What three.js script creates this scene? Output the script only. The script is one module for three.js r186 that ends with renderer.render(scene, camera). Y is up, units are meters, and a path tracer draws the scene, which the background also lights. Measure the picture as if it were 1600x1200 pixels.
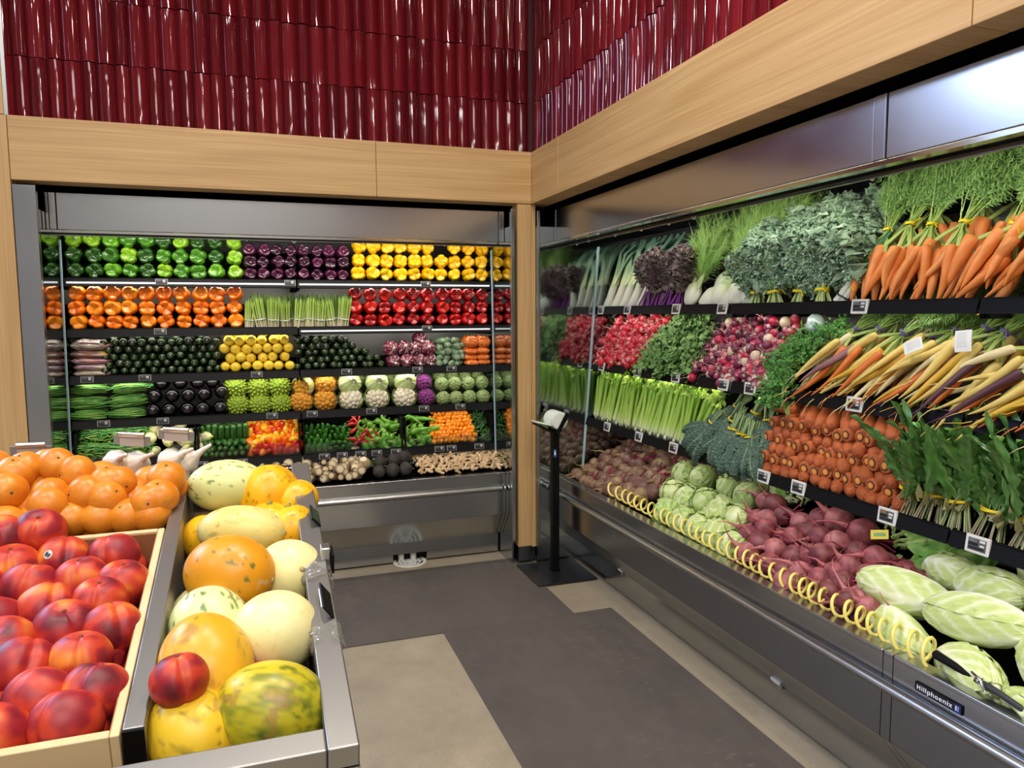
import * as THREE from 'three';
import { mergeGeometries } from 'three/addons/utils/BufferGeometryUtils.js';
import { RoundedBoxGeometry } from 'three/addons/geometries/RoundedBoxGeometry.js';
import { RectAreaLightUniformsLib } from 'three/addons/lights/RectAreaLightUniformsLib.js';
import { ImprovedNoise } from 'three/addons/math/ImprovedNoise.js';
RectAreaLightUniformsLib.init();

// ---------------------------------------------------------------- camera, light, exposure
const scene = new THREE.Scene();
scene.background = new THREE.Color(0.35, 0.38, 0.42);
const camera = new THREE.PerspectiveCamera(55.32, 1600 / 1200, 0.05, 60);
camera.position.set(-1.515, 1.5, 4.013);
camera.rotation.set(-0.095766, -0.33353, -0.0050412, 'YXZ');
camera.updateMatrixWorld(true);
const renderer = new THREE.WebGLRenderer({ antialias: true });
renderer.toneMapping = THREE.LinearToneMapping;
renderer.toneMappingExposure = 1.0;
renderer.shadowMap.enabled = true;
const CEIL = 4.2;                       // ceiling height
// [x, z, length along x, length along z, intensity, colour]
const CEILING_LAMPS = [
  [-2.7, 2.7, 0.2, 0.2, 330, '#fff8f0'], [-1.35, 2.1, 0.2, 0.2, 330, '#fff5e8'], [-0.45, 3.0, 0.2, 0.2, 330, '#fff0dc'],
  [-2.3, 5.0, 0.2, 0.2, 330, '#fff8f0'], [-0.8, 5.4, 0.2, 0.2, 330, '#fff8f0'], [-4.3, 3.8, 0.2, 0.2, 330, '#f4f6ff'],
  [-2.0, 6.8, 3.0, 1.2, 7, '#fff8f0'], [-5.7, -1.9, 2.4, 4.6, 13, '#bcd2ff'],
];
const CASE_LAMP = 40, SHELF_LAMP = 4;   // intensities of the strip lamps in the display cases

// ---------------------------------------------------------------- helpers
const TAU = Math.PI * 2;
function rng(a) { return () => { a |= 0; a = a + 0x6D2B79F5 | 0; let t = Math.imul(a ^ a >>> 15, 1 | a); t = t + Math.imul(t ^ t >>> 7, 61 | t) ^ t; return ((t ^ t >>> 14) >>> 0) / 4294967296; }; }
let R = rng(7);
const rr = (a, b) => a + (b - a) * R(), pick = a => a[Math.floor(R() * a.length)];
const lerp = (a, b, t) => a + (b - a) * t, clamp = (x, a = 0, b = 1) => Math.min(b, Math.max(a, x));
const ss = (a, b, x) => { const t = clamp((x - a) / (b - a)); return t * t * (3 - 2 * t); };
const NZ = new ImprovedNoise(), n3 = (x, y, z) => NZ.noise(x, y, z);
const fbm = (x, y, z) => n3(x, y, z) * 0.6 + n3(2 * x + 7.1, 2 * y, 2 * z) * 0.3 + n3(4 * x, 4 * y + 3.3, 4 * z) * 0.15;
const C = h => { const k = new THREE.Color(h); return [k.r, k.g, k.b]; };
const mix = (a, b, t) => [lerp(a[0], b[0], t), lerp(a[1], b[1], t), lerp(a[2], b[2], t)];
const V = (x, y, z) => new THREE.Vector3(x, y, z);

// a surface over a grid: f(i/nu, j/nv) gives [x, y, z, colour]; p0/p1 say that the first/last row is one point
function grid(nu, nv, f, { wrap = true, p0 = true, p1 = true } = {}) {
  const P = [], K = [], I = [], rows = [];
  for (let j = 0; j <= nv; j++) {
    const one = (j === 0 && p0) || (j === nv && p1), n = one ? 1 : wrap ? nu : nu + 1, row = [];
    for (let i = 0; i < n; i++) { const o = f(i / nu, j / nv); row.push(P.length / 3); P.push(o[0], o[1], o[2]); const k = o[3] || [1, 1, 1]; K.push(k[0], k[1], k[2]); }
    rows.push(row);
  }
  for (let j = 0; j < nv; j++) for (let i = 0; i < nu; i++) {
    const A = rows[j], B = rows[j + 1], a = A[i % A.length], b = A[(i + 1) % A.length], c = B[i % B.length], d = B[(i + 1) % B.length];
    if (A.length > 1) I.push(a, c, b);
    if (B.length > 1) I.push(b, c, d);
  }
  if (wrap) {
    let v = 0;
    for (let k = 0; k < I.length; k += 3) {
      const [a, b, c] = [I[k] * 3, I[k + 1] * 3, I[k + 2] * 3];
      v += P[a] * (P[b + 1] * P[c + 2] - P[b + 2] * P[c + 1]) + P[a + 1] * (P[b + 2] * P[c] - P[b] * P[c + 2]) + P[a + 2] * (P[b] * P[c + 1] - P[b + 1] * P[c]);
    }
    if (v < 0) for (let k = 0; k < I.length; k += 3) { const t = I[k]; I[k] = I[k + 1]; I[k + 1] = t; }
  }
  const g = new THREE.BufferGeometry();
  g.setAttribute('position', new THREE.Float32BufferAttribute(P, 3));
  g.setAttribute('color', new THREE.Float32BufferAttribute(K, 3));
  g.setIndex(I); g.computeVertexNormals();
  return g;
}
// a round body along z, +z first: prof = [[z, r], ...] from tip to tip
function body(nu, nv, prof, col, warp) {
  const n = prof.length - 1;
  const at = t => { const s = t * n, k = Math.min(n - 1, Math.floor(s)), u = s - k, p0 = prof[Math.max(0, k - 1)], p1 = prof[k], p2 = prof[k + 1], p3 = prof[Math.min(n, k + 2)];
    const cr = q => 0.5 * (2 * p1[q] + (p2[q] - p0[q]) * u + (2 * p0[q] - 5 * p1[q] + 4 * p2[q] - p3[q]) * u * u + (3 * p1[q] - p0[q] - 3 * p2[q] + p3[q]) * u * u * u); return [cr(0), Math.max(0, cr(1))]; };
  return grid(nu, nv, (a, t) => {
    let [z, r] = at(t); const w = a * TAU; let p = [Math.cos(w) * r, Math.sin(w) * r, z];
    if (warp) p = warp(p, w, t, r);
    return [p[0], p[1], p[2], col ? col(w, t, p) : [1, 1, 1]];
  });
}
// an egg-like body along z with half length h and radius r
const egg = (nu, nv, r, h, col, warp) => grid(nu, nv, (a, t) => {
  const w = a * TAU, f = t * Math.PI; let p = [Math.cos(w) * Math.sin(f) * r, Math.sin(w) * Math.sin(f) * r, Math.cos(f) * h];
  if (warp) p = warp(p, w, t); return [...p, col ? col(w, t, p) : [1, 1, 1]];
});
// a tube along points (arrays) with one radius or one radius per point
function tube(pts, rad, seg = 5, col = [1, 1, 1], flat = 1) {
  const n = pts.length - 1, P = pts.map(p => V(...p)), T = P.map((p, i) => P[Math.min(n, i + 1)].clone().sub(P[Math.max(0, i - 1)]).normalize());
  let up = Math.abs(T[0].y) > 0.9 ? V(1, 0, 0) : V(0, 1, 0);
  const F = T.map(t => { const x = V().crossVectors(up, t).normalize(), y = V().crossVectors(t, x); up = y; return [x, y]; });
  return grid(seg, n + 2, (a, t) => {
    const j = Math.round(t * (n + 2)), i = clamp(j - 1, 0, n), r = j === 0 || j === n + 2 ? 0 : (Array.isArray(rad) ? rad[i] : rad), w = a * TAU;
    const p = P[i], [x, y] = F[i], c = Math.cos(w) * r, s = Math.sin(w) * r * flat;
    return [p.x + x.x * c + y.x * s, p.y + x.y * c + y.y * s, p.z + x.z * c + y.z * s, typeof col === 'function' ? col(i / n, w) : col];
  });
}
// a leaf or strip along its spine: spine(t) -> [x,y,z], half width w(t), side direction sd, crease/ruffle z(s,t)
function blade(nu, nv, spine, w, lift, col, side) {
  return grid(nu, nv, (u, t) => {
    const s = u * 2 - 1, p = spine(t), d = side ? side(t) : [1, 0, 0], l = lift ? lift(s, t) : [0, 0, 0], k = w(t) * s;
    return [p[0] + d[0] * k + l[0], p[1] + d[1] * k + l[1], p[2] + d[2] * k + l[2], col(s, t)];
  }, { wrap: false, p0: false, p1: false });
}
const E = new THREE.Euler(), M4 = new THREE.Matrix4(), Q = new THREE.Quaternion();
function xf(g, p = [0, 0, 0], r = [0, 0, 0], s = 1) {
  const k = g.clone(); M4.compose(V(...p), Q.setFromEuler(E.set(r[0], r[1], r[2], 'YXZ')), Array.isArray(s) ? V(...s) : V(s, s, s)); k.applyMatrix4(M4); return k;
}
const G = l => mergeGeometries(l);
// boxes in world metres, with uv in metres
function metreUV(g) {
  const p = g.attributes.position, n = g.attributes.normal, uv = [];
  for (let i = 0; i < p.count; i++) {
    const a = [Math.abs(n.getX(i)), Math.abs(n.getY(i)), Math.abs(n.getZ(i))], x = p.getX(i), y = p.getY(i), z = p.getZ(i);
    if (a[0] >= a[1] && a[0] >= a[2]) uv.push(z, y); else if (a[1] >= a[2]) uv.push(x, z); else uv.push(x, y);
  }
  g.setAttribute('uv', new THREE.Float32BufferAttribute(uv, 2)); return g;
}
function bx(x0, x1, y0, y1, z0, z1, r = 0) {
  const g = r ? new RoundedBoxGeometry(x1 - x0, y1 - y0, z1 - z0, 2, r) : new THREE.BoxGeometry(x1 - x0, y1 - y0, z1 - z0);
  g.translate((x0 + x1) / 2, (y0 + y1) / 2, (z0 + z1) / 2);
  return metreUV(g.index ? g.toNonIndexed() : g);
}
// a prism: outline [[a, b], ...] pulled along the third axis ('x' or 'z')
function prism(outline, axis, from, to) {
  const s = new THREE.Shape(outline.map(q => new THREE.Vector2(q[0], q[1])));
  const g = new THREE.ExtrudeGeometry(s, { depth: to - from, bevelEnabled: false });
  g.translate(0, 0, from);
  if (axis === 'x') { const p = g.attributes.position, n = g.attributes.normal; for (let i = 0; i < p.count; i++) { const [a, b, c] = [p.getX(i), p.getY(i), p.getZ(i)]; p.setXYZ(i, c, b, a); const [d, e, f] = [n.getX(i), n.getY(i), n.getZ(i)]; n.setXYZ(i, f, e, d); }
    for (const at of Object.values(g.attributes)) for (let i = 0; i < at.count; i += 3) for (let k = 0; k < at.itemSize; k++) { const j = (i + 1) * at.itemSize + k, l = (i + 2) * at.itemSize + k, t = at.array[j]; at.array[j] = at.array[l]; at.array[l] = t; } }
  return metreUV(g);
}

const usedNames = {};
function numbered(n) { const k = usedNames[n] = (usedNames[n] ?? -1) + 1; return k ? `${n}_${String(k).padStart(3, '0')}` : n; }
function tag(o, label, category, group) { o.userData.label = label; o.userData.category = category; if (group) o.userData.group = group; return o; }
function thing(name, label, category, pos = [0, 0, 0], group) { const o = new THREE.Group(); o.name = numbered(name); scene.add(o); o.position.set(...pos); return tag(o, label, category, group); }
function part(name, g, m, parent, label) { const o = new THREE.Mesh(g, m); o.name = name; parent.add(o); if (label) o.userData.label = label; return o; }
// the same for geometry made in world metres: the mesh is shifted so that its thing keeps its base as origin
function wpart(name, g, m, parent, label) { const o = part(name, g, m, parent, label); for (let a = parent; a; a = a.parent) if (a !== scene) { o.position.sub(a.position); } return o; }
function struct(name, g, m) { const o = new THREE.Mesh(g, m); o.name = name; o.userData.kind = 'structure'; scene.add(o); return o; }
function proto(name, g, m) { const o = new THREE.Mesh(g, m); o.name = name; return o; }
function group(name, ...parts) { const o = new THREE.Group(); o.name = name; for (const [n, g, m, kind] of parts) { const p = part(n, g, m, o); if (kind) p.userData.kind = kind; } return o; }
// frames: a shelf front of the back case (A), of the right case (B), the sloping wells and the sloping stand
const frame = (o, q, f) => ({ at: f, q });
const QA = new THREE.Quaternion(), QB = new THREE.Quaternion().setFromEuler(new THREE.Euler(0, -Math.PI / 2, 0));
const FA = { at: (u, h, d) => V(u, h, -d), q: QA }, FB = { at: (u, h, d) => V(d, h, u), q: QB };
const ang = 27 * Math.PI / 180, FW = { at: (z, s, n) => V(0.285 + s * Math.cos(ang) - n * Math.sin(ang), 0.508 + s * Math.sin(ang) + n * Math.cos(ang), z - 0.05 * (4.013 - z)), q: QB };
const TILT = 0.2138, SP0 = V(-1.4055, 0.93, 3.071), FS = { at: (u, v, n) => V(SP0.x + u, SP0.y + v * Math.sin(TILT) + n * Math.cos(TILT), SP0.z - v * Math.cos(TILT) + n * Math.sin(TILT)), q: new THREE.Quaternion().setFromEuler(new THREE.Euler(TILT, 0, 0)) };
function spawn(p, name, F, u, h, d, rot = [0, 0, 0], s = 1) {
  const o = p.clone(); o.name = numbered(name); scene.add(o);
  o.position.copy(F.at(u, h, d)); o.quaternion.copy(F.q).multiply(new THREE.Quaternion().setFromEuler(new THREE.Euler(rot[0], rot[1], rot[2], 'YXZ')));
  if (Array.isArray(s)) o.scale.set(...s); else o.scale.setScalar(s);
  return o;
}
const ORD = 'zeroth first second third fourth fifth sixth seventh eighth ninth tenth eleventh twelfth thirteenth fourteenth fifteenth sixteenth seventeenth eighteenth nineteenth twentieth'.split(' ');
const ord = n => n <= 20 ? ORD[n] : n < 30 ? 'twenty-' + ORD[n - 20] : n === 30 ? 'thirtieth' : 'thirty-' + ORD[n - 30];
const rowName = (k, n) => n === 1 ? 'only' : k === 0 ? 'top' : k === n - 1 ? 'bottom' : n === 3 ? 'middle' : ord(k + 1);
// labels for a heap: its items sorted into rows as seen, then from the left in each row
function rowLabels(items, what, category, grp, rows) {
  const l = items.map(o => { const p = o.position.clone().project(camera); return { o, x: p.x, y: p.y }; }).sort((a, b) => b.y - a.y);
  const n = Math.min(rows, l.length), per = l.length / n;
  for (let k = 0; k < n; k++) {
    const row = l.slice(Math.round(k * per), Math.round((k + 1) * per)).sort((a, b) => a.x - b.x);
    row.forEach((e, i) => tag(e.o, n === 1 ? `${what}, ${ord(i + 1)} from the left` : `${what}, ${rowName(k, n)} row, ${ord(i + 1)} from the left`, category, grp));
  }
}

// ---------------------------------------------------------------- textures and materials
function tex(w, h, f, { srgb = true, rep = [1, 1], rot = 0 } = {}) {
  const a = new Uint8Array(w * h * 4);
  for (let y = 0; y < h; y++) for (let x = 0; x < w; x++) { const k = f(x / w, y / h, x, y), i = (y * w + x) * 4; for (let q = 0; q < 3; q++) a[i + q] = clamp(Array.isArray(k) ? k[q] : k) * 255; a[i + 3] = 255; }
  const t = new THREE.DataTexture(a, w, h); t.wrapS = t.wrapT = THREE.RepeatWrapping; t.magFilter = THREE.LinearFilter; if (srgb) t.colorSpace = THREE.SRGBColorSpace;
  t.repeat.set(...rep); t.rotation = rot; t.needsUpdate = true; return t;
}
// noise that repeats over the unit square: px, py periods
function tile(x, y, px, py, s = 0) {
  const f = (a, b) => n3(a * px + 0.37, b * py + 0.11, s + 0.5), u = x, v = y;
  return (f(u, v) * (1 - u) + f(u - 1, v) * u) * (1 - v) + (f(u, v - 1) * (1 - u) + f(u - 1, v - 1) * u) * v;
}
const srgb = h => { const n = parseInt(h.slice(1), 16); return [(n >> 16) / 255, (n >> 8 & 255) / 255, (n & 255) / 255]; };
const woodF = (x, y) => { const w = y + 0.02 * tile(x, y, 3, 2, 4), l = tile(x, w, 3, 90, 1) * 0.55 + tile(x, w, 6, 220, 2) * 0.5 + Math.abs(tile(x, w, 2, 14, 3)) * 0.9; return mix(srgb('#cfad7c'), srgb('#b48e5b'), clamp(0.35 + l * 0.9)); };
const woodT = tex(1024, 1024, woodF, { rep: [1 / 1.6, 1 / 0.8] });
const woodV = tex(1024, 1024, (x, y) => woodF(y, x), { rep: [1 / 0.8, 1 / 1.6] });
const Rt = rng(99);
const concT = tex(1024, 1024, (x, y) => { const s = Rt(), b = 0.5 * tile(x, y, 5, 5, 1) + 0.3 * tile(x, y, 17, 17, 2); let k = mix(srgb('#a89c86'), srgb('#8d826e'), clamp(0.5 + b)); if (s > 0.965) k = mix(k, srgb('#4e473b'), 0.8); else if (s < 0.05) k = mix(k, srgb('#d0c8b6'), 0.6); return k; }, { rep: [1 / 0.9, 1 / 0.9] });
const matT = tex(1024, 1024, (x, y) => { const s = Rt(), b = tile(x, y, 4, 4, 5) * 0.5 + tile(x, y, 22, 12, 6) * 0.5, f = Math.max(0, tile(x + y * 0.3, y, 30, 60, 7) - 0.28) * 0.5; return mix(mix(srgb('#4c4642'), srgb('#5d5650'), clamp(0.5 + b + (s - 0.5) * 0.7)), srgb('#8e8780'), clamp(f)); }, { rep: [1 / 1.1, 1 / 1.1] });
const steelR = tex(512, 512, (x, y) => { const k = 0.42 + 0.12 * tile(x, y, 5, 5, 3) + 0.02 * tile(x, y, 2, 160, 5); return [k, k, k]; }, { srgb: false, rep: [1 / 0.9, 1 / 0.9] });
const steelRV = tex(512, 512, (x, y) => { const k = 0.42 + 0.12 * tile(x, y, 5, 5, 3) + 0.02 * tile(x, y, 160, 2, 5); return [k, k, k]; }, { srgb: false, rep: [1 / 0.9, 1 / 0.9] });
const perfT = tex(256, 256, (x, y) => { const s = 8, u = (x * s) % 1 - 0.5, v = (y * s) % 1 - 0.5; return Math.hypot(u, v) < 0.24 ? srgb('#050505') : srgb('#3a3d42'); }, { rep: [1 / 0.14, 1 / 0.14] });
const ribT = tex(128, 16, x => { const k = (x * 8) % 1; return k < 0.45 ? srgb('#55585a') : srgb('#c9ccca'); }, { rep: [1 / 0.16, 1] });
const ST = (o) => new THREE.MeshStandardMaterial(o), PH = o => new THREE.MeshPhysicalMaterial(o);
const M = {
  wood: ST({ map: woodT, roughness: 0.5 }), woodV: ST({ map: woodV, roughness: 0.5 }),
  ply: ST({ color: '#d8bf93', roughness: 0.6 }), plyInside: ST({ color: '#9a6a45', roughness: 0.6 }),
  steel: PH({ color: '#b0b3b6', metalness: 1, roughness: 0.5, roughnessMap: steelR, anisotropy: 0.5 }),
  steelV: PH({ color: '#aeb1b4', metalness: 1, roughness: 0.5, roughnessMap: steelRV }),
  chrome: ST({ color: '#b9b9b6', metalness: 1, roughness: 0.12 }),
  rail: ST({ color: '#b9bab8', metalness: 1, roughness: 0.3 }),
  brushed: ST({ color: '#9c9c9a', metalness: 0.9, roughness: 0.4 }),
  mirror: ST({ color: '#aab2b1', metalness: 1, roughness: 0.06 }),
  edgeGlass: PH({ color: '#a8c6d2', roughness: 0.25 }),
  black: PH({ color: '#060608', roughness: 0.5, specularIntensity: 0.35 }), blackMatte: PH({ color: '#0b0c0e', roughness: 0.8, specularIntensity: 0.3 }),
  darkGrey: ST({ color: '#2b2d31', roughness: 0.5 }), whitePlastic: ST({ color: '#e3e4de', roughness: 0.4 }),
  grey: ST({ color: '#8b8c8d', roughness: 0.5 }), inner: ST({ color: '#a9aaa6', roughness: 0.35, metalness: 0.6 }),
  perf: ST({ map: perfT, roughness: 0.5 }), rib: ST({ map: ribT, roughness: 0.4 }),
  conc: ST({ map: concT, roughness: 0.42 }), mat: ST({ map: matT, roughness: 0.7 }),
  wall: ST({ color: '#b4b2ae', roughness: 0.8 }), ceil: ST({ color: '#8f8a84', roughness: 0.9 }),
  clear: PH({ color: '#eef4f4', roughness: 0.03, transmission: 1, thickness: 0, ior: 1.45 }),
  grout: ST({ color: '#4a1c20', roughness: 0.8 }),
  yellowHose: PH({ color: '#f2e27a', roughness: 0.3, clearcoat: 0.4 }),
  tie: ST({ color: '#f2d81e', roughness: 0.45 }), tieBlue: ST({ color: '#6a5fa0', roughness: 0.5 }), band: ST({ color: '#d9dfe6', roughness: 0.5 }),
  lamp: ST({ color: '#ffffff', emissive: '#fff6e8', emissiveIntensity: 4 }),
};
const vc = (o = {}) => PH({ vertexColors: true, roughness: 0.5, ...o });
const X = {
  gloss: vc({ roughness: 0.22, clearcoat: 0.5, clearcoatRoughness: 0.12 }), wax: vc({ roughness: 0.38 }), satin: vc({ roughness: 0.48 }), matte: vc({ roughness: 0.75 }),
  leaf: vc({ roughness: 0.55, side: THREE.DoubleSide }), leafGloss: vc({ roughness: 0.34, side: THREE.DoubleSide }),
  film: vc({ roughness: 0.18, clearcoat: 0.6 }),
};
const tint = (base, hex) => { const m = base.clone(); m.color.set(hex); return m; };

// ---------------------------------------------------------------- the room
struct('floor', bx(-7, 1.6, -0.12, 0, -5, 8.2), M.conc);
const ceiling = struct('ceiling', bx(-7.15, 1.6, CEIL, CEIL + 0.15, -5.15, 8.35), M.ceil);
struct('wall_left', bx(-7.15, -7, 0, CEIL, -5.15, 8.35), M.wall);
struct('wall_front', bx(-7, 1.6, 0, CEIL, 8.2, 8.35), M.wall);
struct('wall_far', bx(-7, -3.2, 0, CEIL, -5.15, -5), M.wall);
struct('wall_side', bx(-3.35, -3.2, 0, CEIL, -5, -1.15), M.wall);
const wallB = struct('wall_back', G([bx(-3.2, 1.6, 0, CEIL, -1.3, -1.15), bx(-3.2, 0.04, 2.2, CEIL, -1.15, -0.045), bx(-3.2, -2.66, 0, 2.2, -1.15, -0.045)]), M.grout);
const wallR = struct('wall_right', G([bx(1.45, 1.6, 0, CEIL, -1.15, 8.2), bx(0.04, 1.45, 2.2, CEIL, -1.15, 8.2)]), M.grout);
// glazed half-round tiles: a broad and a narrow one by turns, courses of 0.287 m
{
  const R0 = rng(5), TILE = ['#6a131d', '#60111a', '#701821', '#5a0f18'].map(h => PH({ color: h, roughness: 0.06 }));
  const shape = (w, k) => { // one tile along y, face to +z, ends slightly flared and closed
    const L = 0.283, nv = 8, nu = 10;
    const f = grid(nu, nv, (u, t) => { const a = Math.PI * (0.04 + 0.92 * u), y = (t - 0.5) * L, e = 1 + 0.05 * Math.pow(Math.abs(t * 2 - 1), 6) - 0.03 * (1 - Math.pow(t * 2 - 1, 2)) + 0.02 * Math.sin(t * 5 + k); return [-Math.cos(a) * w / 2 * 0.985, y, Math.sin(a) * w * 0.46 * e - 0.002 + 0.0004 * Math.sin(y * 24 + k * 3)]; }, { wrap: false, p0: false, p1: false });
    const end = s => grid(nu, 1, (u, t) => { const a = Math.PI * (0.04 + 0.92 * u); return [-Math.cos(a) * w / 2 * 0.985, s * L / 2, (Math.sin(a) * w * 0.46 * 1.05 - 0.002) * (s > 0 ? 1 - t : t)]; }, { wrap: false, p0: false, p1: false });
    return G([f, end(1), end(-1)]);
  };
  const wide = [0, 1, 2].map(k => shape(0.078, k)), slim = [0, 1, 2].map(k => shape(0.062, k + 0.5));
  const lay = (parent, n, place) => { for (let row = 0; row < 5; row++) for (let i = 0; i < n; i++) {
    const g = (i % 2 ? slim : wide)[Math.floor(R0() * 3)], m = TILE[Math.floor(R0() * 4)], o = part('tile', g, m, parent), y = 2.685 - 0.1435 + 0.287 * row + (i % 2 ? 0.006 : 0);
    place(o, 0.04 + i * 0.0702, y + (R0() - 0.5) * 0.004, (R0() - 0.5) * 0.008);
  } };
  lay(wallB, 37, (o, s, y, k) => { o.position.set(-0.005 - s, y, -0.045); o.rotation.z = k; });
  lay(wallR, 40, (o, s, y, k) => { o.position.set(0.04, y, -0.005 + s); o.rotation.set(k, -Math.PI / 2, 0); });
}
// timber beams in planks, posts and soffits
{
  const t1 = new THREE.Group(); t1.name = 'trim_1'; t1.userData.kind = 'structure'; scene.add(t1);
  part('plank', bx(-2.562, -0.885, 2.127, 2.417, -0.12, 0, 0.003), M.wood, t1); part('plank', bx(-0.8835, -0.001, 2.127, 2.417, -0.12, 0, 0.003), M.wood, t1);
  part('soffit', bx(-2.56, 0, 2.15, 2.2, -1.15, -0.12), M.blackMatte, t1);
  const t2 = new THREE.Group(); t2.name = 'trim_2'; t2.userData.kind = 'structure'; scene.add(t2);
  for (const [a, b] of [[-0.12, 0.391], [0.3935, 2.751], [2.7535, 5.1], [5.1025, 8.2]]) part('plank', bx(0, 0.12, 2.127, 2.417, a, b, 0.003), M.wood, t2);
  part('soffit', bx(0.12, 1.45, 2.15, 2.2, -0.12, 8.2), M.blackMatte, t2);
  const t3 = new THREE.Group(); t3.name = 'trim_3'; t3.userData.kind = 'structure'; scene.add(t3);   // corner post
  part('post', bx(-0.084, 0.001, 0.11, 2.127, -0.1, -0.008, 0.003), M.woodV, t3); part('post_return', bx(0.001, 0.03, 0.1, 2.127, -0.1, -0.016, 0.002), M.woodV, t3);
  part('shoe', G([bx(-0.084, 0.0, 0, 0.11, -0.1, -0.008), bx(0.0, 0.022, 0, 0.1, -0.1, -0.014)]), M.steelV, t3);
  const t4 = new THREE.Group(); t4.name = 'trim_4'; t4.userData.kind = 'structure'; scene.add(t4);   // left post
  part('post', bx(-3.2, -2.5645, 0, 2.417, -0.12, -0.001, 0.003), M.woodV, t4); part('upper_post', bx(-3.2, -2.572, 2.4185, CEIL, -0.12, -0.001, 0.003), M.woodV, t4);
  part('metal_edge', bx(-2.572, -2.556, 2.418, CEIL, -0.06, -0.006), M.rail, t4);
}
// floor mats and the bare patches of floor between them
tag(struct('floor_mat', bx(-3.4, -0.066, 0, 0.006, -0.128, 0.762, 0.002), M.mat), 'dark grey rubber floor mat running along the front of the back display case', 'floor mat').userData.kind = 'thing';
tag(struct('floor_mat_001', bx(-0.737, 0.14, 0, 0.006, 0.7645, 6.5, 0.002), M.mat), 'dark grey rubber floor mat along the right display case, beside the bare concrete patch', 'floor mat').userData.kind = 'thing';
// ceiling lamps
CEILING_LAMPS.forEach(([x, z, w, d, I, col], i) => {
  const big = w > 1, o = thing('ceiling_light', big ? (x < -4 ? 'large cool white luminous ceiling panel over the left aisle' : 'large soft ceiling panel behind the viewpoint') : `small square ceiling spotlight above the aisle, ${ord(i + 1)} of six`, 'ceiling light', [x, CEIL, z]);
  part('housing', bx(-w / 2 - 0.03, w / 2 + 0.03, -0.05, 0, -d / 2 - 0.03, d / 2 + 0.03), M.darkGrey, o);
  part('diffuser', bx(-w / 2, w / 2, -0.06, -0.05, -d / 2, d / 2), ST({ color: '#ffffff', emissive: col, emissiveIntensity: big ? 3 : 7 }), o);
  const l = new THREE.RectAreaLight(col, I, w, d); l.position.set(x, CEIL - 0.07, z); l.lookAt(x, 0, z); scene.add(l);
});

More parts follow.
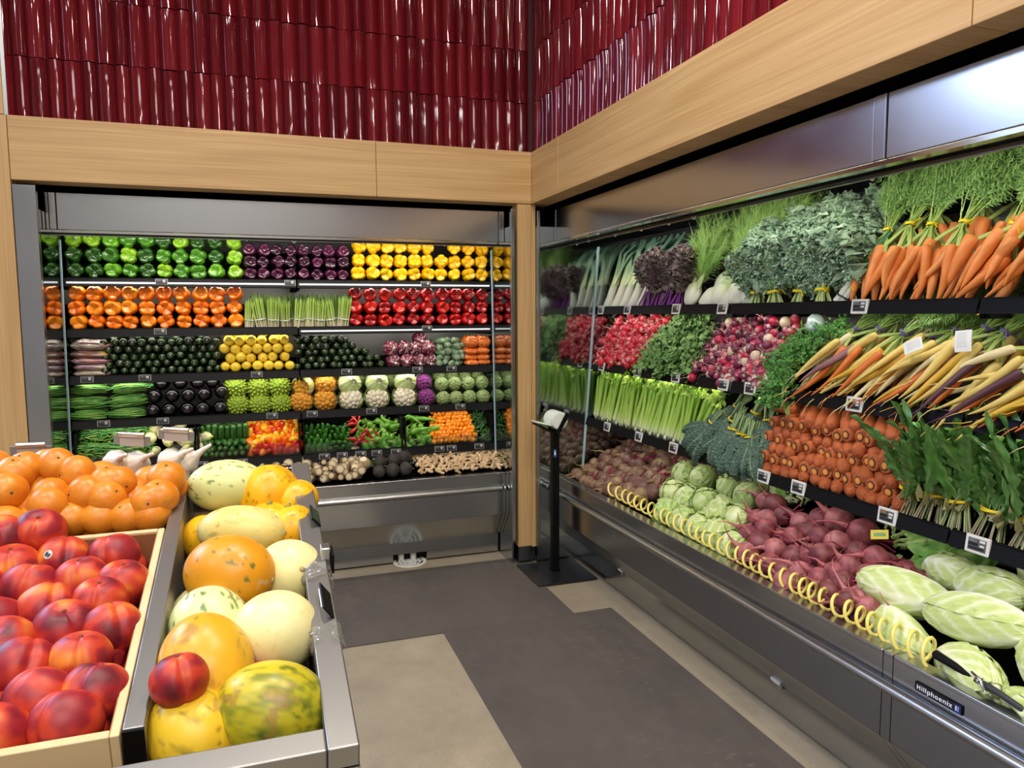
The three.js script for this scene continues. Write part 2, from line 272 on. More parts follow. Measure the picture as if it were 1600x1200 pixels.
// ---------------------------------------------------------------- refrigerated display cases
// built in their own axes: x along the front, y up, -z into the case (depth d)
const BD = (u0, u1, h0, h1, d0, d1, r) => bx(u0, u1, h0, h1, -d1, -d0, r);
function stripLamp(F, u, h, d, w, power, col, down) {  // a slim lamp that shines down and into the case
  const l = new THREE.RectAreaLight(col, power, w, 0.03), p = F.at(u, h, d), t = F.at(u, h - down, d + 0.6);
  l.position.copy(p); l.lookAt(t); scene.add(l);
}
function displayCase(F, o) {
  const { u0, u1, shelves, joints } = o, t = thing('display_case', o.label, 'display case', [0, 0, 0]);
  const uc = (u0 + u1) / 2; t.position.copy(F.at(uc, 0, 0.14)); t.quaternion.copy(F.q);
  const P = (n, g, m, par = t, label) => { g.translate(-uc, 0, 0.14); return part(n, g, m, par, label); };
  const T = n => { const g = new THREE.Group(); g.name = n; t.add(g); return g; };
  // front: upper panels, slanting lower panels, kick plates; one of each between joints
  const cuts = [u0, ...joints, u1];
  for (let i = 0; i + 1 < cuts.length; i++) {
    const a = cuts[i] + 0.0015, b = cuts[i + 1] - 0.0015;
    P('front_panel', BD(a, b, 0.285, 0.53, 0.14, 0.17), M.steelV);
    P('slanted_panel', prism([[-0.14, 0.284], [-0.16, 0.284], [-0.29, 0.128], [-0.27, 0.128]].map(q => [q[0], q[1]]), 'x', a, b), M.steelV);
    P('ledge', BD(a, b, 0.528, 0.542, 0.137, 0.188, 0.004), M.steel);
  }
  (o.kicks || [[u0, u1, 0.004]]).forEach(([a, b, h]) => P('kick_plate', BD(a, b, h, 0.14, 0.275, 0.29), M.steelV));
  P('plinth', BD(u0, u1, 0, 0.14, 0.33, 0.36), M.black);
  P('inner_wall', BD(u0, u1, 0.3, 0.53, 0.18, 0.19), M.black);
  for (const [a, b] of o.rails) P('bumper_rail', tube([[a, 0.448, -0.122], [a + 0.004, 0.448, -0.122], [b - 0.004, 0.448, -0.122], [b, 0.448, -0.122]], [0.012, 0.0165, 0.0165, 0.012], 12), M.rail);
  // header
  const hc = [u0, ...o.headJoints, u1];
  for (let i = 0; i + 1 < hc.length; i++) { const w = hc[i + 1] - hc[i]; P(w < 0.1 ? 'joint_cover' : 'header_panel', BD(hc[i] + 0.001, hc[i + 1] - 0.001, 1.92, 2.098, w < 0.1 ? 0.136 : 0.14, 0.17, 0.003), M.steel); }
  const ld = o.lipDepth;
  P('header_lip', BD(u0, u1, 1.906, 1.918, 0.143, ld - 0.025), M.chrome);
  P('lip_gasket', BD(u0, u1, 1.9, 1.9055, ld - 0.035, ld), M.black); P('lip_edge', BD(u0, u1, 1.895, 1.9, ld - 0.008, ld), M.rail);
  P('canopy', BD(u0, u1, 2.0, 2.02, 0.17, 0.95), M.darkGrey);
  const cl = T('canopy_lamp'); P('lamp_housing', BD(u0 + 0.05, u1 - 0.05, 1.945, 1.985, 0.19, 0.25), M.whitePlastic, cl); P('lamp_tube', BD(u0 + 0.08, u1 - 0.08, 1.93, 1.945, 0.205, 0.235), M.lamp, cl);
  stripLamp(F, uc, 1.925, 0.22, u1 - u0 - 0.2, o.lamp, '#fff6ea', 1.1);
  // hooks and drops under the header
  for (const u of o.drops) P('hook', tube([0, 1, 2, 3, 4, 5, 6].map(k => [u + Math.cos(k * 0.6 + 2.6) * 0.011, 1.9 + Math.sin(k * 0.6 + 2.6) * 0.012, 0.02 - ld]), 0.003, 5), M.whitePlastic);
  for (const u of o.nozzles) P('mist_nozzle', egg(8, 6, 0.005, 0.007), M.whitePlastic).position.add(V(u, 1.894, -ld));
  // back, floor of the well
  for (let i = 0; i + 1 < cuts.length; i++) {
    const a = cuts[i] + 0.002, b = cuts[i + 1] - 0.002;
    P('back_panel', BD(a, b, 0.4, 1.86, 0.92, 0.94), M.inner); P('perforated_panel', BD(a, b, 1.862, 2.0, 0.9, 0.94), M.perf);
  }
  P('well_floor', prism([[-0.19, 0.44], [-0.19, 0.42], [-0.94, 0.6], [-0.94, 0.62]], 'x', u0, u1), M.black);
  // shelves
  shelves.forEach((s, k) => {
    for (let i = 0; i + 1 < o.shelfCuts.length; i++) {
      const a = o.shelfCuts[i] + 0.004, b = o.shelfCuts[i + 1] - 0.004, g = T('shelf');
      P('board', BD(a, b, s.h - 0.032, s.h - 0.014, s.d + 0.004, 0.92), M.black, g);
      P('front_lip', BD(a, b, s.h - 0.036, s.h, s.d, s.d + 0.006, 0.002), M.black, g);
      P('price_rail', prism([[-s.d + 0.001, s.h - 0.006], [-s.d - 0.002, s.h - 0.006], [-s.d - 0.002, s.h - 0.046], [-s.d + 0.012, s.h - 0.046]].map(q => [q[0], q[1]]), 'x', a, b), M.black, g);
      for (const e of [a, b - 0.012]) P('bracket', BD(e, e + 0.012, s.h - 0.06, s.h - 0.032, s.d + 0.02, 0.9), M.blackMatte, g);
      if (s.riser) P('riser', BD(a, b, s.h - 0.014, s.h + s.riser[1], s.riser[0], s.riser[0] + 0.01), M.blackMatte, g);
      if (s.glow && s.glow[i]) P('light_strip', BD(a + 0.01, b - 0.01, s.h - 0.034, s.h - 0.022, s.d - 0.008, s.d - 0.002), ST({ color: '#dfe8ee', emissive: '#f4fbff', emissiveIntensity: 0.35 }), g);
      const und = T('shelf_lamp'); P('lamp_tube', BD(a + 0.03, b - 0.03, s.h - 0.044, s.h - 0.033, s.d + 0.03, s.d + 0.05), M.lamp, und);
      stripLamp(F, (a + b) / 2, s.h - 0.052, s.d + 0.04, b - a - 0.1, o.shelfLamp, '#fff7ee', 0.7);
    }
  });
  // mirror-bright end panels, their posts and the pale seam of the inner pane
  for (const [side, u, dir] of o.ends) {
    const w = side === 'near' ? 0.012 : 0.012;
    P('end_panel', bx(Math.min(u, u + dir * w), Math.max(u, u + dir * w), 0.15, 2.0, -0.95, -0.03), M.mirror);
    P('end_kick', bx(Math.min(u, u + dir * w), Math.max(u, u + dir * w), 0, 0.148, -0.95, -0.03), M.steelV);
    if (o.seam) {
      const [d1, h1, d0, h0] = o.seam, e = 0.007, pr = [[-d0 + e, h0], [-d1 + e, h1], [-d1 - e, h1], [-d0 - e, h0]], x = u - dir * 0.004;
      P('seam_strip', prism(pr, 'x', Math.min(x, u - dir * 0.001), Math.max(x, u - dir * 0.001)), M.edgeGlass);
    }
  }
  for (const [a, b, d0, d1, h0, h1] of o.posts) P('post', BD(a, b, h0, h1, d0, d1, 0.003), M.steelV);
  return t;
}
const SA = [{ h: 1.70, d: 0.39, riser: [0.53, 0.16], glow: [1, 1] }, { h: 1.432, d: 0.386, riser: [0.53, 0.13], glow: [0, 1] }, { h: 1.184, d: 0.376, riser: [0.6, 0.06] }, { h: 0.946, d: 0.366 }, { h: 0.693, d: 0.35 }];
const caseA = displayCase(FA, {
  u0: -2.465, u1: -0.12, joints: [-0.142], headJoints: [-2.45, -2.418, -0.155], shelfCuts: [-2.46, -1.292, -0.124], shelves: SA, lipDepth: 0.185, label: 'long stainless steel refrigerated produce case along the back wall with five black shelves',
  kicks: [[-2.465, -0.792, 0.012], [-0.792, -0.586, 0.058], [-0.586, -0.128, 0.012]], rails: [[-2.46, -0.148], [-0.14, -0.122]], drops: [-1.31], nozzles: [-2.3, -1.55, -0.95, -0.47, -0.2], lamp: CASE_LAMP, shelfLamp: SHELF_LAMP,
  ends: [['far', -2.465, -1], ['near', -0.12, 1]], seam: [0.395, 1.893, 0.33, 0.55], posts: [[-2.56, -2.466, 0, 0.03, 0.1, 2.107], [-0.126, -0.103, 0.0, 0.03, 0.148, 2.096]],
});
const SB = [{ h: 1.539, d: 0.42 }, { h: 1.21, d: 0.385 }, { h: 0.878, d: 0.352 }];
const caseB = displayCase(FB, {
  u0: 0.002, u1: 4.9, joints: [2.462, 2.497], headJoints: [0.03, 2.35, 2.394], shelfCuts: [0.006, 1.318, 2.478, 3.69, 4.89], shelves: SB, lipDepth: 0.24, label: 'long stainless steel refrigerated produce case along the right wall with three black shelves',
  kicks: [[0.002, 2.46, 0.01], [2.464, 4.9, 0.01]], rails: [[0.03, 0.115], [0.125, 4.88]], drops: [0.3, 0.62, 1.33], nozzles: [0.1, 0.85, 1.1, 1.9, 2.25, 2.6], lamp: CASE_LAMP, shelfLamp: SHELF_LAMP * 0.6,
  ends: [['far', 0.002, -1]], seam: [0.424, 1.893, 0.325, 0.545], posts: [[-0.012, 0.01, 0.034, 0.05, 0.11, 2.09]],
});
{ // the black bins of the lowest shelf, with clear fronts
  const bins = [[-2.455, -1.862], [-1.852, -1.3], [-1.284, -0.702], [-0.69, -0.13]];
  bins.forEach(([a, b], i) => {
    const t = thing('produce_bin', `black bin with a clear front on the lowest shelf, ${ord(i + 1)} from the left`, 'bin', [(a + b) / 2, 0.684, -0.62], 'black bins with clear fronts');
    for (const x of [a, b - 0.008]) wpart('side_wall', bx(x, x + 0.008, 0.684, 0.875, -0.88, -0.36), M.black, t);
    wpart('base', prism([[-0.36, 0.684], [-0.88, 0.72], [-0.88, 0.73], [-0.36, 0.694]], 'x', a + 0.009, b - 0.009), M.black, t);
    wpart('back_wall', bx(a + 0.009, b - 0.009, 0.73, 0.92, -0.88, -0.87), M.black, t);
    wpart('clear_front', bx(a + 0.009, b - 0.009, 0.694, 0.752, -0.364, -0.361), M.clear, t);
  });
  const gr = part('grille', bx(-1.166, 1.166, 0.585, 0.645, -0.385 + 0.14, -0.38 + 0.14), M.rib, caseA); gr.position.set(0, 0, 0.0);
  // floor drain under the back case
  const d = thing('floor_drain', 'round white slotted floor drain under the kick plate of the back case', 'drain', [-0.69, 0.0, -0.285]);
  const ring = (a, b) => { const s = new THREE.Shape().absarc(0, 0, b, 0, TAU); s.holes.push(new THREE.Path().absarc(0, 0, a, 0, TAU, true)); const g = new THREE.ExtrudeGeometry(s, { depth: 0.006, bevelEnabled: false, curveSegments: 24 }); g.rotateX(-Math.PI / 2); return metreUV(g); };
  part('grate', G([ring(0.083, 0.1), ring(0.058, 0.07), ring(0.032, 0.045), ring(0.001, 0.018), ...[0, 1, 2, 3, 4, 5].map(k => xf(bx(0.016, 0.085, 0, 0.006, -0.006, 0.006), [0, 0, 0], [0, k * TAU / 6, 0]))]), M.whitePlastic, d);
  part('sump', metreUV(new THREE.CylinderGeometry(0.1, 0.1, 0.004, 24).toNonIndexed()), M.black, d);
  for (const x of [-0.045, 0.03]) { const p = part('drain_pipe', tube([[x, 0.002, -0.04], [x, 0.03, -0.04], [x, 0.07, -0.05]], 0.019, 10), M.whitePlastic, d); }
}
for (const [z, h, d, w] of [[0.62, 0.14, 0.268, 0.04], [1.86, 0.13, 0.27, 0.045]]) { // little white clips low on the front of the right case
  const t = thing('drain_clip', z < 1 ? 'small white clip low on the right case near the dispenser stand' : 'small white clip low on the right case below the yellow hose', 'clip', [d, h, z]);
  part('clip_body', tube([[0, 0, -w / 2], [-0.006, 0.002, 0], [0, -0.004, w / 2]], 0.008, 8), M.whitePlastic, t); part('clip_tail', bx(-0.006, 0.0, -0.022, 0, w / 2, w / 2 + 0.01, 0.002), M.grey, t);
}
{ // maker's plate on the right case
  const cv = document.createElement('canvas'); cv.width = 512; cv.height = 96; const q = cv.getContext('2d');
  q.fillStyle = '#10131c'; q.fillRect(0, 0, 512, 96); q.fillStyle = '#1b2f7a'; q.fillRect(440, 0, 72, 96); q.fillStyle = '#e8ecf2'; q.font = 'bold 74px sans-serif'; q.fillText('Hillphoenix', 12, 74); q.fillRect(454, 20, 14, 56); q.fillRect(480, 20, 6, 56);
  const m = new THREE.CanvasTexture(cv); m.colorSpace = THREE.SRGBColorSpace;
  const t = thing('maker_badge', 'small dark blue lettered badge on the front of the right case', 'badge', [0.138, 0.492, 2.645]); t.rotation.y = -Math.PI / 2;
  part('plate', new RoundedBoxGeometry(0.142, 0.026, 0.004, 2, 0.002).translate(0, 0, 0.001), M.black, t);
  const f = part('face', new THREE.PlaneGeometry(0.136, 0.022), ST({ map: m, roughness: 0.4 }), t); f.position.z = 0.0035;
}

// ---------------------------------------------------------------- produce: shapes
R = rng(11);
// bell pepper, blossom end to +z
function pepper(lobes, cols, seed, r = 0.044, h = 0.046) {
  const off = [0, 1, 2, 3, 4].map(k => 0.86 + 0.22 * Math.abs(n3(seed * 3.1, k * 1.7, 0.4)) + 0.06 * Math.sin(seed * 9 + k * 2.4));
  return grid(lobes * 9, 16, (a, t) => {
    const w = a * TAU, f = t * Math.PI, g = Math.pow(Math.abs(Math.sin(w * lobes / 2)), 0.5), lob = Math.floor(a * lobes) % lobes;
    const sf = Math.pow(Math.sin(f), 0.72), k = off[lob] * g + (1 - g) * 0.8;
    const rad = r * 1.07 * sf * (0.86 + 0.15 * g) * lerp(1, k, 0.45);
    const front = Math.exp(-Math.pow(f / 0.62, 2));
    let z = h * Math.cos(f) * 1.0 - front * h * 0.5 * (1.15 - 0.55 * g) + h * 0.22 * g * Math.exp(-Math.pow((f - 0.75) / 0.35, 2)) * k;
    z += Math.exp(-Math.pow((Math.PI - f) / 0.5, 2)) * h * 0.35;
    const sh = n3(Math.cos(w) * 1.3 + seed, Math.sin(w) * 1.3, z * 30);
    return [Math.cos(w) * rad, Math.sin(w) * rad, z, mix(cols[0], cols[1], clamp(0.45 + sh * 0.9 + (1 - g) * 0.15))];
  });
}
function stemGeo(r, l, col) { return tube([[0, 0, 0], [0, 0, -l * 0.5], [r * 0.4, r * 0.3, -l]], [r * 1.5, r * 0.8, r], 7, col); }
// long fruit along z with a dot at the blossom end (+z)
function squash(prof, base, speck, dot, seed, nu = 14, nv = 14, ribs = 0) {
  return body(nu, nv, prof, (w, t, p) => { let k = mix(base, speck, ss(0.05, 0.35, n3(p[0] * 160 + seed, p[1] * 160, p[2] * 60) + 0.35 * n3(Math.cos(w) * 2, Math.sin(w) * 2, seed))); return t < 0.09 ? mix(dot, k, ss(0.02, 0.09, t)) : k; },
    (p, w, t, r) => ribs ? [p[0] * (1 + ribs * Math.cos(w * 5)), p[1] * (1 + ribs * Math.cos(w * 5)), p[2]] : p);
}
const strip3 = (a, b, w, col) => { // a thin two-triangle sliver from a to b
  const d = V(b[0] - a[0], b[1] - a[1], b[2] - a[2]), s = V().crossVectors(d, V(0.3, 0.2, 1)).normalize().multiplyScalar(w);
  return [[a[0] - s.x, a[1] - s.y, a[2] - s.z], [a[0] + s.x, a[1] + s.y, a[2] + s.z], b, col];
};
// many slivers or leaflets in one go: tris = [[p, p, p, colour], ...]
function shards(tris) {
  const P = [], K = [], N = [], I = [];
  for (let [a, b, c, col] of tris) {
    let n = V().crossVectors(V(b[0] - a[0], b[1] - a[1], b[2] - a[2]), V(c[0] - a[0], c[1] - a[1], c[2] - a[2])).normalize(); if (n.z < 0) { n.negate(); [b, c] = [c, b]; }
    for (const p of [a, b, c]) { I.push(P.length / 3); P.push(...p); K.push(...col); N.push(n.x, n.y, n.z); }
  }
  const g = new THREE.BufferGeometry(); g.setAttribute('position', new THREE.Float32BufferAttribute(P, 3)); g.setAttribute('color', new THREE.Float32BufferAttribute(K, 3)); g.setAttribute('normal', new THREE.Float32BufferAttribute(N, 3)); g.setIndex(I); return g;
}
// a pillow bag lying flat: x across, z to the front, crimped at the ends
function bag(w, d, h, col, seed) {
  return grid(36, 14, (a, t) => {
    const q = a * TAU, f = t * Math.PI, sx = Math.sign(Math.cos(q)) * Math.pow(Math.abs(Math.cos(q)), 0.5), sz = Math.sign(Math.sin(q)) * Math.pow(Math.abs(Math.sin(q)), 0.5), s = Math.pow(Math.sin(f), 0.55);
    const x = sx * s * w / 2, z = sz * s * d / 2, e = 1 - Math.pow(Math.abs(sx * s), 6) * 0.8, wr = 0.10 * n3(x * 60 + seed, z * 60, seed) + 0.06 * n3(x * 160, z * 140, seed);
    const y = Math.cos(f) * h / 2 * e * (1 + 2 * wr); return [x, y, z, col(x / w, y / h, z / d)];
  });
}

// ---------------------------------------------------------------- back case, first and second shelf: peppers and asparagus
const GREENS = [['#4a8a1c', '#386e16'], ['#6aa822', '#50901c'], ['#8fbd26', '#68a01e'], ['#2a5a18', '#204a12'], ['#386f1a', '#2c5c14']].map(p => p.map(C));
const PUR = [['#4a1736', '#32102a'], ['#5b1b40', '#3d1230'], ['#3a122c', '#2a0e22']].map(p => p.map(C));
const YEL = [['#f7c400', '#eeb000'], ['#f9cc08', '#f0b402'], ['#f2ba00', '#e8a800']].map(p => p.map(C));
const ORA = [['#f98a10', '#f27808'], ['#fa9a14', '#f4840c'], ['#f67e0c', '#ee6c08']].map(p => p.map(C));
const RED = [['#c81414', '#a80e10'], ['#d42414', '#b81410'], ['#b00e12', '#900a0e']].map(p => p.map(C));
function pepperSet(cols, r, h, n = 6) { const l = []; for (let k = 0; k < n; k++) l.push(group('bell_pepper', ['flesh', pepper(k % 3 === 1 ? 3 : 4, cols[k % cols.length], k + r * 99, r, h), X.gloss], ['stem', xf(stemGeo(0.005, 0.016, C('#5b8a35')), [0, 0, -h * 0.72]), X.satin])); return l; }
function pepperWall(set, xs, hs, d, name, place, seed, skip = () => false, sz = 1) {
  R = rng(seed);
  hs.forEach((h, j) => xs.forEach((x, i) => {
    if (skip(i, j)) return;
    const o = spawn(pick(set), 'bell_pepper', FA, x + rr(-0.004, 0.004), h + rr(-0.003, 0.003), d + (hs.length - 1 - j) * 0.008 + rr(-0.006, 0.008), [rr(-0.2, 0.2), rr(-0.2, 0.2), rr(0, TAU)], sz * rr(0.94, 1.06));
    tag(o, `${name} bell pepper in the ${['top', 'middle', 'bottom'][hs.length - 1 - j]} row ${place}, ${ord(i + 1)} from the left`, 'bell pepper', `${name} bell peppers on the ${place.includes('top') ? 'top' : 'second'} shelf`);
  }));
}
const H1 = [1.741, 1.822, 1.905], H2 = [1.466, 1.542, 1.618];
pepperWall(pepperSet(GREENS, 0.044, 0.045, 9), [-2.415, -2.325, -2.238, -2.155, -2.07, -1.986, -1.897, -1.809, -1.721, -1.622], H1, 0.452, 'green', 'on the top shelf', 21);
pepperWall(pepperSet(PUR, 0.037, 0.045), [-1.541, -1.465, -1.39, -1.316, -1.243, -1.168, -1.095, -1.022], [1.734, 1.803, 1.868], 0.452, 'dark purple', 'on the top shelf', 22);
pepperWall(pepperSet(YEL, 0.043, 0.048), [-0.93, -0.843, -0.761, -0.68, -0.597, -0.512, -0.425, -0.342, -0.253, -0.166], H1, 0.452, 'yellow', 'on the top shelf', 23, (i, j) => i === 6 && j === 2);
pepperWall(pepperSet(ORA, 0.044, 0.046), [-2.415, -2.328, -2.245, -2.164, -2.08, -1.988, -1.9, -1.807, -1.718, -1.63], H2, 0.446, 'orange', 'on the second shelf', 24);
pepperWall(pepperSet(RED, 0.043, 0.046), [-0.954, -0.866, -0.78, -0.692, -0.607, -0.52, -0.422, -0.337, -0.256, -0.17], H2, 0.446, 'red', 'on the second shelf', 25);
{ // asparagus: nine bundles in front, a darker row behind
  R = rng(31);
  const bundle = (seed, dark) => {
    const r = rng(seed), gs = [];
    for (let k = 0; k < 17; k++) {
      const a = k * 2.4, q = 0.0058 * Math.sqrt(k), x = Math.cos(a) * q, z = Math.sin(a) * q, L = 0.165 + (r() - 0.5) * 0.02, fan = 1.25 + r() * 0.35, rad = 0.0046 + r() * 0.0016;
      const c0 = C('#d9c7b4'), c1 = dark ? C('#5d7b30') : C('#93b14c'), c2 = C('#4f6a2c');
      gs.push(tube([0, 0.3, 0.6, 0.8, 0.86, 0.93, 1].map(t => [x * lerp(1.1, fan, t), t * L, z * lerp(1.1, fan, t)]), [1, 1, 0.95, 0.95, 1.1, 0.8, 0.3].map(q => q * rad), 6, t => t < 0.22 ? mix(c0, c1, t / 0.22) : t > 0.72 ? mix(c1, c2, ss(0.72, 0.9, t)) : c1));
    }
    return group('asparagus_bundle', ['spears', G(gs), X.satin, 'stuff'], ['rubber_band', tube(Array.from({ length: 17 }, (_, k) => [Math.cos(k / 16 * TAU) * 0.028, 0.045, Math.sin(k / 16 * TAU) * 0.028]), 0.003, 5, C('#c9d0dd')), X.satin]);
  };
  const ps = [bundle(1), bundle(2), bundle(3)], pd = [bundle(4, 1), bundle(5, 1)];
  [-1.555, -1.49, -1.424, -1.36, -1.29, -1.225, -1.165, -1.1, -1.035].forEach((x, i) => tag(spawn(ps[i % 3], 'asparagus_bundle', FA, x, 1.424, 0.43, [-0.12 + rr(-0.04, 0.04), rr(0, 6), rr(-0.1, 0.1)], rr(0.98, 1.1)), `banded asparagus bundle in the front row on the second shelf, ${ord(i + 1)} from the left`, 'asparagus', 'asparagus bundles on the second shelf'));
  [-1.52, -1.45, -1.385, -1.32, -1.25, -1.19, -1.12, -1.06, -1.005].forEach((x, i) => tag(spawn(pd[i % 2], 'asparagus_bundle', FA, x, 1.426, 0.50, [-0.08, rr(0, 6), rr(-0.08, 0.08)], rr(1.1, 1.18)), `darker asparagus bundle in the rear row on the second shelf, ${ord(i + 1)} from the left`, 'asparagus', 'asparagus bundles on the second shelf'));
}
// ---------------------------------------------------------------- third shelf
{
  R = rng(41); // bags of slaw mix
  const P = ['#8d7c6c', '#b9aa98', '#6a3f6a', '#a3664e', '#5f5348', '#c9bda9'].map(C), YL = C('#e2b62c'), PK = C('#b5718a');
  const bg = k => group('salad_bag', ['film', bag(0.2, 0.22, 0.05, (x, y, z) => { const a = n3(x * 9 + k, y * 7, z * 9 + k), b = n3(x * 22, y * 20 + k, z * 22); let c = mix(P[k % 5], P[(k + 1) % 6], clamp(0.5 + a * 1.6)); if (b > 0.22) c = mix(c, P[5], 0.8); if (b < -0.3) c = mix(c, P[2], 0.7); if (x > 0.3 && a > -0.15) c = mix(c, k % 2 ? YL : PK, 0.75); return c; }, k * 5), X.film], ['seal', bx(0.094, 0.106, -0.002, 0.002, -0.075, 0.075), tint(X.film, '#7a6a5e')]);
  const s = [0, 1, 2, 3, 4].map(bg); s.forEach(q => { const p = q.children[1].geometry; p.setAttribute('color', new THREE.Float32BufferAttribute(new Array(p.attributes.position.count * 3).fill(1), 3)); });
  [1.193, 1.227, 1.262, 1.3, 1.344].forEach((h, i) => tag(spawn(s[i], 'salad_bag', FA, -2.362 + rr(-0.006, 0.006), h, 0.5, [rr(-0.04, 0.08), rr(-0.08, 0.08), rr(-0.03, 0.03)], [1, i === 4 ? 1.25 : 0.95, 1]), `clear bag of chopped salad mix, ${i ? ord(i + 1) + ' from the bottom' : 'lowest'} of the stack beside the zucchini`, 'salad bag', 'bags of salad mix on the third shelf'));
  // zucchini, ends to the front
  const zp = [[0.09, 0], [0.0885, 0.009], [0.083, 0.0185], [0.05, 0.0225], [-0.05, 0.021], [-0.085, 0.017], [-0.09, 0]];
  const zs = [1, 2, 3].map(k => group('zucchini', ['skin', squash(zp, C('#14280f'), C('#2f4a1e'), C('#a9b08a'), k), X.gloss], ['stem', xf(stemGeo(0.007, 0.02, C('#6d8a4a')), [0, 0, -0.088]), X.satin]));
  const heap = (set, name, x0, x1, hs, step, d, what, cat, grp, tiltY = 0.06, fn) => {
    const out = []; hs.forEach((h, j) => { const row = []; for (let x = x0 + (j % 2) * step / 2; x < x1; x += step) { if (fn && !fn(x, j)) continue; const o = spawn(pick(set), name, FA, x + rr(-0.003, 0.003), h + rr(-0.0025, 0.0025), d + j * 0.004 + rr(-0.008, 0.01), [rr(-0.08, 0.05), rr(-tiltY, tiltY), rr(0, 6)], rr(0.93, 1.06)); row.push(o); } row.forEach((o, i) => tag(o, `${what}, ${rowName(hs.length - 1 - j, hs.length)} row, ${ord(i + 1)} from the left`, cat, grp)); out.push(...row); }); return out;
  };
  heap(zs, 'zucchini', -2.295, -1.725, [1.2, 1.238, 1.276, 1.314, 1.353], 0.0468, 0.48, 'dark zucchini in the broad left stack', 'zucchini', 'zucchini left of the yellow squash');
  heap(zs, 'zucchini', -2.23, -1.74, [1.385], 0.1, 0.53, 'loose dark zucchini lying on top of the left stack', 'zucchini', 'zucchini left of the yellow squash', 0.3);
  heap(zs, 'zucchini', -1.29, -0.8, [1.2, 1.238, 1.276, 1.314, 1.35], 0.0465, 0.48, 'dark zucchini in the stepped stack beside the radicchio', 'zucchini', 'zucchini beside the radicchio', 0.16, (x, j) => x < [-0.8, -0.83, -0.88, -0.98, -1.0][j]);
  const yp = [[0.075, 0], [0.0735, 0.012], [0.066, 0.025], [0.03, 0.03], [-0.03, 0.022], [-0.07, 0.012], [-0.085, 0.009], [-0.09, 0]];
  const ys = [1, 2].map(k => group('yellow_squash', ['skin', squash(yp, C('#efca2c'), C('#f4d950'), C('#c9a03c'), k + 7), X.wax], ['stem', xf(stemGeo(0.006, 0.016, C('#8b9a4a')), [0, 0, -0.086]), X.satin]));
  heap(ys, 'yellow_squash', -1.695, -1.325, [1.206, 1.257, 1.308, 1.356], 0.0585, 0.475, 'yellow squash in the stack on the third shelf', 'squash', 'yellow squash on the third shelf', 0.14);
  [[-1.63, 1.385, 0.5, 1.0], [-1.38, 1.39, 0.5, -0.7], [-1.5, 1.398, 0.55, 0.4]].forEach(([x, h, d, a], i) => tag(spawn(ys[i % 2], 'yellow_squash', FA, x, h, d, [0, a, 0.4]), `yellow squash lying sideways on top of the stack, ${['at its left end', 'at its right end', 'at its middle'][i]}`, 'squash', 'yellow squash on the third shelf'));
  // radicchio
  const rad = k => group('radicchio', ['leaves', egg(36, 20, 0.052, 0.055, (w, t, p) => { const v = Math.pow(Math.abs(Math.sin(w * 5 + 2.4 * n3(p[0] * 26 + k, p[1] * 26, p[2] * 26))), 0.5); return mix(C('#e9dce0'), C(k % 2 ? '#66142e' : '#7a1c38'), ss(0.28, 0.62, v)); }, (p, w, t) => { const b = 1 + 0.07 * n3(p[0] * 45 + k, p[1] * 45, p[2] * 45) + 0.05 * Math.sign(Math.sin(w * 3 + 3 * t)) * ss(0.1, 0.4, Math.abs(Math.sin(w * 3 + 3 * t))); return p.map(q => q * b); }), X.satin], ['core', xf(egg(8, 6, 0.014, 0.01, () => C('#e8e0cf')), [0, 0, 0.05]), X.satin]);
  const rs = [1, 2, 3].map(rad);
  [[-0.735, 1.213, 0.455], [-0.65, 1.213, 0.455], [-0.572, 1.212, 0.455], [-0.505, 1.212, 0.46]].forEach(([x, h, d], i) => tag(spawn(rs[i % 3], 'radicchio', FA, x, h, d, [rr(-0.5, 0.5), rr(-0.5, 0.5), rr(0, 6)], 0.86), `round purple radicchio in the front bottom row, ${ord(i + 1)} from the left`, 'radicchio', 'radicchio on the third shelf'));
  [[-0.745, 1.292, 0.48], [-0.665, 1.292, 0.485], [-0.59, 1.285, 0.48], [-0.515, 1.29, 0.475]].forEach(([x, h, d], i) => tag(spawn(rs[(i + 1) % 3], 'radicchio', FA, x, h, d, [rr(-0.5, 0.5), rr(-0.5, 0.5), rr(0, 6)], 0.9), `round purple radicchio in the upper row, ${ord(i + 1)} from the left`, 'radicchio', 'radicchio on the third shelf'));
  tag(spawn(rs[0], 'radicchio', FA, -0.552, 1.345, 0.54, [0.3, 0.2, 1], 0.88), 'single purple radicchio resting on top of the other radicchio heads', 'radicchio', 'radicchio on the third shelf');
  // grey green squash
  const gp = [[0.055, 0], [0.052, 0.014], [0.03, 0.021], [-0.03, 0.016], [-0.055, 0.01], [-0.06, 0]];
  const gs = [1, 2].map(k => group('grey_squash', ['skin', squash(gp, C('#5f7a5c'), C('#a9bb9c'), C('#8fa084'), k + 3), X.wax], ['stem', xf(stemGeo(0.006, 0.014, C('#7f9468')), [0, 0, -0.058]), X.satin]));
  const gl = []; for (let j = 0; j < 5; j++) for (let i = 0; i < 4; i++) gl.push(spawn(gs[(i + j) % 2], 'grey_squash', FA, -0.45 + i * 0.044 + (j % 2) * 0.018, 1.194 + j * 0.034, 0.45 + j * 0.018 + rr(-0.01, 0.01), [rr(-0.3, 0.3), rr(-0.9, 0.9), rr(0, 6)], rr(0.95, 1.15)));
  rowLabels(gl, 'pale grey-green squash in the heap beside the radicchio', 'squash', 'grey-green squash on the third shelf', 5);
  // bagged carrots
  const cb = k => bag(0.105, 0.16, 0.05, (x, y, z) => { const a = Math.sin((x * 5 + n3(x * 4, y * 3, z * 4 + k) * 3) * 9 + z * 4), b = n3(x * 14 + k, y * 9, z * 14); let c = mix(C('#c8521a'), C('#ee8a3a'), clamp(0.5 + 0.5 * a)); if (b > 0.36) c = mix(c, C('#20180f'), 0.75); return c; }, k);
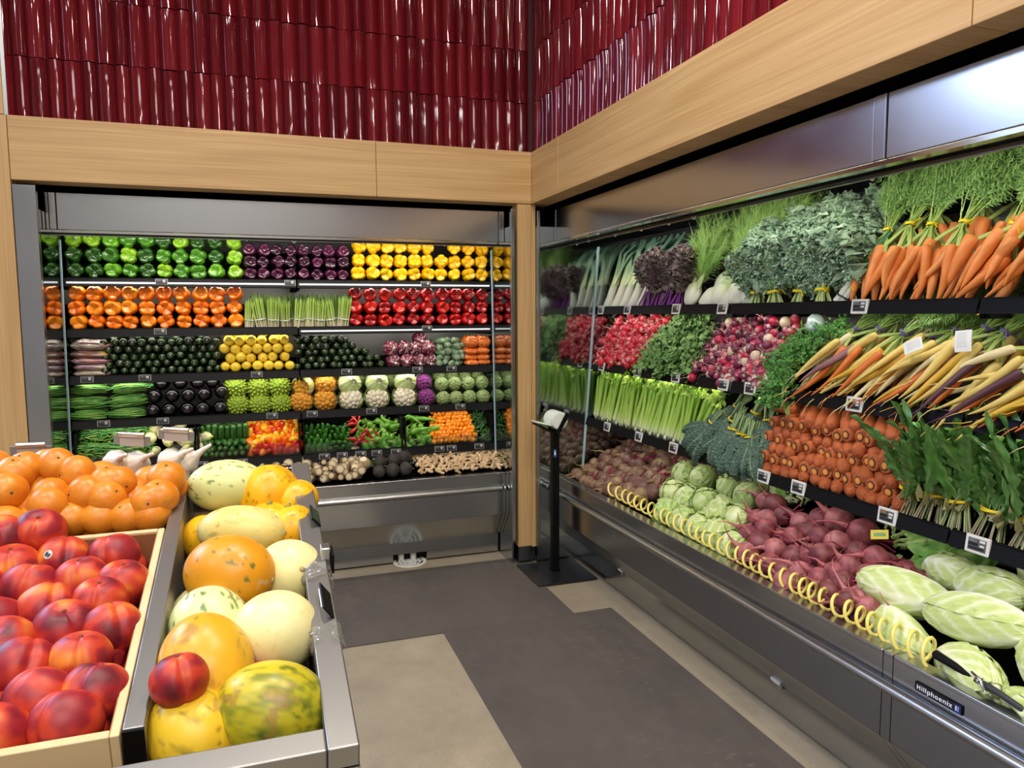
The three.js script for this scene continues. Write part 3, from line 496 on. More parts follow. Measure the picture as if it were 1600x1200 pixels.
  const cbs = [3, 4, 5].map(k => group('carrot_bag', ['film', cb(k), X.film]));
  [[-0.245, 4], [-0.172, 4]].forEach(([x, n], s) => { for (let i = 0; i < n; i++) tag(spawn(cbs[(i + s) % 3], 'carrot_bag', FA, x + rr(-0.004, 0.004), 1.196 + i * 0.038 + (i === 3 ? 0.014 : 0), 0.47 + rr(-0.01, 0.01), [rr(0, 0.12), rr(-0.06, 0.06), rr(-0.05, 0.05)], [0.92, i === 3 ? 1.5 : 0.95, 1]), `bag of small orange carrots, ${s ? 'right' : 'left'} stack on the third shelf, ${ord(i + 1)} from the bottom`, 'carrot bag', 'bags of carrots on the third shelf'); });
}
// ---------------------------------------------------------------- fourth shelf
{
  R = rng(51); // bags of green beans
  const bb = (seed, n = 70, rb = 0.0038, cols = ['#5f9a3c', '#4a8330', '#79a84a', '#5a963a']) => {
    const r = rng(seed), gs = []; const K = cols.map(C);
    for (let k = 0; k < n; k++) {
      const a = (k / n) * Math.PI * 1.5 - Math.PI * 0.25, R1 = 0.8 + r() * 0.22, z0 = Math.cos(a) * 0.06 * R1, y0 = Math.sin(a) * 0.032 * R1, x0 = (r() - 0.5) * 0.06, L = 0.085 + 0.05 * Math.abs(Math.cos(a)) + r() * 0.03, bow = (r() - 0.5) * 0.025, dz = (r() - 0.5) * 0.05, tw = (r() - 0.5) * 0.02, col = K[k % 4];
      gs.push(tube([-0.5, -0.2, 0.15, 0.5].map(t => { const f = 1 - 1.1 * t * t; return [x0 + t * L, y0 * f + bow * (0.25 - t * t) + tw * t, z0 * f + dz * t]; }), [rb * 0.5, rb, rb, rb * 0.5], 5, col));
    }
    return G(gs);
  };
  const bs = [1, 2, 3].map(k => group('green_bean_bag', ['green_beans', bb(k), X.satin, 'stuff'], ['filling', egg(14, 8, 0.05, 0.07, () => C('#2a5a20'), p => [p[2] * 1.05, p[1] * 0.5, p[0]]), X.matte], ['net_tie', tube([[0.07, 0.0, 0.02], [0.085, 0.004, 0.01], [0.1, -0.004, 0.0], [0.108, 0.004, 0.012]], [0.006, 0.004, 0.006, 0.008], 6, C('#3fae62')), X.satin]));
  [[-2.385, 0.968, 'bottom', 0], [-2.385, 1.035, 'middle', 0], [-2.375, 1.108, 'top', 0], [-2.2, 0.97, 'bottom', 1], [-2.195, 1.038, 'middle', 1], [-2.18, 1.108, 'top', 1]].forEach(([x, h, w, s], i) => tag(spawn(bs[i % 3], 'green_bean_bag', FA, x, h, 0.452 + (i % 3) * 0.008, [0.1, rr(-0.12, 0.12), rr(-0.06, 0.06)], [0.98, 1.12, 1]), `bag of green beans at the ${w} of the ${s ? 'right' : 'left'} stack`, 'green beans', 'bags of green beans on the fourth shelf'));
  // aubergines
  const ep = [[0.085, 0], [0.082, 0.016], [0.07, 0.033], [0.035, 0.042], [-0.02, 0.034], [-0.07, 0.022], [-0.09, 0.016], [-0.095, 0]];
  const es = [1, 2].map(k => group('eggplant', ['skin', squash(ep, C('#0a050c'), C('#100812'), C('#3a2a26'), k, 20, 16), X.gloss], ['cap', xf(egg(10, 6, 0.02, 0.02, () => C('#4f6a34')), [0, 0, -0.088]), X.satin], ['stem', xf(stemGeo(0.007, 0.03, C('#5f7a3c')), [0, 0, -0.1]), X.satin]));
  [0, 1, 2, 3, 4].forEach(i => tag(spawn(es[i % 2], 'eggplant', FA, -2.075 + i * 0.0865, 0.976, 0.47, [0, rr(-0.1, 0.1), rr(0, 6)]), `glossy dark eggplant in the bottom row, ${ord(i + 1)} from the left`, 'eggplant', 'eggplants on the fourth shelf'));
  [0, 1, 2, 3, 4].forEach(i => tag(spawn(es[(i + 1) % 2], 'eggplant', FA, -2.07 + i * 0.0865 + (i === 4 ? 0.0 : 0.006), 1.057 + (i === 4 ? 0.012 : 0), 0.49, [0.06, rr(-0.2, 0.2), rr(0, 6)], 0.96), `glossy dark eggplant in the middle row, ${ord(i + 1)} from the left`, 'eggplant', 'eggplants on the fourth shelf'));
  [0, 1, 2, 3].forEach(i => tag(spawn(es[i % 2], 'eggplant', FA, -2.025 + i * 0.085, 1.122, 0.56, [0.1, rr(-0.3, 0.3), rr(0, 6)], 0.95), `glossy dark eggplant in the top row at the back, ${ord(i + 1)} from the left`, 'eggplant', 'eggplants on the fourth shelf'));
  // cauliflowers: a dome of florets over pale leaves; the romanesco has pointed spirals instead
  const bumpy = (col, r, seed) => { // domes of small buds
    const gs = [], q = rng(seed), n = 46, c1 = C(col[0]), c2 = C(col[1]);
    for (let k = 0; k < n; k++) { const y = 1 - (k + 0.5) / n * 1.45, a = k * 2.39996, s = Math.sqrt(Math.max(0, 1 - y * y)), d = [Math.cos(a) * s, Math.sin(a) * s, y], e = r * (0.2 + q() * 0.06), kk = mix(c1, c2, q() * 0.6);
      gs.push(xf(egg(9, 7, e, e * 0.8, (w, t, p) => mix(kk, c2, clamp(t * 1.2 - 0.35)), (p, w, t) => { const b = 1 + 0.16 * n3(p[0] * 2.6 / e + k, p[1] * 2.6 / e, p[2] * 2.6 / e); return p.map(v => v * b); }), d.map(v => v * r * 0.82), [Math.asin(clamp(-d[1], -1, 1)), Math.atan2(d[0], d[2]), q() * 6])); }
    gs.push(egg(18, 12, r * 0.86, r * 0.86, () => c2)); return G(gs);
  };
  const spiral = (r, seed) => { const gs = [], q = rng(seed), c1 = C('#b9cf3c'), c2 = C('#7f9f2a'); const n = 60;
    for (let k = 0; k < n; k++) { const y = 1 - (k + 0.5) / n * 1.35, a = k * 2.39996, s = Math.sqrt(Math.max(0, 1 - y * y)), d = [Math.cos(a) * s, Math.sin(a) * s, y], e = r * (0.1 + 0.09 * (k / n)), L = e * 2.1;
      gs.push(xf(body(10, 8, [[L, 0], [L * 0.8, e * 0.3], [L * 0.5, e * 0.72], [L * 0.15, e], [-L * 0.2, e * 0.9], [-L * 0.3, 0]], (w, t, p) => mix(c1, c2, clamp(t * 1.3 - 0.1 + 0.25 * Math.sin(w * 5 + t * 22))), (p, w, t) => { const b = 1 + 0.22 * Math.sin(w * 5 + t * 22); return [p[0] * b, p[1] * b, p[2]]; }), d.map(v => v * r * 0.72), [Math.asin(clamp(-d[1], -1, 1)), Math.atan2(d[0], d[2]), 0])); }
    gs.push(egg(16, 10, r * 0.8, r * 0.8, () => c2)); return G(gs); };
  const wrapper = (r, col, col2, n = 5, up = 0.5) => { const l = []; for (let k = 0; k < n; k++) { const a0 = k / n * TAU; l.push(['wrapper_leaf', grid(8, 8, (u, t) => { const a = a0 + (u - 0.5) * 1.5, f = Math.PI - t * (Math.PI * (0.5 + up * 0.34)), q = r * (1.03 + 0.1 * t * t) + 0.003 * Math.sin(u * 20 + t * 13), w = Math.sin(f); return [Math.cos(a) * w * q, Math.sin(a) * w * q, Math.cos(f) * q, mix(C('#e7edcf'), mix(C(col2), C(col), t), ss(0.0, 0.16, Math.abs(u - 0.5)))]; }, { wrap: false, p0: false, p1: false }), X.leaf]); } return l; };
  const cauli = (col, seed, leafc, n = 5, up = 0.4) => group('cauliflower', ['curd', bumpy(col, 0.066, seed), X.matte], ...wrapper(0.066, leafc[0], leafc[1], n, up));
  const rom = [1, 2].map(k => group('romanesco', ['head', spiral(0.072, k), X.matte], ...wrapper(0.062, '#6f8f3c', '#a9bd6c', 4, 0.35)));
  [[-1.635, 0.986], [-1.515, 0.985], [-1.4, 0.985]].forEach(([x, h], i) => tag(spawn(rom[i % 2], 'romanesco', FA, x, h, 0.46, [-0.35, rr(-0.2, 0.2), rr(0, 6)], 0.93), `bright green romanesco in the bottom row, ${ord(i + 1)} from the left`, 'romanesco', 'romanesco heads on the fourth shelf'));
  [[-1.645, 1.085], [-1.52, 1.078], [-1.405, 1.085]].forEach(([x, h], i) => tag(spawn(rom[(i + 1) % 2], 'romanesco', FA, x, h, 0.485, [-0.4, rr(-0.3, 0.3), rr(0, 6)], 0.97), `bright green romanesco in the upper row, ${ord(i + 1)} from the left`, 'romanesco', 'romanesco heads on the fourth shelf'));
  tag(spawn(rom[0], 'romanesco', FA, -1.43, 1.115, 0.6, [-0.6, 0, 0], 0.9), 'darker green romanesco behind the others, under the shelf above', 'romanesco', 'romanesco heads on the fourth shelf');
  const oc = [1, 2].map(k => cauli(['#e6a437', '#c07f22'], k, ['#b9b95c', '#d9cf8c'], 4, 0.2)), wc = [3, 4].map(k => cauli(['#efe9d6', '#cdc39c'], k, ['#a9c46a', '#dfe6b8'], 5, 0.3)), pc = [5, 6].map(k => cauli(['#8f3a86', '#6a2666'], k, ['#7f9a6a', '#b9c49a'], 4, 0.2));
  const leafy = [7, 8].map(k => cauli(['#efe9d6', '#cdc39c'], k, ['#b3cd70', '#e4ebc0'], 6, 1.25)), leafyO = cauli(['#eebb3f', '#c88a26'], 9, ['#c9c96a', '#e3dba0'], 5, 0.7);
  const put = (p, n, x, h, d, rot, s, label, grp) => tag(spawn(p, n, FA, x, h, d, rot, s), label, 'cauliflower', grp);
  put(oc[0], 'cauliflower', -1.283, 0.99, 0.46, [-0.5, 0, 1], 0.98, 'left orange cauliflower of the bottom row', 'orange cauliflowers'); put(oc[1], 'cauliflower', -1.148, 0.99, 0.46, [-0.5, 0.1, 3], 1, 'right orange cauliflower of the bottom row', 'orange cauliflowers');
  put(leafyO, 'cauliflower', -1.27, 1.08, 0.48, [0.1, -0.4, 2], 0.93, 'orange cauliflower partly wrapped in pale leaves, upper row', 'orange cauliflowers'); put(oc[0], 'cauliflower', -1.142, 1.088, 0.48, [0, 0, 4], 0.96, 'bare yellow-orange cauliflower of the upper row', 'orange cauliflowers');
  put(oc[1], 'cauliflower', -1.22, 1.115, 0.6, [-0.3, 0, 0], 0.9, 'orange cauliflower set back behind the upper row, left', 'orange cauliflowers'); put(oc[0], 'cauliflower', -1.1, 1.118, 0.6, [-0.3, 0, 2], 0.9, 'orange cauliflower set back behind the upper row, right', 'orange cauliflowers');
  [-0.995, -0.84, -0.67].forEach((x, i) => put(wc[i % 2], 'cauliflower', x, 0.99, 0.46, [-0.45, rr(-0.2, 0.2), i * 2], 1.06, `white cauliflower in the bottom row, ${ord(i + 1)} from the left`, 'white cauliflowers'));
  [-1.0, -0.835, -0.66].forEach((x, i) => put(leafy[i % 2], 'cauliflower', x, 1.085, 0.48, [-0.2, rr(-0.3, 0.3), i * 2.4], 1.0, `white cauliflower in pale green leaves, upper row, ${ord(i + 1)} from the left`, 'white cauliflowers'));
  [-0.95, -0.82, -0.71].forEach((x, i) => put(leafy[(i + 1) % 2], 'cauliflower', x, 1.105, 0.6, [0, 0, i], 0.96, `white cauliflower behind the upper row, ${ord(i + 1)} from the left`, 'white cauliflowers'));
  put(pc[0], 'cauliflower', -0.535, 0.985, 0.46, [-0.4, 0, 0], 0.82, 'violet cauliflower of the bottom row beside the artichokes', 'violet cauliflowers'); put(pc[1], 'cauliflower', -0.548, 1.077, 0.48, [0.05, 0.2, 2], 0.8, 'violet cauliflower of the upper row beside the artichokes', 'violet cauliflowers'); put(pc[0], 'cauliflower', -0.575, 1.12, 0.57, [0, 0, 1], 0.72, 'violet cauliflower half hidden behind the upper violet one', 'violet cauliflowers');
  // artichokes
  const art = seed => { const gs = [egg(14, 10, 0.036, 0.038, () => C('#5d7546'))], q = rng(seed); for (let k = 0; k < 58; k++) { const f = 0.16 + 2.3 * Math.pow(k / 57, 0.8), a = k * 2.39996, L = 0.021 + 0.006 * q(), w = 0.0125, rad = 0.0375 + 0.003 * q(); const b = blade(4, 4, t => { const ff = f + 0.38 - t * 0.62, r2 = rad + 0.004 * Math.sin(t * 3) + 0.002; return [Math.cos(a) * Math.sin(ff) * r2, Math.sin(a) * Math.sin(ff) * r2, Math.cos(ff) * r2 * 1.08]; }, t => w * Math.pow(Math.max(0, 1 - t * t * t), 0.6), (s, t) => { const ff = f; return [-Math.cos(a) * Math.sin(ff) * s * s * 0.004, -Math.sin(a) * Math.sin(ff) * s * s * 0.004, -Math.cos(ff) * s * s * 0.004]; }, (s, t) => mix(mix(C('#7f9a5c'), C('#a9bb7c'), q() * 0.3 + t * 0.4), C('#7a6a52'), t > 0.9 ? 0.4 : 0), () => [-Math.sin(a), Math.cos(a), 0]); gs.push(b); } return G(gs); };
  const as = [1, 2].map(k => group('artichoke', ['bracts', art(k), X.leaf], ['stem', tube([[0, 0, -0.034], [0, 0, -0.06]], 0.011, 8, C('#8fa06c')), X.satin]));
  [[0.973, 0.45, 0], [1.062, 0.475, 1], [1.1, 0.56, 2]].forEach(([h, d, j]) => [-0.43, -0.345, -0.258, -0.168].forEach((x, i) => tag(spawn(as[(i + j) % 2], 'artichoke', FA, x + rr(-0.004, 0.004), h, d, [rr(-0.5, 0.2), rr(-0.3, 0.3), rr(0, 6)], 1.03), `green artichoke in the ${['bottom', 'upper', 'rearmost'][j]} row on the fourth shelf, ${ord(i + 1)} from the left`, 'artichoke', 'artichokes on the fourth shelf')));
}
// ---------------------------------------------------------------- lowest shelf: the bins
{
  R = rng(61);
  // netted snap peas
  const pods = (seed, n, cols) => { const r = rng(seed), gs = [], K = cols.map(C); for (let k = 0; k < n; k++) { const a = k * 2.39996, y = 1 - (k + 0.5) / n * 1.5, s = Math.sqrt(Math.max(0, 1 - y * y)), c = [Math.cos(a) * s * 0.072, y * 0.05, Math.sin(a) * s * 0.06], t0 = r() * TAU, L = 0.033 + r() * 0.012; const dir = [Math.cos(t0), Math.sin(t0) * 0.5, Math.sin(t0) * 0.25]; gs.push(tube([-1, -0.5, 0, 0.5, 1].map(t => [c[0] + dir[0] * L * t, c[1] + dir[1] * L * t + 0.006 * (1 - t * t), c[2] + dir[2] * L * t + 0.004 * (1 - t * t)]), [0.002, 0.006, 0.0075, 0.006, 0.002], 6, K[k % K.length], 0.6)); } return G(gs); };
  const ps = [1, 2, 3].map(k => group('snap_pea_bag', ['pods', pods(k, 80, ['#6a9a3c', '#86b050', '#56802e', '#98bd62']), X.satin, 'stuff'], ['filling', egg(14, 8, 0.06, 0.05, () => C('#2c5a20'), p => [p[0] * 1.1, p[1] * 0.7, p[2]]), X.matte], ['net', G([0, 1, 2, 3].map(j => tube(Array.from({ length: 13 }, (_, i) => { const a = i / 12 * Math.PI - 0.1; return [Math.cos(a) * 0.08, 0.05 * Math.sin(a) + 0.012, 0.062 - j * 0.022 + 0.008 * Math.sin(i * 2 + j)]; }), 0.0016, 4, C('#48ad62')))), X.satin]));
  [[-2.4, 0.755, 0.45], [-2.39, 0.83, 0.52], [-2.28, 0.752, 0.43], [-2.28, 0.832, 0.51], [-2.16, 0.765, 0.44], [-2.17, 0.838, 0.52]].forEach(([x, h, d], i) => tag(spawn(ps[i % 3], 'snap_pea_bag', FA, x, h, d, [0.35, rr(-0.3, 0.3), rr(-0.15, 0.15)], 0.98), `green netted bag of snap peas, ${i % 2 ? 'rear' : 'front'} row of the left bin, ${ord((i >> 1) + 1)} from the left`, 'snap peas', 'bags of snap peas in the left bin'));
  // endives
  const en = seed => group('endive', ['leaves', body(18, 12, [[0.062, 0], [0.054, 0.012], [0.03, 0.024], [-0.01, 0.029], [-0.045, 0.022], [-0.056, 0.012], [-0.058, 0]], (w, t, p) => mix(mix(C('#e9e7b4'), C('#f3f1dc'), ss(0.3, 0.8, t)), C('#c9cf62'), ss(0.3, 0, t) * 0.8), (p, w, t) => { const b = 1 + 0.07 * Math.sign(Math.sin(w * 2.5 + t * 2)) * Math.sqrt(Math.abs(Math.sin(w * 2.5 + t * 2))); return [p[0] * b, p[1] * b, p[2]]; }), X.satin], ['leaf_tip', xf(egg(8, 6, 0.008, 0.014, () => C('#d5d66a')), [0.004, 0, 0.056]), X.satin]);
  const es = [1, 2].map(en), el = [];
  for (const [x, h, d] of [[-1.84, 0.745, 0.44], [-1.86, 0.82, 0.46], [-1.77, 0.8, 0.44], [-1.69, 0.8, 0.44], [-1.63, 0.79, 0.46], [-1.73, 0.84, 0.5], [-1.65, 0.83, 0.5], [-1.8, 0.84, 0.5], [-1.76, 0.735, 0.42], [-1.68, 0.74, 0.42], [-1.6, 0.75, 0.44], [-1.585, 0.81, 0.48], [-1.84, 0.86, 0.54], [-1.71, 0.87, 0.55]]) el.push(spawn(es[el.length % 2], 'endive', FA, x - 0.24, h, d, [rr(-0.6, 0.2), rr(-0.9, 0.9), rr(0, 6)], rr(0.95, 1.1)));
  rowLabels(el, 'pale yellow endive in the heap beside the snap peas', 'endive', 'endives in the left bin', 3);
  // small cucumbers, standing up against the bin, and the ends of a lower layer
  const cp = [[0.07, 0], [0.068, 0.009], [0.055, 0.0155], [0, 0.017], [-0.055, 0.015], [-0.068, 0.008], [-0.07, 0]];
  const cs = [1, 2].map(k => group('mini_cucumber', ['skin', squash(cp, C('#2c5a24'), C('#4d7a38'), C('#7d9a5a'), k, 12, 12, 0.03), X.wax], ['stem_end', xf(egg(6, 4, 0.005, 0.006, () => C('#8ba06a')), [0, 0, -0.07]), X.satin])), cl = [];
  for (let i = 0; i < 8; i++) cl.push(spawn(cs[i % 2], 'mini_cucumber', FA, -1.83 + i * 0.033, 0.812 + 0.005 * Math.sin(i), 0.47 + rr(0, 0.02), [-1.05, 0, 0.15 + rr(-0.1, 0.1)], rr(0.95, 1.08)));
  for (let j = 0; j < 3; j++) for (let i = 0; i < 7; i++) cl.push(spawn(cs[(i + j) % 2], 'mini_cucumber', FA, -1.82 + i * 0.034 + (j % 2) * 0.016, 0.716 + j * 0.029, 0.43 + j * 0.012, [rr(-0.1, 0.1), rr(-0.2, 0.2), rr(0, 6)], 0.95));
  for (let i = 0; i < 6; i++) cl.push(spawn(cs[i % 2], 'mini_cucumber', FA, -1.8 + i * 0.036, 0.86, 0.6, [rr(-0.2, 0.2), rr(0.9, 1.9), 0], 1));
  rowLabels(cl, 'small green cucumber in the second bin', 'cucumber', 'small cucumbers in the second bin', 5);
  // little sweet peppers
  const mp = (c1, c2, k) => group('mini_pepper', ['flesh', body(14, 12, [[0.03, 0], [0.027, 0.009], [0.01, 0.0165], [-0.012, 0.0185], [-0.024, 0.013], [-0.027, 0]], (w, t, p) => mix(C(c1), C(c2), clamp(0.5 + n3(p[0] * 60 + k, p[1] * 60, p[2] * 40))), (p, w, t) => { const b = 1 + 0.09 * Math.sin(w * 3 + k); return [p[0] * b, p[1] * b, p[2]]; }), X.gloss], ['stem', xf(stemGeo(0.0025, 0.016, C('#7c9a3a')), [0, 0, -0.024]), X.satin]);
  const ms = [mp('#f5860c', '#ec6a08', 1), mp('#f2a30c', '#f5b81c', 2), mp('#d8321a', '#c01c14', 3), mp('#f2720c', '#e85a0a', 4), mp('#e9b41c', '#f2c832', 5)], ml = [];
  for (let j = 0; j < 7; j++) for (let i = 0; i < 9; i++) { const red = j < 2 && R() < 0.75; ml.push(spawn(red ? ms[2] : pick(ms), 'mini_pepper', FA, -1.575 + i * 0.0325 + (j % 2) * 0.014 + rr(-0.004, 0.004), 0.712 + j * 0.026 + rr(-0.004, 0.004), 0.405 + j * 0.02 + rr(-0.008, 0.008), [rr(-1.6, 0.4), rr(-0.8, 0.8), rr(0, 6)], rr(0.95, 1.25))); }
  rowLabels(ml, 'little sweet pepper in the mixed heap', 'sweet pepper', 'little sweet peppers in the second bin', 6);
  // jalapenos
  const ja = [1, 2].map(k => group('green_chili', ['flesh', squash([[0.034, 0], [0.03, 0.007], [0.012, 0.0135], [-0.02, 0.015], [-0.031, 0.011], [-0.034, 0]], C('#2f6a22'), C('#4a8a2c'), C('#3a7a26'), k, 12, 10), X.gloss], ['stem', xf(stemGeo(0.003, 0.014, C('#6c8f3c')), [0, 0, -0.032]), X.satin])), jl = [];
  for (let j = 0; j < 5; j++) for (let i = 0; i < 8; i++) jl.push(spawn(ja[(i + j) % 2], 'green_chili', FA, -1.265 + i * 0.0345 + (j % 2) * 0.015, 0.71 + j * 0.027 + rr(-0.004, 0.004), 0.4 + j * 0.026, [rr(-1.4, -0.2), rr(-0.5, 0.5), rr(0, 6)], rr(0.95, 1.15)));
  rowLabels(jl, 'short green chili in the heap beside the red chilies', 'green chili', 'short green chilies in the third bin', 5);
  // long red chilies, curled, and long green peppers
  const curl = (seed, L, r0, col, bend) => { const r = rng(seed), pts = [], b1 = (r() - 0.5) * bend, b2 = (r() - 0.5) * bend; let a = r() * 0.6, p = [0, 0, 0]; for (let k = 0; k <= 12; k++) { pts.push([...p]); a += (b1 + b2 * Math.sin(k * 0.8)) * 0.3; p = [p[0] + Math.cos(a) * L / 12, p[1] + Math.sin(a) * L / 12, p[2] + 0.002 * Math.sin(k + seed)]; } return tube(pts, pts.map((_, k) => r0 * (k === 0 ? 0.7 : k < 3 ? 1.05 : lerp(1, 0.2, Math.pow((k - 2) / 10, 1.6)) * (1 + 0.1 * Math.sin(k * 1.9 + seed)))), 9, t => mix(C(col[0]), C(col[1]), clamp(0.5 + n3(t * 6, seed, 0.3)))); };
  const rc = [1, 2, 3].map(k => group('red_chili', ['flesh', curl(k, 0.15, 0.0125, ['#c4141a', '#9a0e18'], 3), X.gloss], ['stem', tube([[0, 0, 0], [-0.01, 0.002, 0], [-0.022, 0.006, 0.003]], [0.006, 0.0035, 0.003], 6, C('#6f8a3a')), X.satin])), rl = [];
  for (const [x, h, d, a] of [[-1.0, 0.83, 0.46, 0.2], [-0.99, 0.79, 0.43, 0.1], [-0.9, 0.81, 0.42, -1.3], [-1.0, 0.755, 0.41, -0.2], [-0.93, 0.78, 0.4, -1.5], [-0.97, 0.725, 0.4, 0], [-0.93, 0.735, 0.405, -0.4], [-0.98, 0.85, 0.5, 0.3], [-0.88, 0.72, 0.4, 0.2]]) rl.push(spawn(rc[rl.length % 3], 'red_chili', FA, x - 0.02, h, d, [0, rr(-0.3, 0.3), a], 0.9));
  rowLabels(rl, 'long curled red chili in the third bin', 'red chili', 'long red chilies in the third bin', 3);
  const lg = [1, 2, 3, 4].map(k => group('long_pepper', ['flesh', curl(k + 20, 0.17, 0.0195, ['#6aa52c', '#4d8a22'], 2.2), X.gloss], ['stem', tube([[0, 0, 0], [-0.012, 0.002, 0], [-0.026, 0.008, 0.003]], [0.009, 0.0045, 0.004], 6, C('#7f9f4a')), X.satin])), ll = [];
  for (let k = 0; k < 46; k++) { const i = k % 12, j = Math.floor(k / 12), q = j * 0.036; ll.push(spawn(lg[k % 4], 'long_pepper', FA, -0.93 + i * 0.035 + rr(-0.02, 0.02), 0.735 + q + rr(-0.008, 0.008) + (j === 3 ? 0.0 : 0), 0.4 + j * 0.035 + rr(-0.01, 0.01), [rr(-0.2, 0.2), rr(-0.5, 0.5), pick([rr(-1.9, -1.1), rr(-1.4, -0.6), rr(-0.3, 0.3), rr(-2.4, -1.8)])], rr(0.85, 1.05))); }
  rowLabels(ll, 'long light green pepper in the tangled heap', 'green pepper', 'long green peppers in the third and fourth bins', 4);
  // habaneros
  const hb = [1, 2, 3].map(k => group('habanero', ['flesh', egg(10, 8, 0.0155, 0.019, (w, t, p) => mix(C('#f6a01a'), C('#f47f14'), clamp(0.5 + n3(p[0] * 90 + k, p[1] * 90, p[2] * 90))), (p, w, t) => { const b = 1 + 0.13 * Math.sin(w * 3 + k * 2 + t * 3) + 0.08 * n3(p[0] * 120, p[1] * 120 + k, p[2] * 120); return [p[0] * b, p[1] * b, p[2] * (1 + 0.08 * Math.sin(w * 2))]; }), X.gloss], ['stem', xf(stemGeo(0.0018, 0.012, C('#8fa04a')), [0, 0, -0.017]), X.satin])), hl = [];
  for (let j = 0; j < 9; j++) for (let i = 0; i < 11; i++) { if (j > 6 && (i < 1 || i > 9)) continue; hl.push(spawn(pick(hb), 'habanero', FA, -0.505 + i * 0.0255 + (j % 2) * 0.012 + rr(-0.005, 0.005), 0.712 + j * 0.0215 + rr(-0.004, 0.004), 0.392 + j * 0.018 + rr(-0.006, 0.006), [rr(-1.5, 0.5), rr(-1, 1), rr(0, 6)], rr(0.85, 1.15))); }
  rowLabels(hl, 'small wrinkled orange chili in the bright heap', 'orange chili', 'orange chilies in the fourth bin', 8);
  const sc = [1, 2, 3].map(k => group('slim_chili', ['flesh', curl(k + 40, 0.075, 0.006, ['#2c6424', '#1f4f1c'], 1.6), X.gloss], ['stem', tube([[0, 0, 0], [-0.008, 0.002, 0], [-0.016, 0.003, 0.002]], [0.003, 0.0016, 0.0014], 5, C('#8fae5c')), X.satin])), sl = [];
  for (let j = 0; j < 8; j++) for (let i = 0; i < 8; i++) sl.push(spawn(pick(sc), 'slim_chili', FA, -0.245 + i * 0.016 + rr(-0.02, 0.02), 0.715 + j * 0.02 + rr(-0.006, 0.006), 0.395 + j * 0.02 + rr(-0.006, 0.006), [rr(-0.5, 0.5), rr(-0.8, 0.8), rr(-2.6, 0.4)], rr(0.9, 1.15)));
  rowLabels(sl, 'slim green chili at the right end', 'green chili', 'slim green chilies in the fourth bin', 7);
  // well of the back case: cut roots, dark radishes, ginger
  const log = (seed, r0, L, c1, c2, face) => group('cut_root', ['skin', body(14, 10, [[L / 2, r0 * 0.86], [L / 2 - 0.003, r0], [L * 0.2, r0 * 1.03], [-L * 0.3, r0 * 0.9], [-L / 2, r0 * 0.5], [-L / 2 - 0.004, 0]], (w, t, p) => mix(C(c1), C(c2), clamp(0.5 + 1.4 * n3(p[0] * 50 + seed, p[1] * 50, p[2] * 30))), (p, w, t) => { const b = 1 + 0.12 * n3(p[0] * 40 + seed, p[1] * 40, p[2] * 25); return [p[0] * b, p[1] * b, p[2]]; }), X.matte], ['cut_face', xf(egg(14, 6, r0 * 0.88, 0.003, (w, t, p) => mix(C(face), C('#7d6a4c'), ss(0.6, 1, Math.hypot(p[0], p[1]) / r0))), [0, 0, L / 2 - 0.001]), X.matte]);
  const FAW = { at: (x, s, n) => V(x, 0.55 + s * 0.26 + n * 0.966, -(0.2 + s * 0.966 - n * 0.26)), q: QA };
  const lw = [log(1, 0.021, 0.11, '#8a7458', '#6d5a42', '#cdbb94'), log(2, 0.026, 0.11, '#9a866a', '#74614a', '#d5c8a4'), log(3, 0.017, 0.1, '#7d684e', '#5e4c38', '#c4b088')], wl = [];
  for (let j = 0; j < 7; j++) for (let i = 0; i < 13; i++) { const n = Math.max(0.012, (j < 1 ? 0.0 : 0.022)); wl.push(spawn(lw[(i * 2 + j) % 3], 'cut_root', FAW, -1.5 + i * 0.042 + (j % 2) * 0.02 + rr(-0.006, 0.006), 0.03 + j * 0.04, n + rr(-0.004, 0.01), [-0.25 + rr(-0.2, 0.2), rr(-0.5, 0.5), rr(0, 6)], rr(0.85, 1.1))); }
  rowLabels(wl, 'cut brown root in the heap in the well', 'root', 'cut roots in the well of the back case', 5);
  const knob = (seed, c1, c2, r0) => egg(16, 12, r0, r0 * 0.95, (w, t, p) => mix(C(c1), C(c2), clamp(0.5 + 1.5 * n3(p[0] * 45 + seed, p[1] * 45, p[2] * 45))), (p, w, t) => { const b = 1 + 0.12 * n3(p[0] * 30 + seed, p[1] * 30, p[2] * 30) + 0.05 * n3(p[0] * 90, p[1] * 90, p[2] * 90 + seed); return p.map(q => q * b); });
  const ce = [1, 2].map(k => group('celeriac', ['skin', knob(k, '#b59c78', '#8a7355', 0.046), X.matte], ['cut_top', xf(egg(12, 5, 0.024, 0.004, () => C('#e3d8b6')), [0.01, 0, 0.042], [0, 0.2, 0]), X.matte]));
  const br = [1, 2].map(k => group('black_radish', ['skin', knob(k + 5, '#3a342f', '#24201e', 0.042), X.matte], ['root_tip', tube([[0, -0.038, 0], [0.004, -0.055, 0.004]], [0.008, 0.002], 6, C('#4a4038')), X.matte]));
  [[-0.99, 0.07, 0.03], [-0.985, 0.19, 0.045], [-0.915, 0.235, 0.05], [-0.945, 0.13, 0.035], [-0.985, 0.255, 0.06]].forEach(([x, s, n], i) => tag(spawn(ce[i % 2], 'celeriac', FAW, x, s, n, [rr(-1, 0), rr(-1, 1), rr(0, 6)], rr(0.85, 1)), `knobbly pale celeriac between the cut roots and the black radishes, ${ord(i + 1)} of five`, 'celeriac', 'celeriac in the well'));
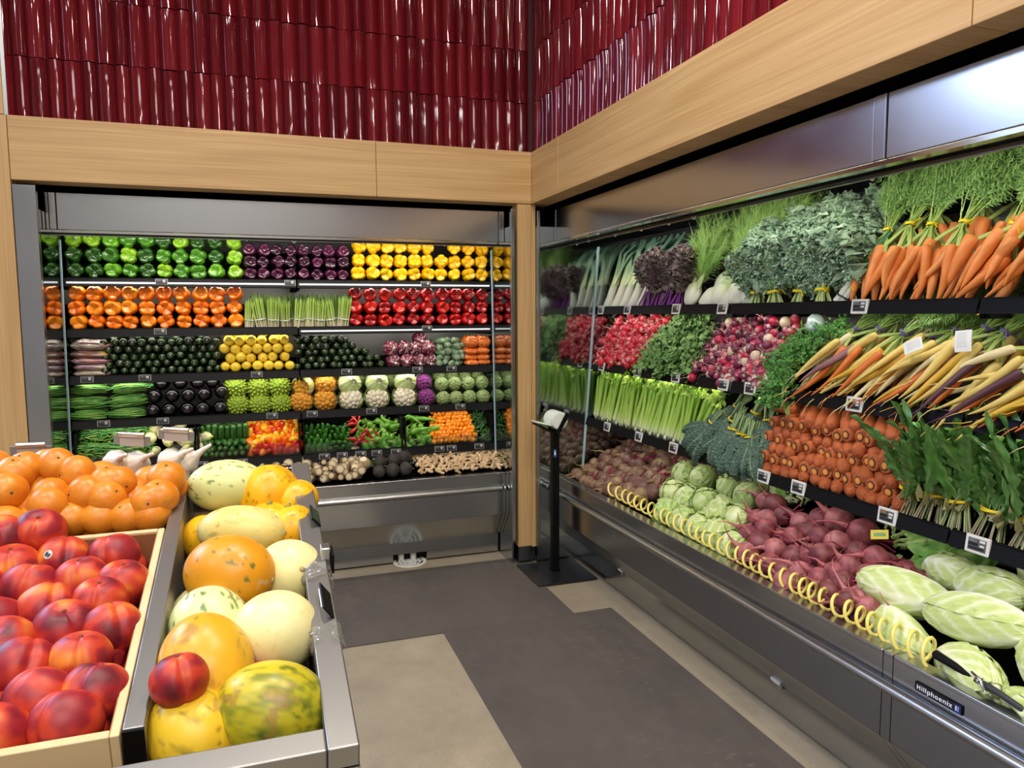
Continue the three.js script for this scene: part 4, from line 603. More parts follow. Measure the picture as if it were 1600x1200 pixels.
  const bl = []; for (const [x, s, n] of [[-0.87, 0.045, 0.02], [-0.79, 0.05, 0.02], [-0.71, 0.055, 0.02], [-0.85, 0.13, 0.035], [-0.765, 0.14, 0.04], [-0.7, 0.16, 0.045], [-0.84, 0.21, 0.05], [-0.76, 0.225, 0.055], [-0.7, 0.25, 0.06]]) bl.push(spawn(br[bl.length % 2], 'black_radish', FAW, x, s, n, [rr(-1, 1), rr(-1, 1), rr(0, 6)], rr(0.9, 1.08)));
  rowLabels(bl, 'round black radish in the well beside the ginger', 'radish', 'black radishes in the well', 3);
  const gi = seed => { const r = rng(seed), gs = []; const lim = (x, y, z, a, l, r0, dep) => { const e = [x + Math.cos(a) * l, y + Math.sin(a) * l, z + (r() - 0.5) * 0.012], m = [(x + e[0]) / 2, (y + e[1]) / 2 + 0.003, (z + e[2]) / 2]; gs.push(tube([[x, y, z], m, e], [r0 * 0.95, r0 * 1.1, r0 * 0.9], 8, (t, w) => mix(C('#d8bd96'), C('#b3946c'), clamp(0.4 + 0.5 * Math.sin(t * 26 + seed) * 0.5 + n3(w, t * 4, seed))))); if (dep < 2) { lim(e[0], e[1], e[2], a + 0.7 + r() * 0.5, l * 0.75, r0 * 0.85, dep + 1); if (r() < 0.8) lim(m[0], m[1], m[2], a - 0.9 - r() * 0.4, l * 0.7, r0 * 0.8, dep + 1); } }; lim(-0.03, 0, 0, 0.2, 0.045, 0.0135, 0); return G(gs); };
  const gg = [1, 2, 3, 4].map(k => { const m = proto('ginger_root', gi(k), X.matte); return m; }), gl = [];
  for (let j = 0; j < 7; j++) for (let i = 0; i < 10; i++) gl.push(spawn(gg[(i * 3 + j) % 4], 'ginger_root', FAW, -0.625 + i * 0.055 + (j % 2) * 0.026 + rr(-0.01, 0.01), 0.02 + j * 0.04, 0.008 + j * 0.004 + rr(0, 0.01), [rr(-1.3, -0.3), rr(-0.6, 0.6), rr(-0.8, 0.8)], rr(0.7, 0.9)));
  rowLabels(gl, 'knobbly tan ginger root in the heap in the well', 'ginger', 'ginger roots in the well of the back case', 6);
}

// ---------------------------------------------------------------- right case: leaves and roots
const rootBody = (L, r, col, seed, bend = 0.02, nu = 14, nv = 16) => xf(body(nu, nv, [[L, 0], [L * 0.99, r * 0.62], [L * 0.94, r], [L * 0.7, r * 0.93], [L * 0.4, r * 0.68], [L * 0.15, r * 0.36], [L * 0.02, r * 0.12], [0, 0]], (w, t, p) => { const k = mix(C(col[0]), C(col[1]), clamp(0.5 + 0.9 * n3(p[0] * 50, p[1] * 50, p[2] * 28 + seed))); return Math.sin(p[2] * 260 + 3 * n3(w, p[2] * 50, seed)) > 0.93 ? mix(k, C(col[2] || '#7a4a20'), 0.35) : k; }, (p, w, t) => { const q = p[2] / L, b = 1 + 0.05 * Math.sin(p[2] * 150 + seed) + 0.07 * n3(p[2] * 30, seed, w); return [p[0] * b + bend * Math.sin(q * 3.2 + seed) * (1 - q * 0.4), p[1] * b + bend * 0.6 * Math.cos(q * 2.7 + seed * 2), p[2]]; }), [0, 0, 0], [-Math.PI / 2, 0, 0]);
function frondTris(out, seed, L, c1, c2, { n = 11, base = [0, 0, 0], lean = [0, 0], curve = 0.1, wide = 0.3, fine = 1 }) {
  const r = rng(seed), at = t => [base[0] + lean[0] * L * t + 0.02 * Math.sin(t * 3 + seed) * t, base[1] + L * t * (1 - 0.18 * t * Math.abs(lean[0])), base[2] + lean[1] * L * t - curve * L * t * t];
  for (let k = 0; k < 8; k++) out.push(strip3(at(k / 8), at((k + 1.3) / 8), 0.0022 * (1.1 - k / 8), mix(C(c2), C('#a9c46a'), 0.6 * (1 - k / 8))));
  for (let k = 0; k < n; k++) { const t = 0.3 + 0.7 * k / n, o = at(t);
    for (const s of [-1, 1]) { const l = L * wide * (1.15 - t) * (0.75 + r() * 0.5), d = [s * (0.8 + r() * 0.3), 0.55 + r() * 0.5, (r() - 0.5) * 0.9], e = [o[0] + d[0] * l, o[1] + d[1] * l, o[2] + d[2] * l], kk = mix(C(c1), C(c2), r());
      out.push(strip3(o, e, 0.0011 * fine, kk));
      for (let m = 1; m <= 5; m++) { const q = m / 5.2, p = [lerp(o[0], e[0], q), lerp(o[1], e[1], q), lerp(o[2], e[2], q)];
        for (const s2 of [-1, 1]) { const ll = 0.016 * (0.6 + r() * 0.8); out.push(strip3(p, [p[0] + (d[0] * 0.5 - s2 * d[1] * 0.8) * ll, p[1] + (d[1] * 0.5 + s2 * d[0] * 0.8) * ll, p[2] + (r() - 0.5) * ll], 0.0024 * fine, mix(C(c1), C(c2), r()))); } } } }
}
const wrapTie = (r, y, m = 2) => G(Array.from({ length: m }, (_, j) => tube(Array.from({ length: 15 }, (_, k) => [Math.cos(k / 14 * TAU) * r, y + j * 0.005 + 0.002 * Math.sin(k + j), Math.sin(k / 14 * TAU) * r]), 0.0028, 5)));
const tieTail = (r, y, s) => tube([[r, y, 0.005], [r + 0.016, y + 0.008 * s, 0.02], [r + 0.028, y + 0.002, 0.026], [r + 0.042, y - 0.014 * s, 0.022]], 0.0034, 5, [1, 1, 1], 0.35);
// a bunch of rooted carrots: tips at y = 0, crowns near 0.19, tie at 0.27, tops above
function carrotBunch(seed, n, palettes, leafC, tieM, { L = 0.185, r0 = 0.0175, spread = 0.026, H = 0.27, tops = 8, topL = 0.24 } = {}) {
  const r = rng(seed), o = new THREE.Group(); o.name = 'carrot_bunch'; const st = [], fr = [];
  for (let k = 0; k < n; k++) {
    const p = palettes[k % palettes.length], l = L * (0.85 + 0.28 * r()), x = (k - (n - 1) / 2) * spread + (r() - 0.5) * 0.008, z = (k % 2 ? -0.03 : 0.012) + (r() - 0.5) * 0.01, a = (r() - 0.5) * 0.16 + (k - (n - 1) / 2) * 0.035;
    const rb = rootBody(l, r0 * (0.82 + 0.4 * r()), p, seed * 7 + k), q1 = r() - 0.5, ends = L > 0.2 ? [rb, tube([[0, 0.012, 0], [0.004 * q1, -0.01, 0.004], [0.03 * q1, -0.035, 0.008], [0.07 * q1, -0.05 - 0.02 * r(), 0.006]], [0.0022, 0.0016, 0.0011, 0.0006], 5, C(p[0]))] : [rb]; const m = part('carrot', G(ends), X.satin, o); m.position.set(x + a * l, (L * 1.08 - l) * (0.3 + 0.7 * r()), z); m.rotation.z = a;
    const top = [x + 0.002, m.position.y + l * 0.99, z];
    for (let j = 0; j < 3; j++) st.push(tube([[top[0] + (j - 1) * 0.004, top[1] - 0.004, top[2]], [lerp(top[0], 0, 0.5) + (j - 1) * 0.006, (top[1] + H) / 2, z * 0.6], [(r() - 0.5) * 0.016, H, (r() - 0.5) * 0.014], [(r() - 0.5) * 0.07, H + 0.1, -0.03 * r()]], [0.0042, 0.003, 0.0026, 0.002], 5, t => mix(C('#a9be62'), C('#6f9a3a'), t)));
  }
  for (let k = 0; k < tops; k++) frondTris(fr, seed * 31 + k, topL * (0.8 + r() * 0.5), leafC[0], leafC[1], { base: [(r() - 0.5) * 0.02, H - 0.01, (r() - 0.5) * 0.02], lean: [(r() - 0.5) * 0.95, (r() - 0.4) * 0.5], curve: 0.1 + r() * 0.2 });
  part('stems', G(st), X.satin, o).userData.kind = 'stuff'; part('tops', shards(fr), X.leaf, o).userData.kind = 'stuff';
  part('twist_tie', G([wrapTie(0.015, H), tieTail(0.013, H, seed % 2 ? 1 : -1)]), tieM, o);
  return o;
}
{ // top shelf, from the far end
  R = rng(71);
  const leek = seed => { const r = rng(seed), bl = []; const fan = (k, s) => blade(4, 12, t => [s * (0.012 + 0.075 * t * t) * (1 + r() * 0), 0.14 + 0.24 * t, 0.012 * Math.cos(k * 2.1) + 0.03 * t * Math.sin(k * 1.7) - (t > 0.75 ? (t - 0.75) * 0.12 : 0)], t => 0.017 * (1 - 0.2 * t) * (t > 0.93 ? 0.7 : 1), (q, t) => [0, 0, -0.006 * q * q], (q, t) => mix(mix(C('#d5e2ae'), C('#7fa37c'), ss(0.05, 0.45, t)), C('#476e5e'), ss(0.4, 0.95, t) * (0.7 + 0.3 * Math.sin(q * 14))));
    for (let k = 0; k < 7; k++) bl.push(fan(k, (k - 3) / 3.2)); return group('leek', ['shaft', xf(body(12, 10, [[0.19, 0], [0.188, 0.012], [0.14, 0.0165], [0.06, 0.017], [0.012, 0.02], [0.002, 0.015], [0, 0]], (w, t, p) => mix(C('#f1f0df'), C('#c3d58a'), ss(0.09, 0.19, p[2]))), [0, 0, 0], [-Math.PI / 2, 0, 0]), X.wax], ...bl.map(b => ['leaf', b, X.leaf]), ['roots', xf(egg(8, 5, 0.011, 0.008, () => C('#cfc4a0')), [0, 0.002, 0]), X.matte]); };
  const ls = [1, 2, 3].map(leek), ll = [];
  for (let i = 0; i < 9; i++) ll.push(spawn(ls[i % 3], 'leek', FB, 0.045 + i * 0.05, 1.528, 0.46 + (i % 2) * 0.03, [-0.32 + rr(-0.04, 0.04), rr(-0.3, 0.3), -0.12 - i * 0.028 + rr(-0.03, 0.03)], [1.35, 1.04, 1.3]));
  for (let i = 0; i < 9; i++) ll.push(spawn(ls[(i + 1) % 3], 'leek', FB, 0.06 + i * 0.055, 1.53, 0.55, [-0.22, rr(-0.4, 0.4), -0.16 - i * 0.03], [1.35, 1.06, 1.3]));
  rowLabels(ll, 'pale leek with fanned green leaves on the top shelf', 'leek', 'leeks on the top shelf', 2);
  // kale: ruffled leaves on stems
  const kaleLeaf = (seed, c1, c2, rib, w0 = 0.06, L = 0.2, amp = 0.02, bite = 0) => blade(30, 28, t => [0.006 * Math.sin(t * 4 + seed), L * t, 0.05 * t * t * L / 0.2], t => w0 * Math.pow(Math.sin(Math.PI * clamp(0.1 + 0.82 * t)), 0.7), (s, t) => { const e = Math.pow(Math.abs(s), 1.4), k = seed * 3; return [e * amp * (0.6 * Math.sin(t * 44 + k + s * 5) + 0.8 * n3(s * 13, t * 26, k + 5)), e * amp * (0.5 * Math.cos(t * 51 + k) + 0.8 * n3(s * 13, t * 26, k + 9)), e * amp * (Math.sin(t * 63 + s * 8 + k) + 1.3 * n3(s * 15, t * 30, k)) + amp * 0.4 * n3(s * 16, t * 24, k) - 0.012 * s * s]; }, (s, t) => mix(rib, mix(c1, c2, clamp(0.45 + 0.8 * n3(s * 10, t * 18, seed) + 0.5 * Math.abs(s))), ss(0.02, 0.09, Math.abs(s))));
  const frill = (leaf, seed, n, L, c1, c2) => { const r = rng(seed), p = leaf.attributes.position, t = [], nu = 31; for (let k = 0; k < n; k++) { const u = r() < 0.5 ? Math.floor(r() * 8) : 30 - Math.floor(r() * 8), v = 3 + Math.floor(r() * 25), q = v * nu + u, o = [p.getX(q), p.getY(q), p.getZ(q)], a = r() * TAU, b = r() * 2 - 1, d = [Math.cos(a) * 0.9, Math.sin(a) * 0.9, b], s2 = [-d[1], d[0], r() - 0.5], l = L * (0.6 + r() * 0.8); t.push([[o[0] - s2[0] * l * 0.5, o[1] - s2[1] * l * 0.5, o[2] - s2[2] * l * 0.5], [o[0] + s2[0] * l * 0.5, o[1] + s2[1] * l * 0.5, o[2] + s2[2] * l * 0.5], [o[0] + d[0] * l, o[1] + d[1] * l, o[2] + d[2] * l], mix(c1, c2, r())]); } return G([leaf, shards(t)].map(g => { g.deleteAttribute('uv'); return g; })); };
  const kaleBunch = (seed, c, stemC, n, tieM, H = 0.09, o2 = {}) => { const r = rng(seed), o = new THREE.Group(); o.name = 'kale_bunch'; const lv = [1, 2, 3].map(k => frill(kaleLeaf(seed + k, C(c[0]), C(c[1]), C(c[2]), o2.w, o2.L, o2.amp), seed + k, 420, 0.0085, C(c[0]), C(c[1]))), st = [];
    for (let k = 0; k < n; k++) { const m = part('leaf', lv[k % 3], X.leaf, o), a = (r() - 0.5) * 1.5, b = -0.5 + r() * 1.15; m.position.set((r() - 0.5) * 0.03, H + (r() - 0.3) * 0.05, (r() - 0.5) * 0.03); m.rotation.set(b, (r() - 0.5) * 1.6, a, 'ZXY'); m.scale.setScalar(0.8 + r() * 0.45); }
    for (let k = 0; k < 12; k++) { const x = (r() - 0.5) * 0.075, z = (r() - 0.5) * 0.05; st.push(tube([[x, -0.005 + r() * 0.01, z], [x * 0.5, H * 0.6, z * 0.5], [x * 0.5 + (r() - 0.5) * 0.05, H + 0.07, z * 0.5]], [0.0048, 0.0042, 0.003], 6, t => mix(C(stemC[0]), C(stemC[1]), t))); }
    part('stems', G(st), X.satin, o).userData.kind = 'stuff'; if (tieM) part('twist_tie', G([wrapTie(0.026, H * 0.62), tieTail(0.024, H * 0.62, 1)]), tieM, o); return o; };
  const pk = [1, 2].map(k => kaleBunch(k, ['#4f3a48', '#8f807a', '#8a3f8c'], ['#8a3a92', '#6f2d72'], 15, null, 0.12, { w: 0.045, L: 0.15, amp: 0.024 })), kl = [];
  [[0.5, 0.45, -0.1], [0.6, 0.46, -0.16], [0.71, 0.45, -0.3], [0.8, 0.46, -0.2], [0.62, 0.55, -0.2], [0.75, 0.56, -0.3], [0.53, 0.56, -0.2]].forEach(([u, d, a], i) => kl.push(spawn(pk[i % 2], 'kale_bunch', FB, u, 1.53, d, [-0.28, rr(-0.5, 0.5), a], 1)));
  rowLabels(kl, 'bunch of purple curly kale with violet stems', 'kale', 'purple kale on the top shelf', 2);
  // fennel
  const fennel = seed => { const r = rng(seed), fr = [], st = [];
    for (let k = 0; k < 6; k++) { const x = (k - 2.5) * 0.014, tx = x + 0.05 * (r() - 0.3), H = 0.16 + r() * 0.08; st.push(tube([[x * 0.7, 0.05, 0], [x, 0.09, 0], [lerp(x, tx, 0.6), H * 0.75, -0.01], [tx, H, -0.02 * r()]], [0.011, 0.008, 0.006, 0.003], 7, t => mix(C('#dfe8bd'), C('#8db04e'), t)));
      for (let j = 0; j < 11; j++) { const b0 = [lerp(x, tx, 0.8), H * (0.6 + 0.4 * r()), -0.01], a = (r() - 0.4) * 1.5, L = 0.16 + r() * 0.12; for (let q = 0; q < 10; q++) { const t = q / 10, p = [b0[0] + Math.sin(a) * L * t, b0[1] + Math.cos(a) * L * t * 0.9, b0[2] + 0.05 * Math.sin(j) * t]; for (let h = 0; h < 5; h++) { const aa = a + (r() - 0.5) * 2.2, ll = 0.055 * (0.5 + r()); fr.push(strip3(p, [p[0] + Math.sin(aa) * ll, p[1] + Math.cos(aa) * ll, p[2] + (r() - 0.5) * ll], 0.0012, mix(C('#6a9f48'), C('#a3c962'), r()))); } } } }
    return group('fennel', ['bulb', grid(26, 16, (u, t) => { const w = u * TAU, f = t * Math.PI, s = Math.sin(f), y = 0.055 - 0.055 * Math.cos(f), up = ss(0.07, 0.11, y), rx = 0.046 * Math.pow(s, 0.75) * lerp(1, 0.75, up), rz = 0.03 * Math.pow(s, 0.8), rb = 1 + 0.05 * Math.sin(w * 4 + 2 * y * 30) + 0.02 * Math.sin(w * 17); return [Math.cos(w) * rx * rb, y, Math.sin(w) * rz * rb, mix(C('#eef0d8'), C('#c9d99a'), ss(0.05, 0.11, y) * 0.8 + 0.15 * Math.sin(w * 17))]; }), X.wax], ['stalks', G(st), X.satin, 'stuff'], ['fronds', shards(fr), X.leaf, 'stuff']); };
  const fs = [1, 2, 3].map(fennel), fl = [];
  [[0.93, 0.46, 0.1, 0], [1.03, 0.46, -0.75, -0.3], [1.12, 0.47, -0.55, 0], [1.2, 0.46, -0.95, -0.3], [1.275, 0.46, -0.2, 0], [1.35, 0.47, -0.35, 0], [1.0, 0.57, -0.3, 0], [1.13, 0.57, -0.35, 0], [1.25, 0.57, -0.3, 0], [1.36, 0.57, -0.4, 0]].forEach(([u, d, a, b], i) => fl.push(spawn(fs[i % 3], 'fennel', FB, u, 1.528 + (i > 5 ? 0.05 : 0), d, [-0.3 + b, rr(-0.2, 0.2), a * 0.7 - 0.1], 1.12)));
  rowLabels(fl, 'white fennel bulb with feathery green fronds', 'fennel', 'fennel on the top shelf', 2);
  const gk = [1, 2, 3].map(k => kaleBunch(k + 10, ['#5f9070', '#afccaa', '#b9cf96'], ['#c3d58a', '#9dbd6a'], 17, M.tie, 0.07, { w: 0.06, L: 0.16, amp: 0.026 })), gl = [];
  [[1.44, 0.45, -0.1], [1.56, 0.45, 0.1], [1.69, 0.455, -0.1], [1.82, 0.45, 0.1], [1.93, 0.47, 0.15], [1.46, 0.54, 0], [1.6, 0.55, 0], [1.74, 0.55, 0], [1.88, 0.56, 0], [1.53, 0.6, 0], [1.68, 0.6, 0], [1.83, 0.6, 0.1]].forEach(([u, d, a], i) => gl.push(spawn(gk[i % 3], 'kale_bunch', FB, u, 1.53 + (i > 8 ? 0.125 : i > 4 ? 0.07 : 0), d, [-0.15, rr(-0.4, 0.4), a], [1.0, 1.08, 1])));
  rowLabels(gl, 'bunch of blue-green curly kale with yellow tie', 'kale', 'green kale on the top shelf', 3);
  const scal = seed => { const r = rng(seed), st = []; for (let k = 0; k < 8; k++) { const x = (r() - 0.5) * 0.04, z = (r() - 0.5) * 0.02; st.push(tube([[x, 0, z], [x * 0.8, 0.06, z], [x * 0.6, 0.14, z], [x + (r() - 0.5) * 0.05, 0.3, z - 0.02]], [0.009, 0.0075, 0.007, 0.004], 7, t => mix(C('#eef0e0'), C('#3f7440'), ss(0.15, 0.6, t)))); } return group('scallion_bunch', ['stalks', G(st), X.wax, 'stuff'], ['rubber_band', wrapTie(0.022, 0.03, 1), M.darkGrey]); };
  tag(spawn(scal(3), 'scallion_bunch', FB, 1.915, 1.53, 0.445, [-0.25, 0, -0.55]), 'bunch of scallions leaning between the curly kale and the orange carrots', 'scallions');
  // orange carrots in bunches
  const OC = [['#f29a52', '#ea8838', '#b86428'], ['#ee9046', '#e27e30', '#b05c24'], ['#f4a45c', '#ea8c3e', '#b86428']], LF = ['#4f8038', '#86b058'];
  const cb = [1, 2, 3, 4].map(k => carrotBunch(k, 6, OC, LF, M.tie)), cl = [];
  [[2.02, -0.02, 0], [2.1, -0.1, 0.012], [2.17, -0.12, 0], [2.25, -0.28, 0.004], [2.36, -0.5, 0], [2.45, -0.42, 0.015], [2.56, -0.35, 0.03], [2.68, -0.3, 0], [2.8, -0.2, 0.01], [2.93, -0.1, 0]].forEach(([u, a, h], i) => cl.push(spawn(cb[i % 4], 'carrot_bunch', FB, u, 1.517 + h, 0.452, [-0.3, rr(-0.2, 0.2), a], i > 5 ? 1.12 : 1)));
  [[2.06, 0], [2.16, 0.05], [2.27, -0.1], [2.38, -0.2], [2.5, -0.1], [2.62, -0.15], [2.76, 0], [2.9, 0]].forEach(([u, a], i) => cl.push(spawn(cb[(i + 1) % 4], 'carrot_bunch', FB, u, 1.58, 0.57, [-0.25, rr(-0.4, 0.4), a], 1)));
  rowLabels(cl, 'bunch of orange carrots with green tops and yellow tie', 'carrots', 'orange carrot bunches on the top shelf', 2);
}
{ // second shelf
  R = rng(81);
  const ball = (c1, c2, seed, r0 = 0.0205, tail = true) => G([egg(12, 10, r0, r0 * 1.05, (w, t, p) => mix(mix(C(c1), C(c2), clamp(0.5 + n3(p[0] * 60 + seed, p[1] * 60, p[2] * 60))), C('#efd8d0'), ss(0.16, 0.05, t) * 0.8), (p, w, t) => { const b = 1 + 0.06 * n3(p[0] * 40 + seed, p[1] * 40, p[2] * 40); return p.map(q => q * b); }), ...(tail ? [0] : []).map(() => tube([[0, 0, r0 * 0.95], [0.002, 0.001, r0 * 1.5], [0.007, -0.004, r0 * 2.4], [0.014 * Math.sin(seed), -0.014, r0 * 3.2], [0.03 * Math.sin(seed * 2), -0.02, r0 * 3.7]], [0.003, 0.0012, 0.0007, 0.0005, 0.0003], 5, C('#dfb5ac')))]);
  const leafBit = (r, n, c1, c2, sx, sy, sz, L = 0.03) => { const t = []; for (let k = 0; k < n; k++) { const p = [(r() - 0.5) * sx, (r() - 0.5) * sy, (r() - 0.5) * sz], a = r() * TAU, d = [Math.cos(a), Math.sin(a) * 0.8 + 0.2, (r() - 0.3) * 0.9], s = [-d[1], d[0], (r() - 0.5)], l = L * (0.6 + r() * 0.7), w = l * 0.42, kk = mix(C(c1), C(c2), r());
    const A = p, B = [p[0] + d[0] * l * 0.55 + s[0] * w, p[1] + d[1] * l * 0.55 + s[1] * w, p[2] + d[2] * l * 0.55 + s[2] * w], D = [p[0] + d[0] * l * 0.55 - s[0] * w, p[1] + d[1] * l * 0.55 - s[1] * w, p[2] + d[2] * l * 0.55 - s[2] * w], T = [p[0] + d[0] * l, p[1] + d[1] * l, p[2] + d[2] * l + 0.003];
    const k2 = mix(kk, C(c2), 0.4); t.push([A, B, T, kk], [A, T, D, k2]); } return shards(t); };
  const radishBunch = (seed, pal) => { const r = rng(seed), o = new THREE.Group(); o.name = 'radish_bunch'; const gs = pal.flatMap((p, k) => [ball(p[0], p[1], k + seed), ball(p[0], p[1], k + seed + 9, 0.0205, false)]);
    for (let k = 0; k < 10; k++) { const m = part('radish', gs[Math.floor(r() * gs.length)], X.wax, o), a = k * 2.4, q = 0.02 * Math.sqrt(k); m.position.set(Math.cos(a) * q + (r() - 0.5) * 0.008, Math.sin(a) * q + (r() - 0.5) * 0.008, (r() - 0.5) * 0.03 - q * 0.15); m.rotation.set((r() - 0.3) * 1.6, (r() - 0.5) * 1.6, r() * 6); m.scale.setScalar(0.82 + r() * 0.42); }
    part('greens', xf(leafBit(r, 34, '#4a7a2c', '#78a03e', 0.11, 0.1, 0.05, 0.05), [0, 0.01, -0.05]), X.leaf, o).userData.kind = 'stuff'; return o; };
  const red = [1, 2, 3].map(k => radishBunch(k, [['#cf1f38', '#b5142c'], ['#d62c44', '#c21a32'], ['#c81a30', '#b01028']])), mixd = [4, 5, 6].map(k => radishBunch(k, [['#c2264a', '#a81a3c'], ['#6a1f3a', '#521830'], ['#e8dcc0', '#d9c9a6'], ['#b0305c', '#98244c'], ['#d0485c', '#b8304a'], ['#7c2848', '#641c3a']]));
  const fill = (set, u0, u1, rows, step, name, what, cat, grp, n, sc = 1) => { const l = []; for (let j = 0; j < rows; j++) for (let u = u0 + (j % 2) * step / 2; u < u1; u += step) l.push(spawn(pick(set), name, FB, u + rr(-0.012, 0.012), 1.245 + j * 0.062, 0.42 + j * 0.035 + rr(-0.01, 0.01), [-0.5 + rr(-0.3, 0.3), rr(-0.4, 0.4), rr(0, 6)], sc * rr(0.92, 1.08))); rowLabels(l, what, cat, grp, n); };
  fill(red, 0.05, 0.58, 4, 0.096, 'radish_bunch', 'bunch of bright red radishes on the second shelf', 'radishes', 'red radish bunches', 4);
  fill(mixd, 1.1, 1.6, 4, 0.096, 'radish_bunch', 'bunch of mixed red, purple and white radishes', 'radishes', 'mixed radish bunches', 4);
  // cilantro and parsley
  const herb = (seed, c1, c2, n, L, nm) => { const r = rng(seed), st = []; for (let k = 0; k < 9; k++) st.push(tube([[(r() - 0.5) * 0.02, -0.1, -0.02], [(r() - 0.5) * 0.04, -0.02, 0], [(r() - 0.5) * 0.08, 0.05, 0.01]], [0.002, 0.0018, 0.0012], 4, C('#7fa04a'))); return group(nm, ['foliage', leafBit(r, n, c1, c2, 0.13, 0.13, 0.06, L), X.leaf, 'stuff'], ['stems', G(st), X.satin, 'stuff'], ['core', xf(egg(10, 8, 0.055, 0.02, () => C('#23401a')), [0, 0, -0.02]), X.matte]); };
  const ci = [1, 2, 3].map(k => herb(k, '#3f6f2e', '#7fa85a', 170, 0.032, 'cilantro_bunch')), pa = [1, 2].map(k => herb(k + 9, '#2f6a22', '#5a9a3a', 420, 0.017, 'parsley_bunch'));
  fill(ci, 0.62, 1.07, 4, 0.1, 'cilantro_bunch', 'leafy green cilantro bunch between the two kinds of radishes', 'cilantro', 'cilantro on the second shelf', 4);
  const pl = []; [[1.66, 1.2, 0.37], [1.72, 1.26, 0.38], [1.64, 1.3, 0.42], [1.74, 1.34, 0.43], [1.79, 1.39, 0.47], [1.68, 1.38, 0.47], [1.71, 1.19, 0.385], [1.83, 1.42, 0.52]].forEach(([u, h, d], i) => pl.push(spawn(pa[i % 2], 'parsley_bunch', FB, u, h, d, [-0.4, rr(-0.3, 0.3), rr(0, 6)], 0.85)));
  rowLabels(pl, 'curly parsley bunch spilling over the shelf edge', 'parsley', 'parsley on the second shelf', 3);
  // thin produce bags behind the parsley
  tag(spawn(group('plastic_bag', ['film', egg(18, 12, 0.042, 0.034, () => C('#9fb8b0'), (p, w, t) => { const b = 1 + 0.3 * n3(p[0] * 40, p[1] * 40, p[2] * 40); return p.map(q => q * b); }), X.film], ['knot', xf(egg(8, 6, 0.008, 0.012, () => C('#cfdcd8')), [0, 0.05, 0]), X.film]), 'plastic_bag', FB, 1.72, 1.45, 0.52, [0, 0, 0.3]), 'crumpled translucent plastic bag tucked behind the parsley', 'plastic bag');
  // carrots of many colours, tips over the shelf edge, crowns up to the right
  const P = { y: ['#e6cf7a', '#dcc062', '#b09a4a'], g: ['#dcb43a', '#cfa22a', '#94782a'], o: ['#e07a34', '#cf6824', '#9a4a1a'], v: ['#9a6c72', '#835660', '#5a3842'], w: ['#ebdfb0', '#e0d098', '#b4a46a'], d: ['#5a3040', '#482434', '#301826'] };
  const RB = [['y', 'w', 'y', 'g', 'o'], ['w', 'y', 'v', 'y', 'o'], ['y', 'y', 'g', 'y', 'o', 'w'], ['w', 'w', 'y', 'o', 'd', 'y'], ['y', 'v', 'y', 'o', 'g']].map((l, k) => carrotBunch(k + 20, l.length, l.map(q => P[q]), ['#47702c', '#6f9442'], M.tieBlue, { L: 0.27, r0: 0.0155, spread: 0.027, H: 0.36, topL: 0.22, tops: 8 })), rl = [];
  [[1.77, -0.5, 0, 0], [1.85, -0.62, 1, 0.02], [1.96, -0.62, 2, 0.01], [2.06, -0.6, 2, 0], [2.15, -0.62, 0, 0.02], [2.26, -0.56, 4, 0.02], [2.33, -0.48, 3, 0], [2.42, -0.75, 3, 0.0], [2.5, -0.95, 4, 0.01], [2.62, -0.8, 2, 0], [2.75, -0.6, 1, 0], [2.88, -0.5, 3, 0]].forEach(([u, a, k, h], i) => rl.push(spawn(RB[k], 'carrot_bunch', FB, u - 0.02, 1.2 + h, 0.365, [-0.62, rr(-0.2, 0.2), a], 0.92)));
  [[1.9, 0], [2.02, 1], [2.14, 2], [2.26, 3], [2.38, 4], [2.5, 0], [2.62, 1], [2.75, 2], [2.88, 3]].forEach(([u, k], i) => rl.push(spawn(RB[k], 'carrot_bunch', FB, u, 1.215, 0.5, [-0.5, rr(-0.4, 0.4), -0.35], 0.85)));
  rowLabels(rl, 'bunch of yellow, white, orange and violet carrots', 'carrots', 'bunches of mixed-colour carrots', 2);
  // white leaflets tied to two of the bunches
  const card = n => { const cv = document.createElement('canvas'); cv.width = 128; cv.height = 160; const q = cv.getContext('2d'); q.fillStyle = '#eef0ec'; q.fillRect(0, 0, 128, 160); q.fillStyle = '#9aa3ab'; for (let k = 0; k < 9; k++) q.fillRect(16, 20 + k * 13, 60 + ((k * 37 + n * 11) % 36), 3); const m = new THREE.CanvasTexture(cv); m.colorSpace = THREE.SRGBColorSpace; const g = new THREE.BoxGeometry(0.055, 0.075, 0.001, 1, 6, 1), p = g.attributes.position; for (let k = 0; k < p.count; k++) p.setZ(k, p.getZ(k) - 3 * Math.pow(p.getY(k), 2)); g.computeVertexNormals(); return proto('paper_tag', g, ST({ map: m, roughness: 0.6 })); };
  tag(spawn(card(1), 'paper_tag', FB, 2.43, 1.415, 0.42, [-0.2, 0.2, 0.12], 0.85), 'small upright white paper tag among the tops of the mixed-colour carrots', 'paper tag');
  tag(spawn(card(2), 'paper_tag', FB, 2.275, 1.395, 0.4, [-0.4, 0.1, -1.1], 0.8), 'small white paper tag lying sideways on the mixed-colour carrots', 'paper tag');
}
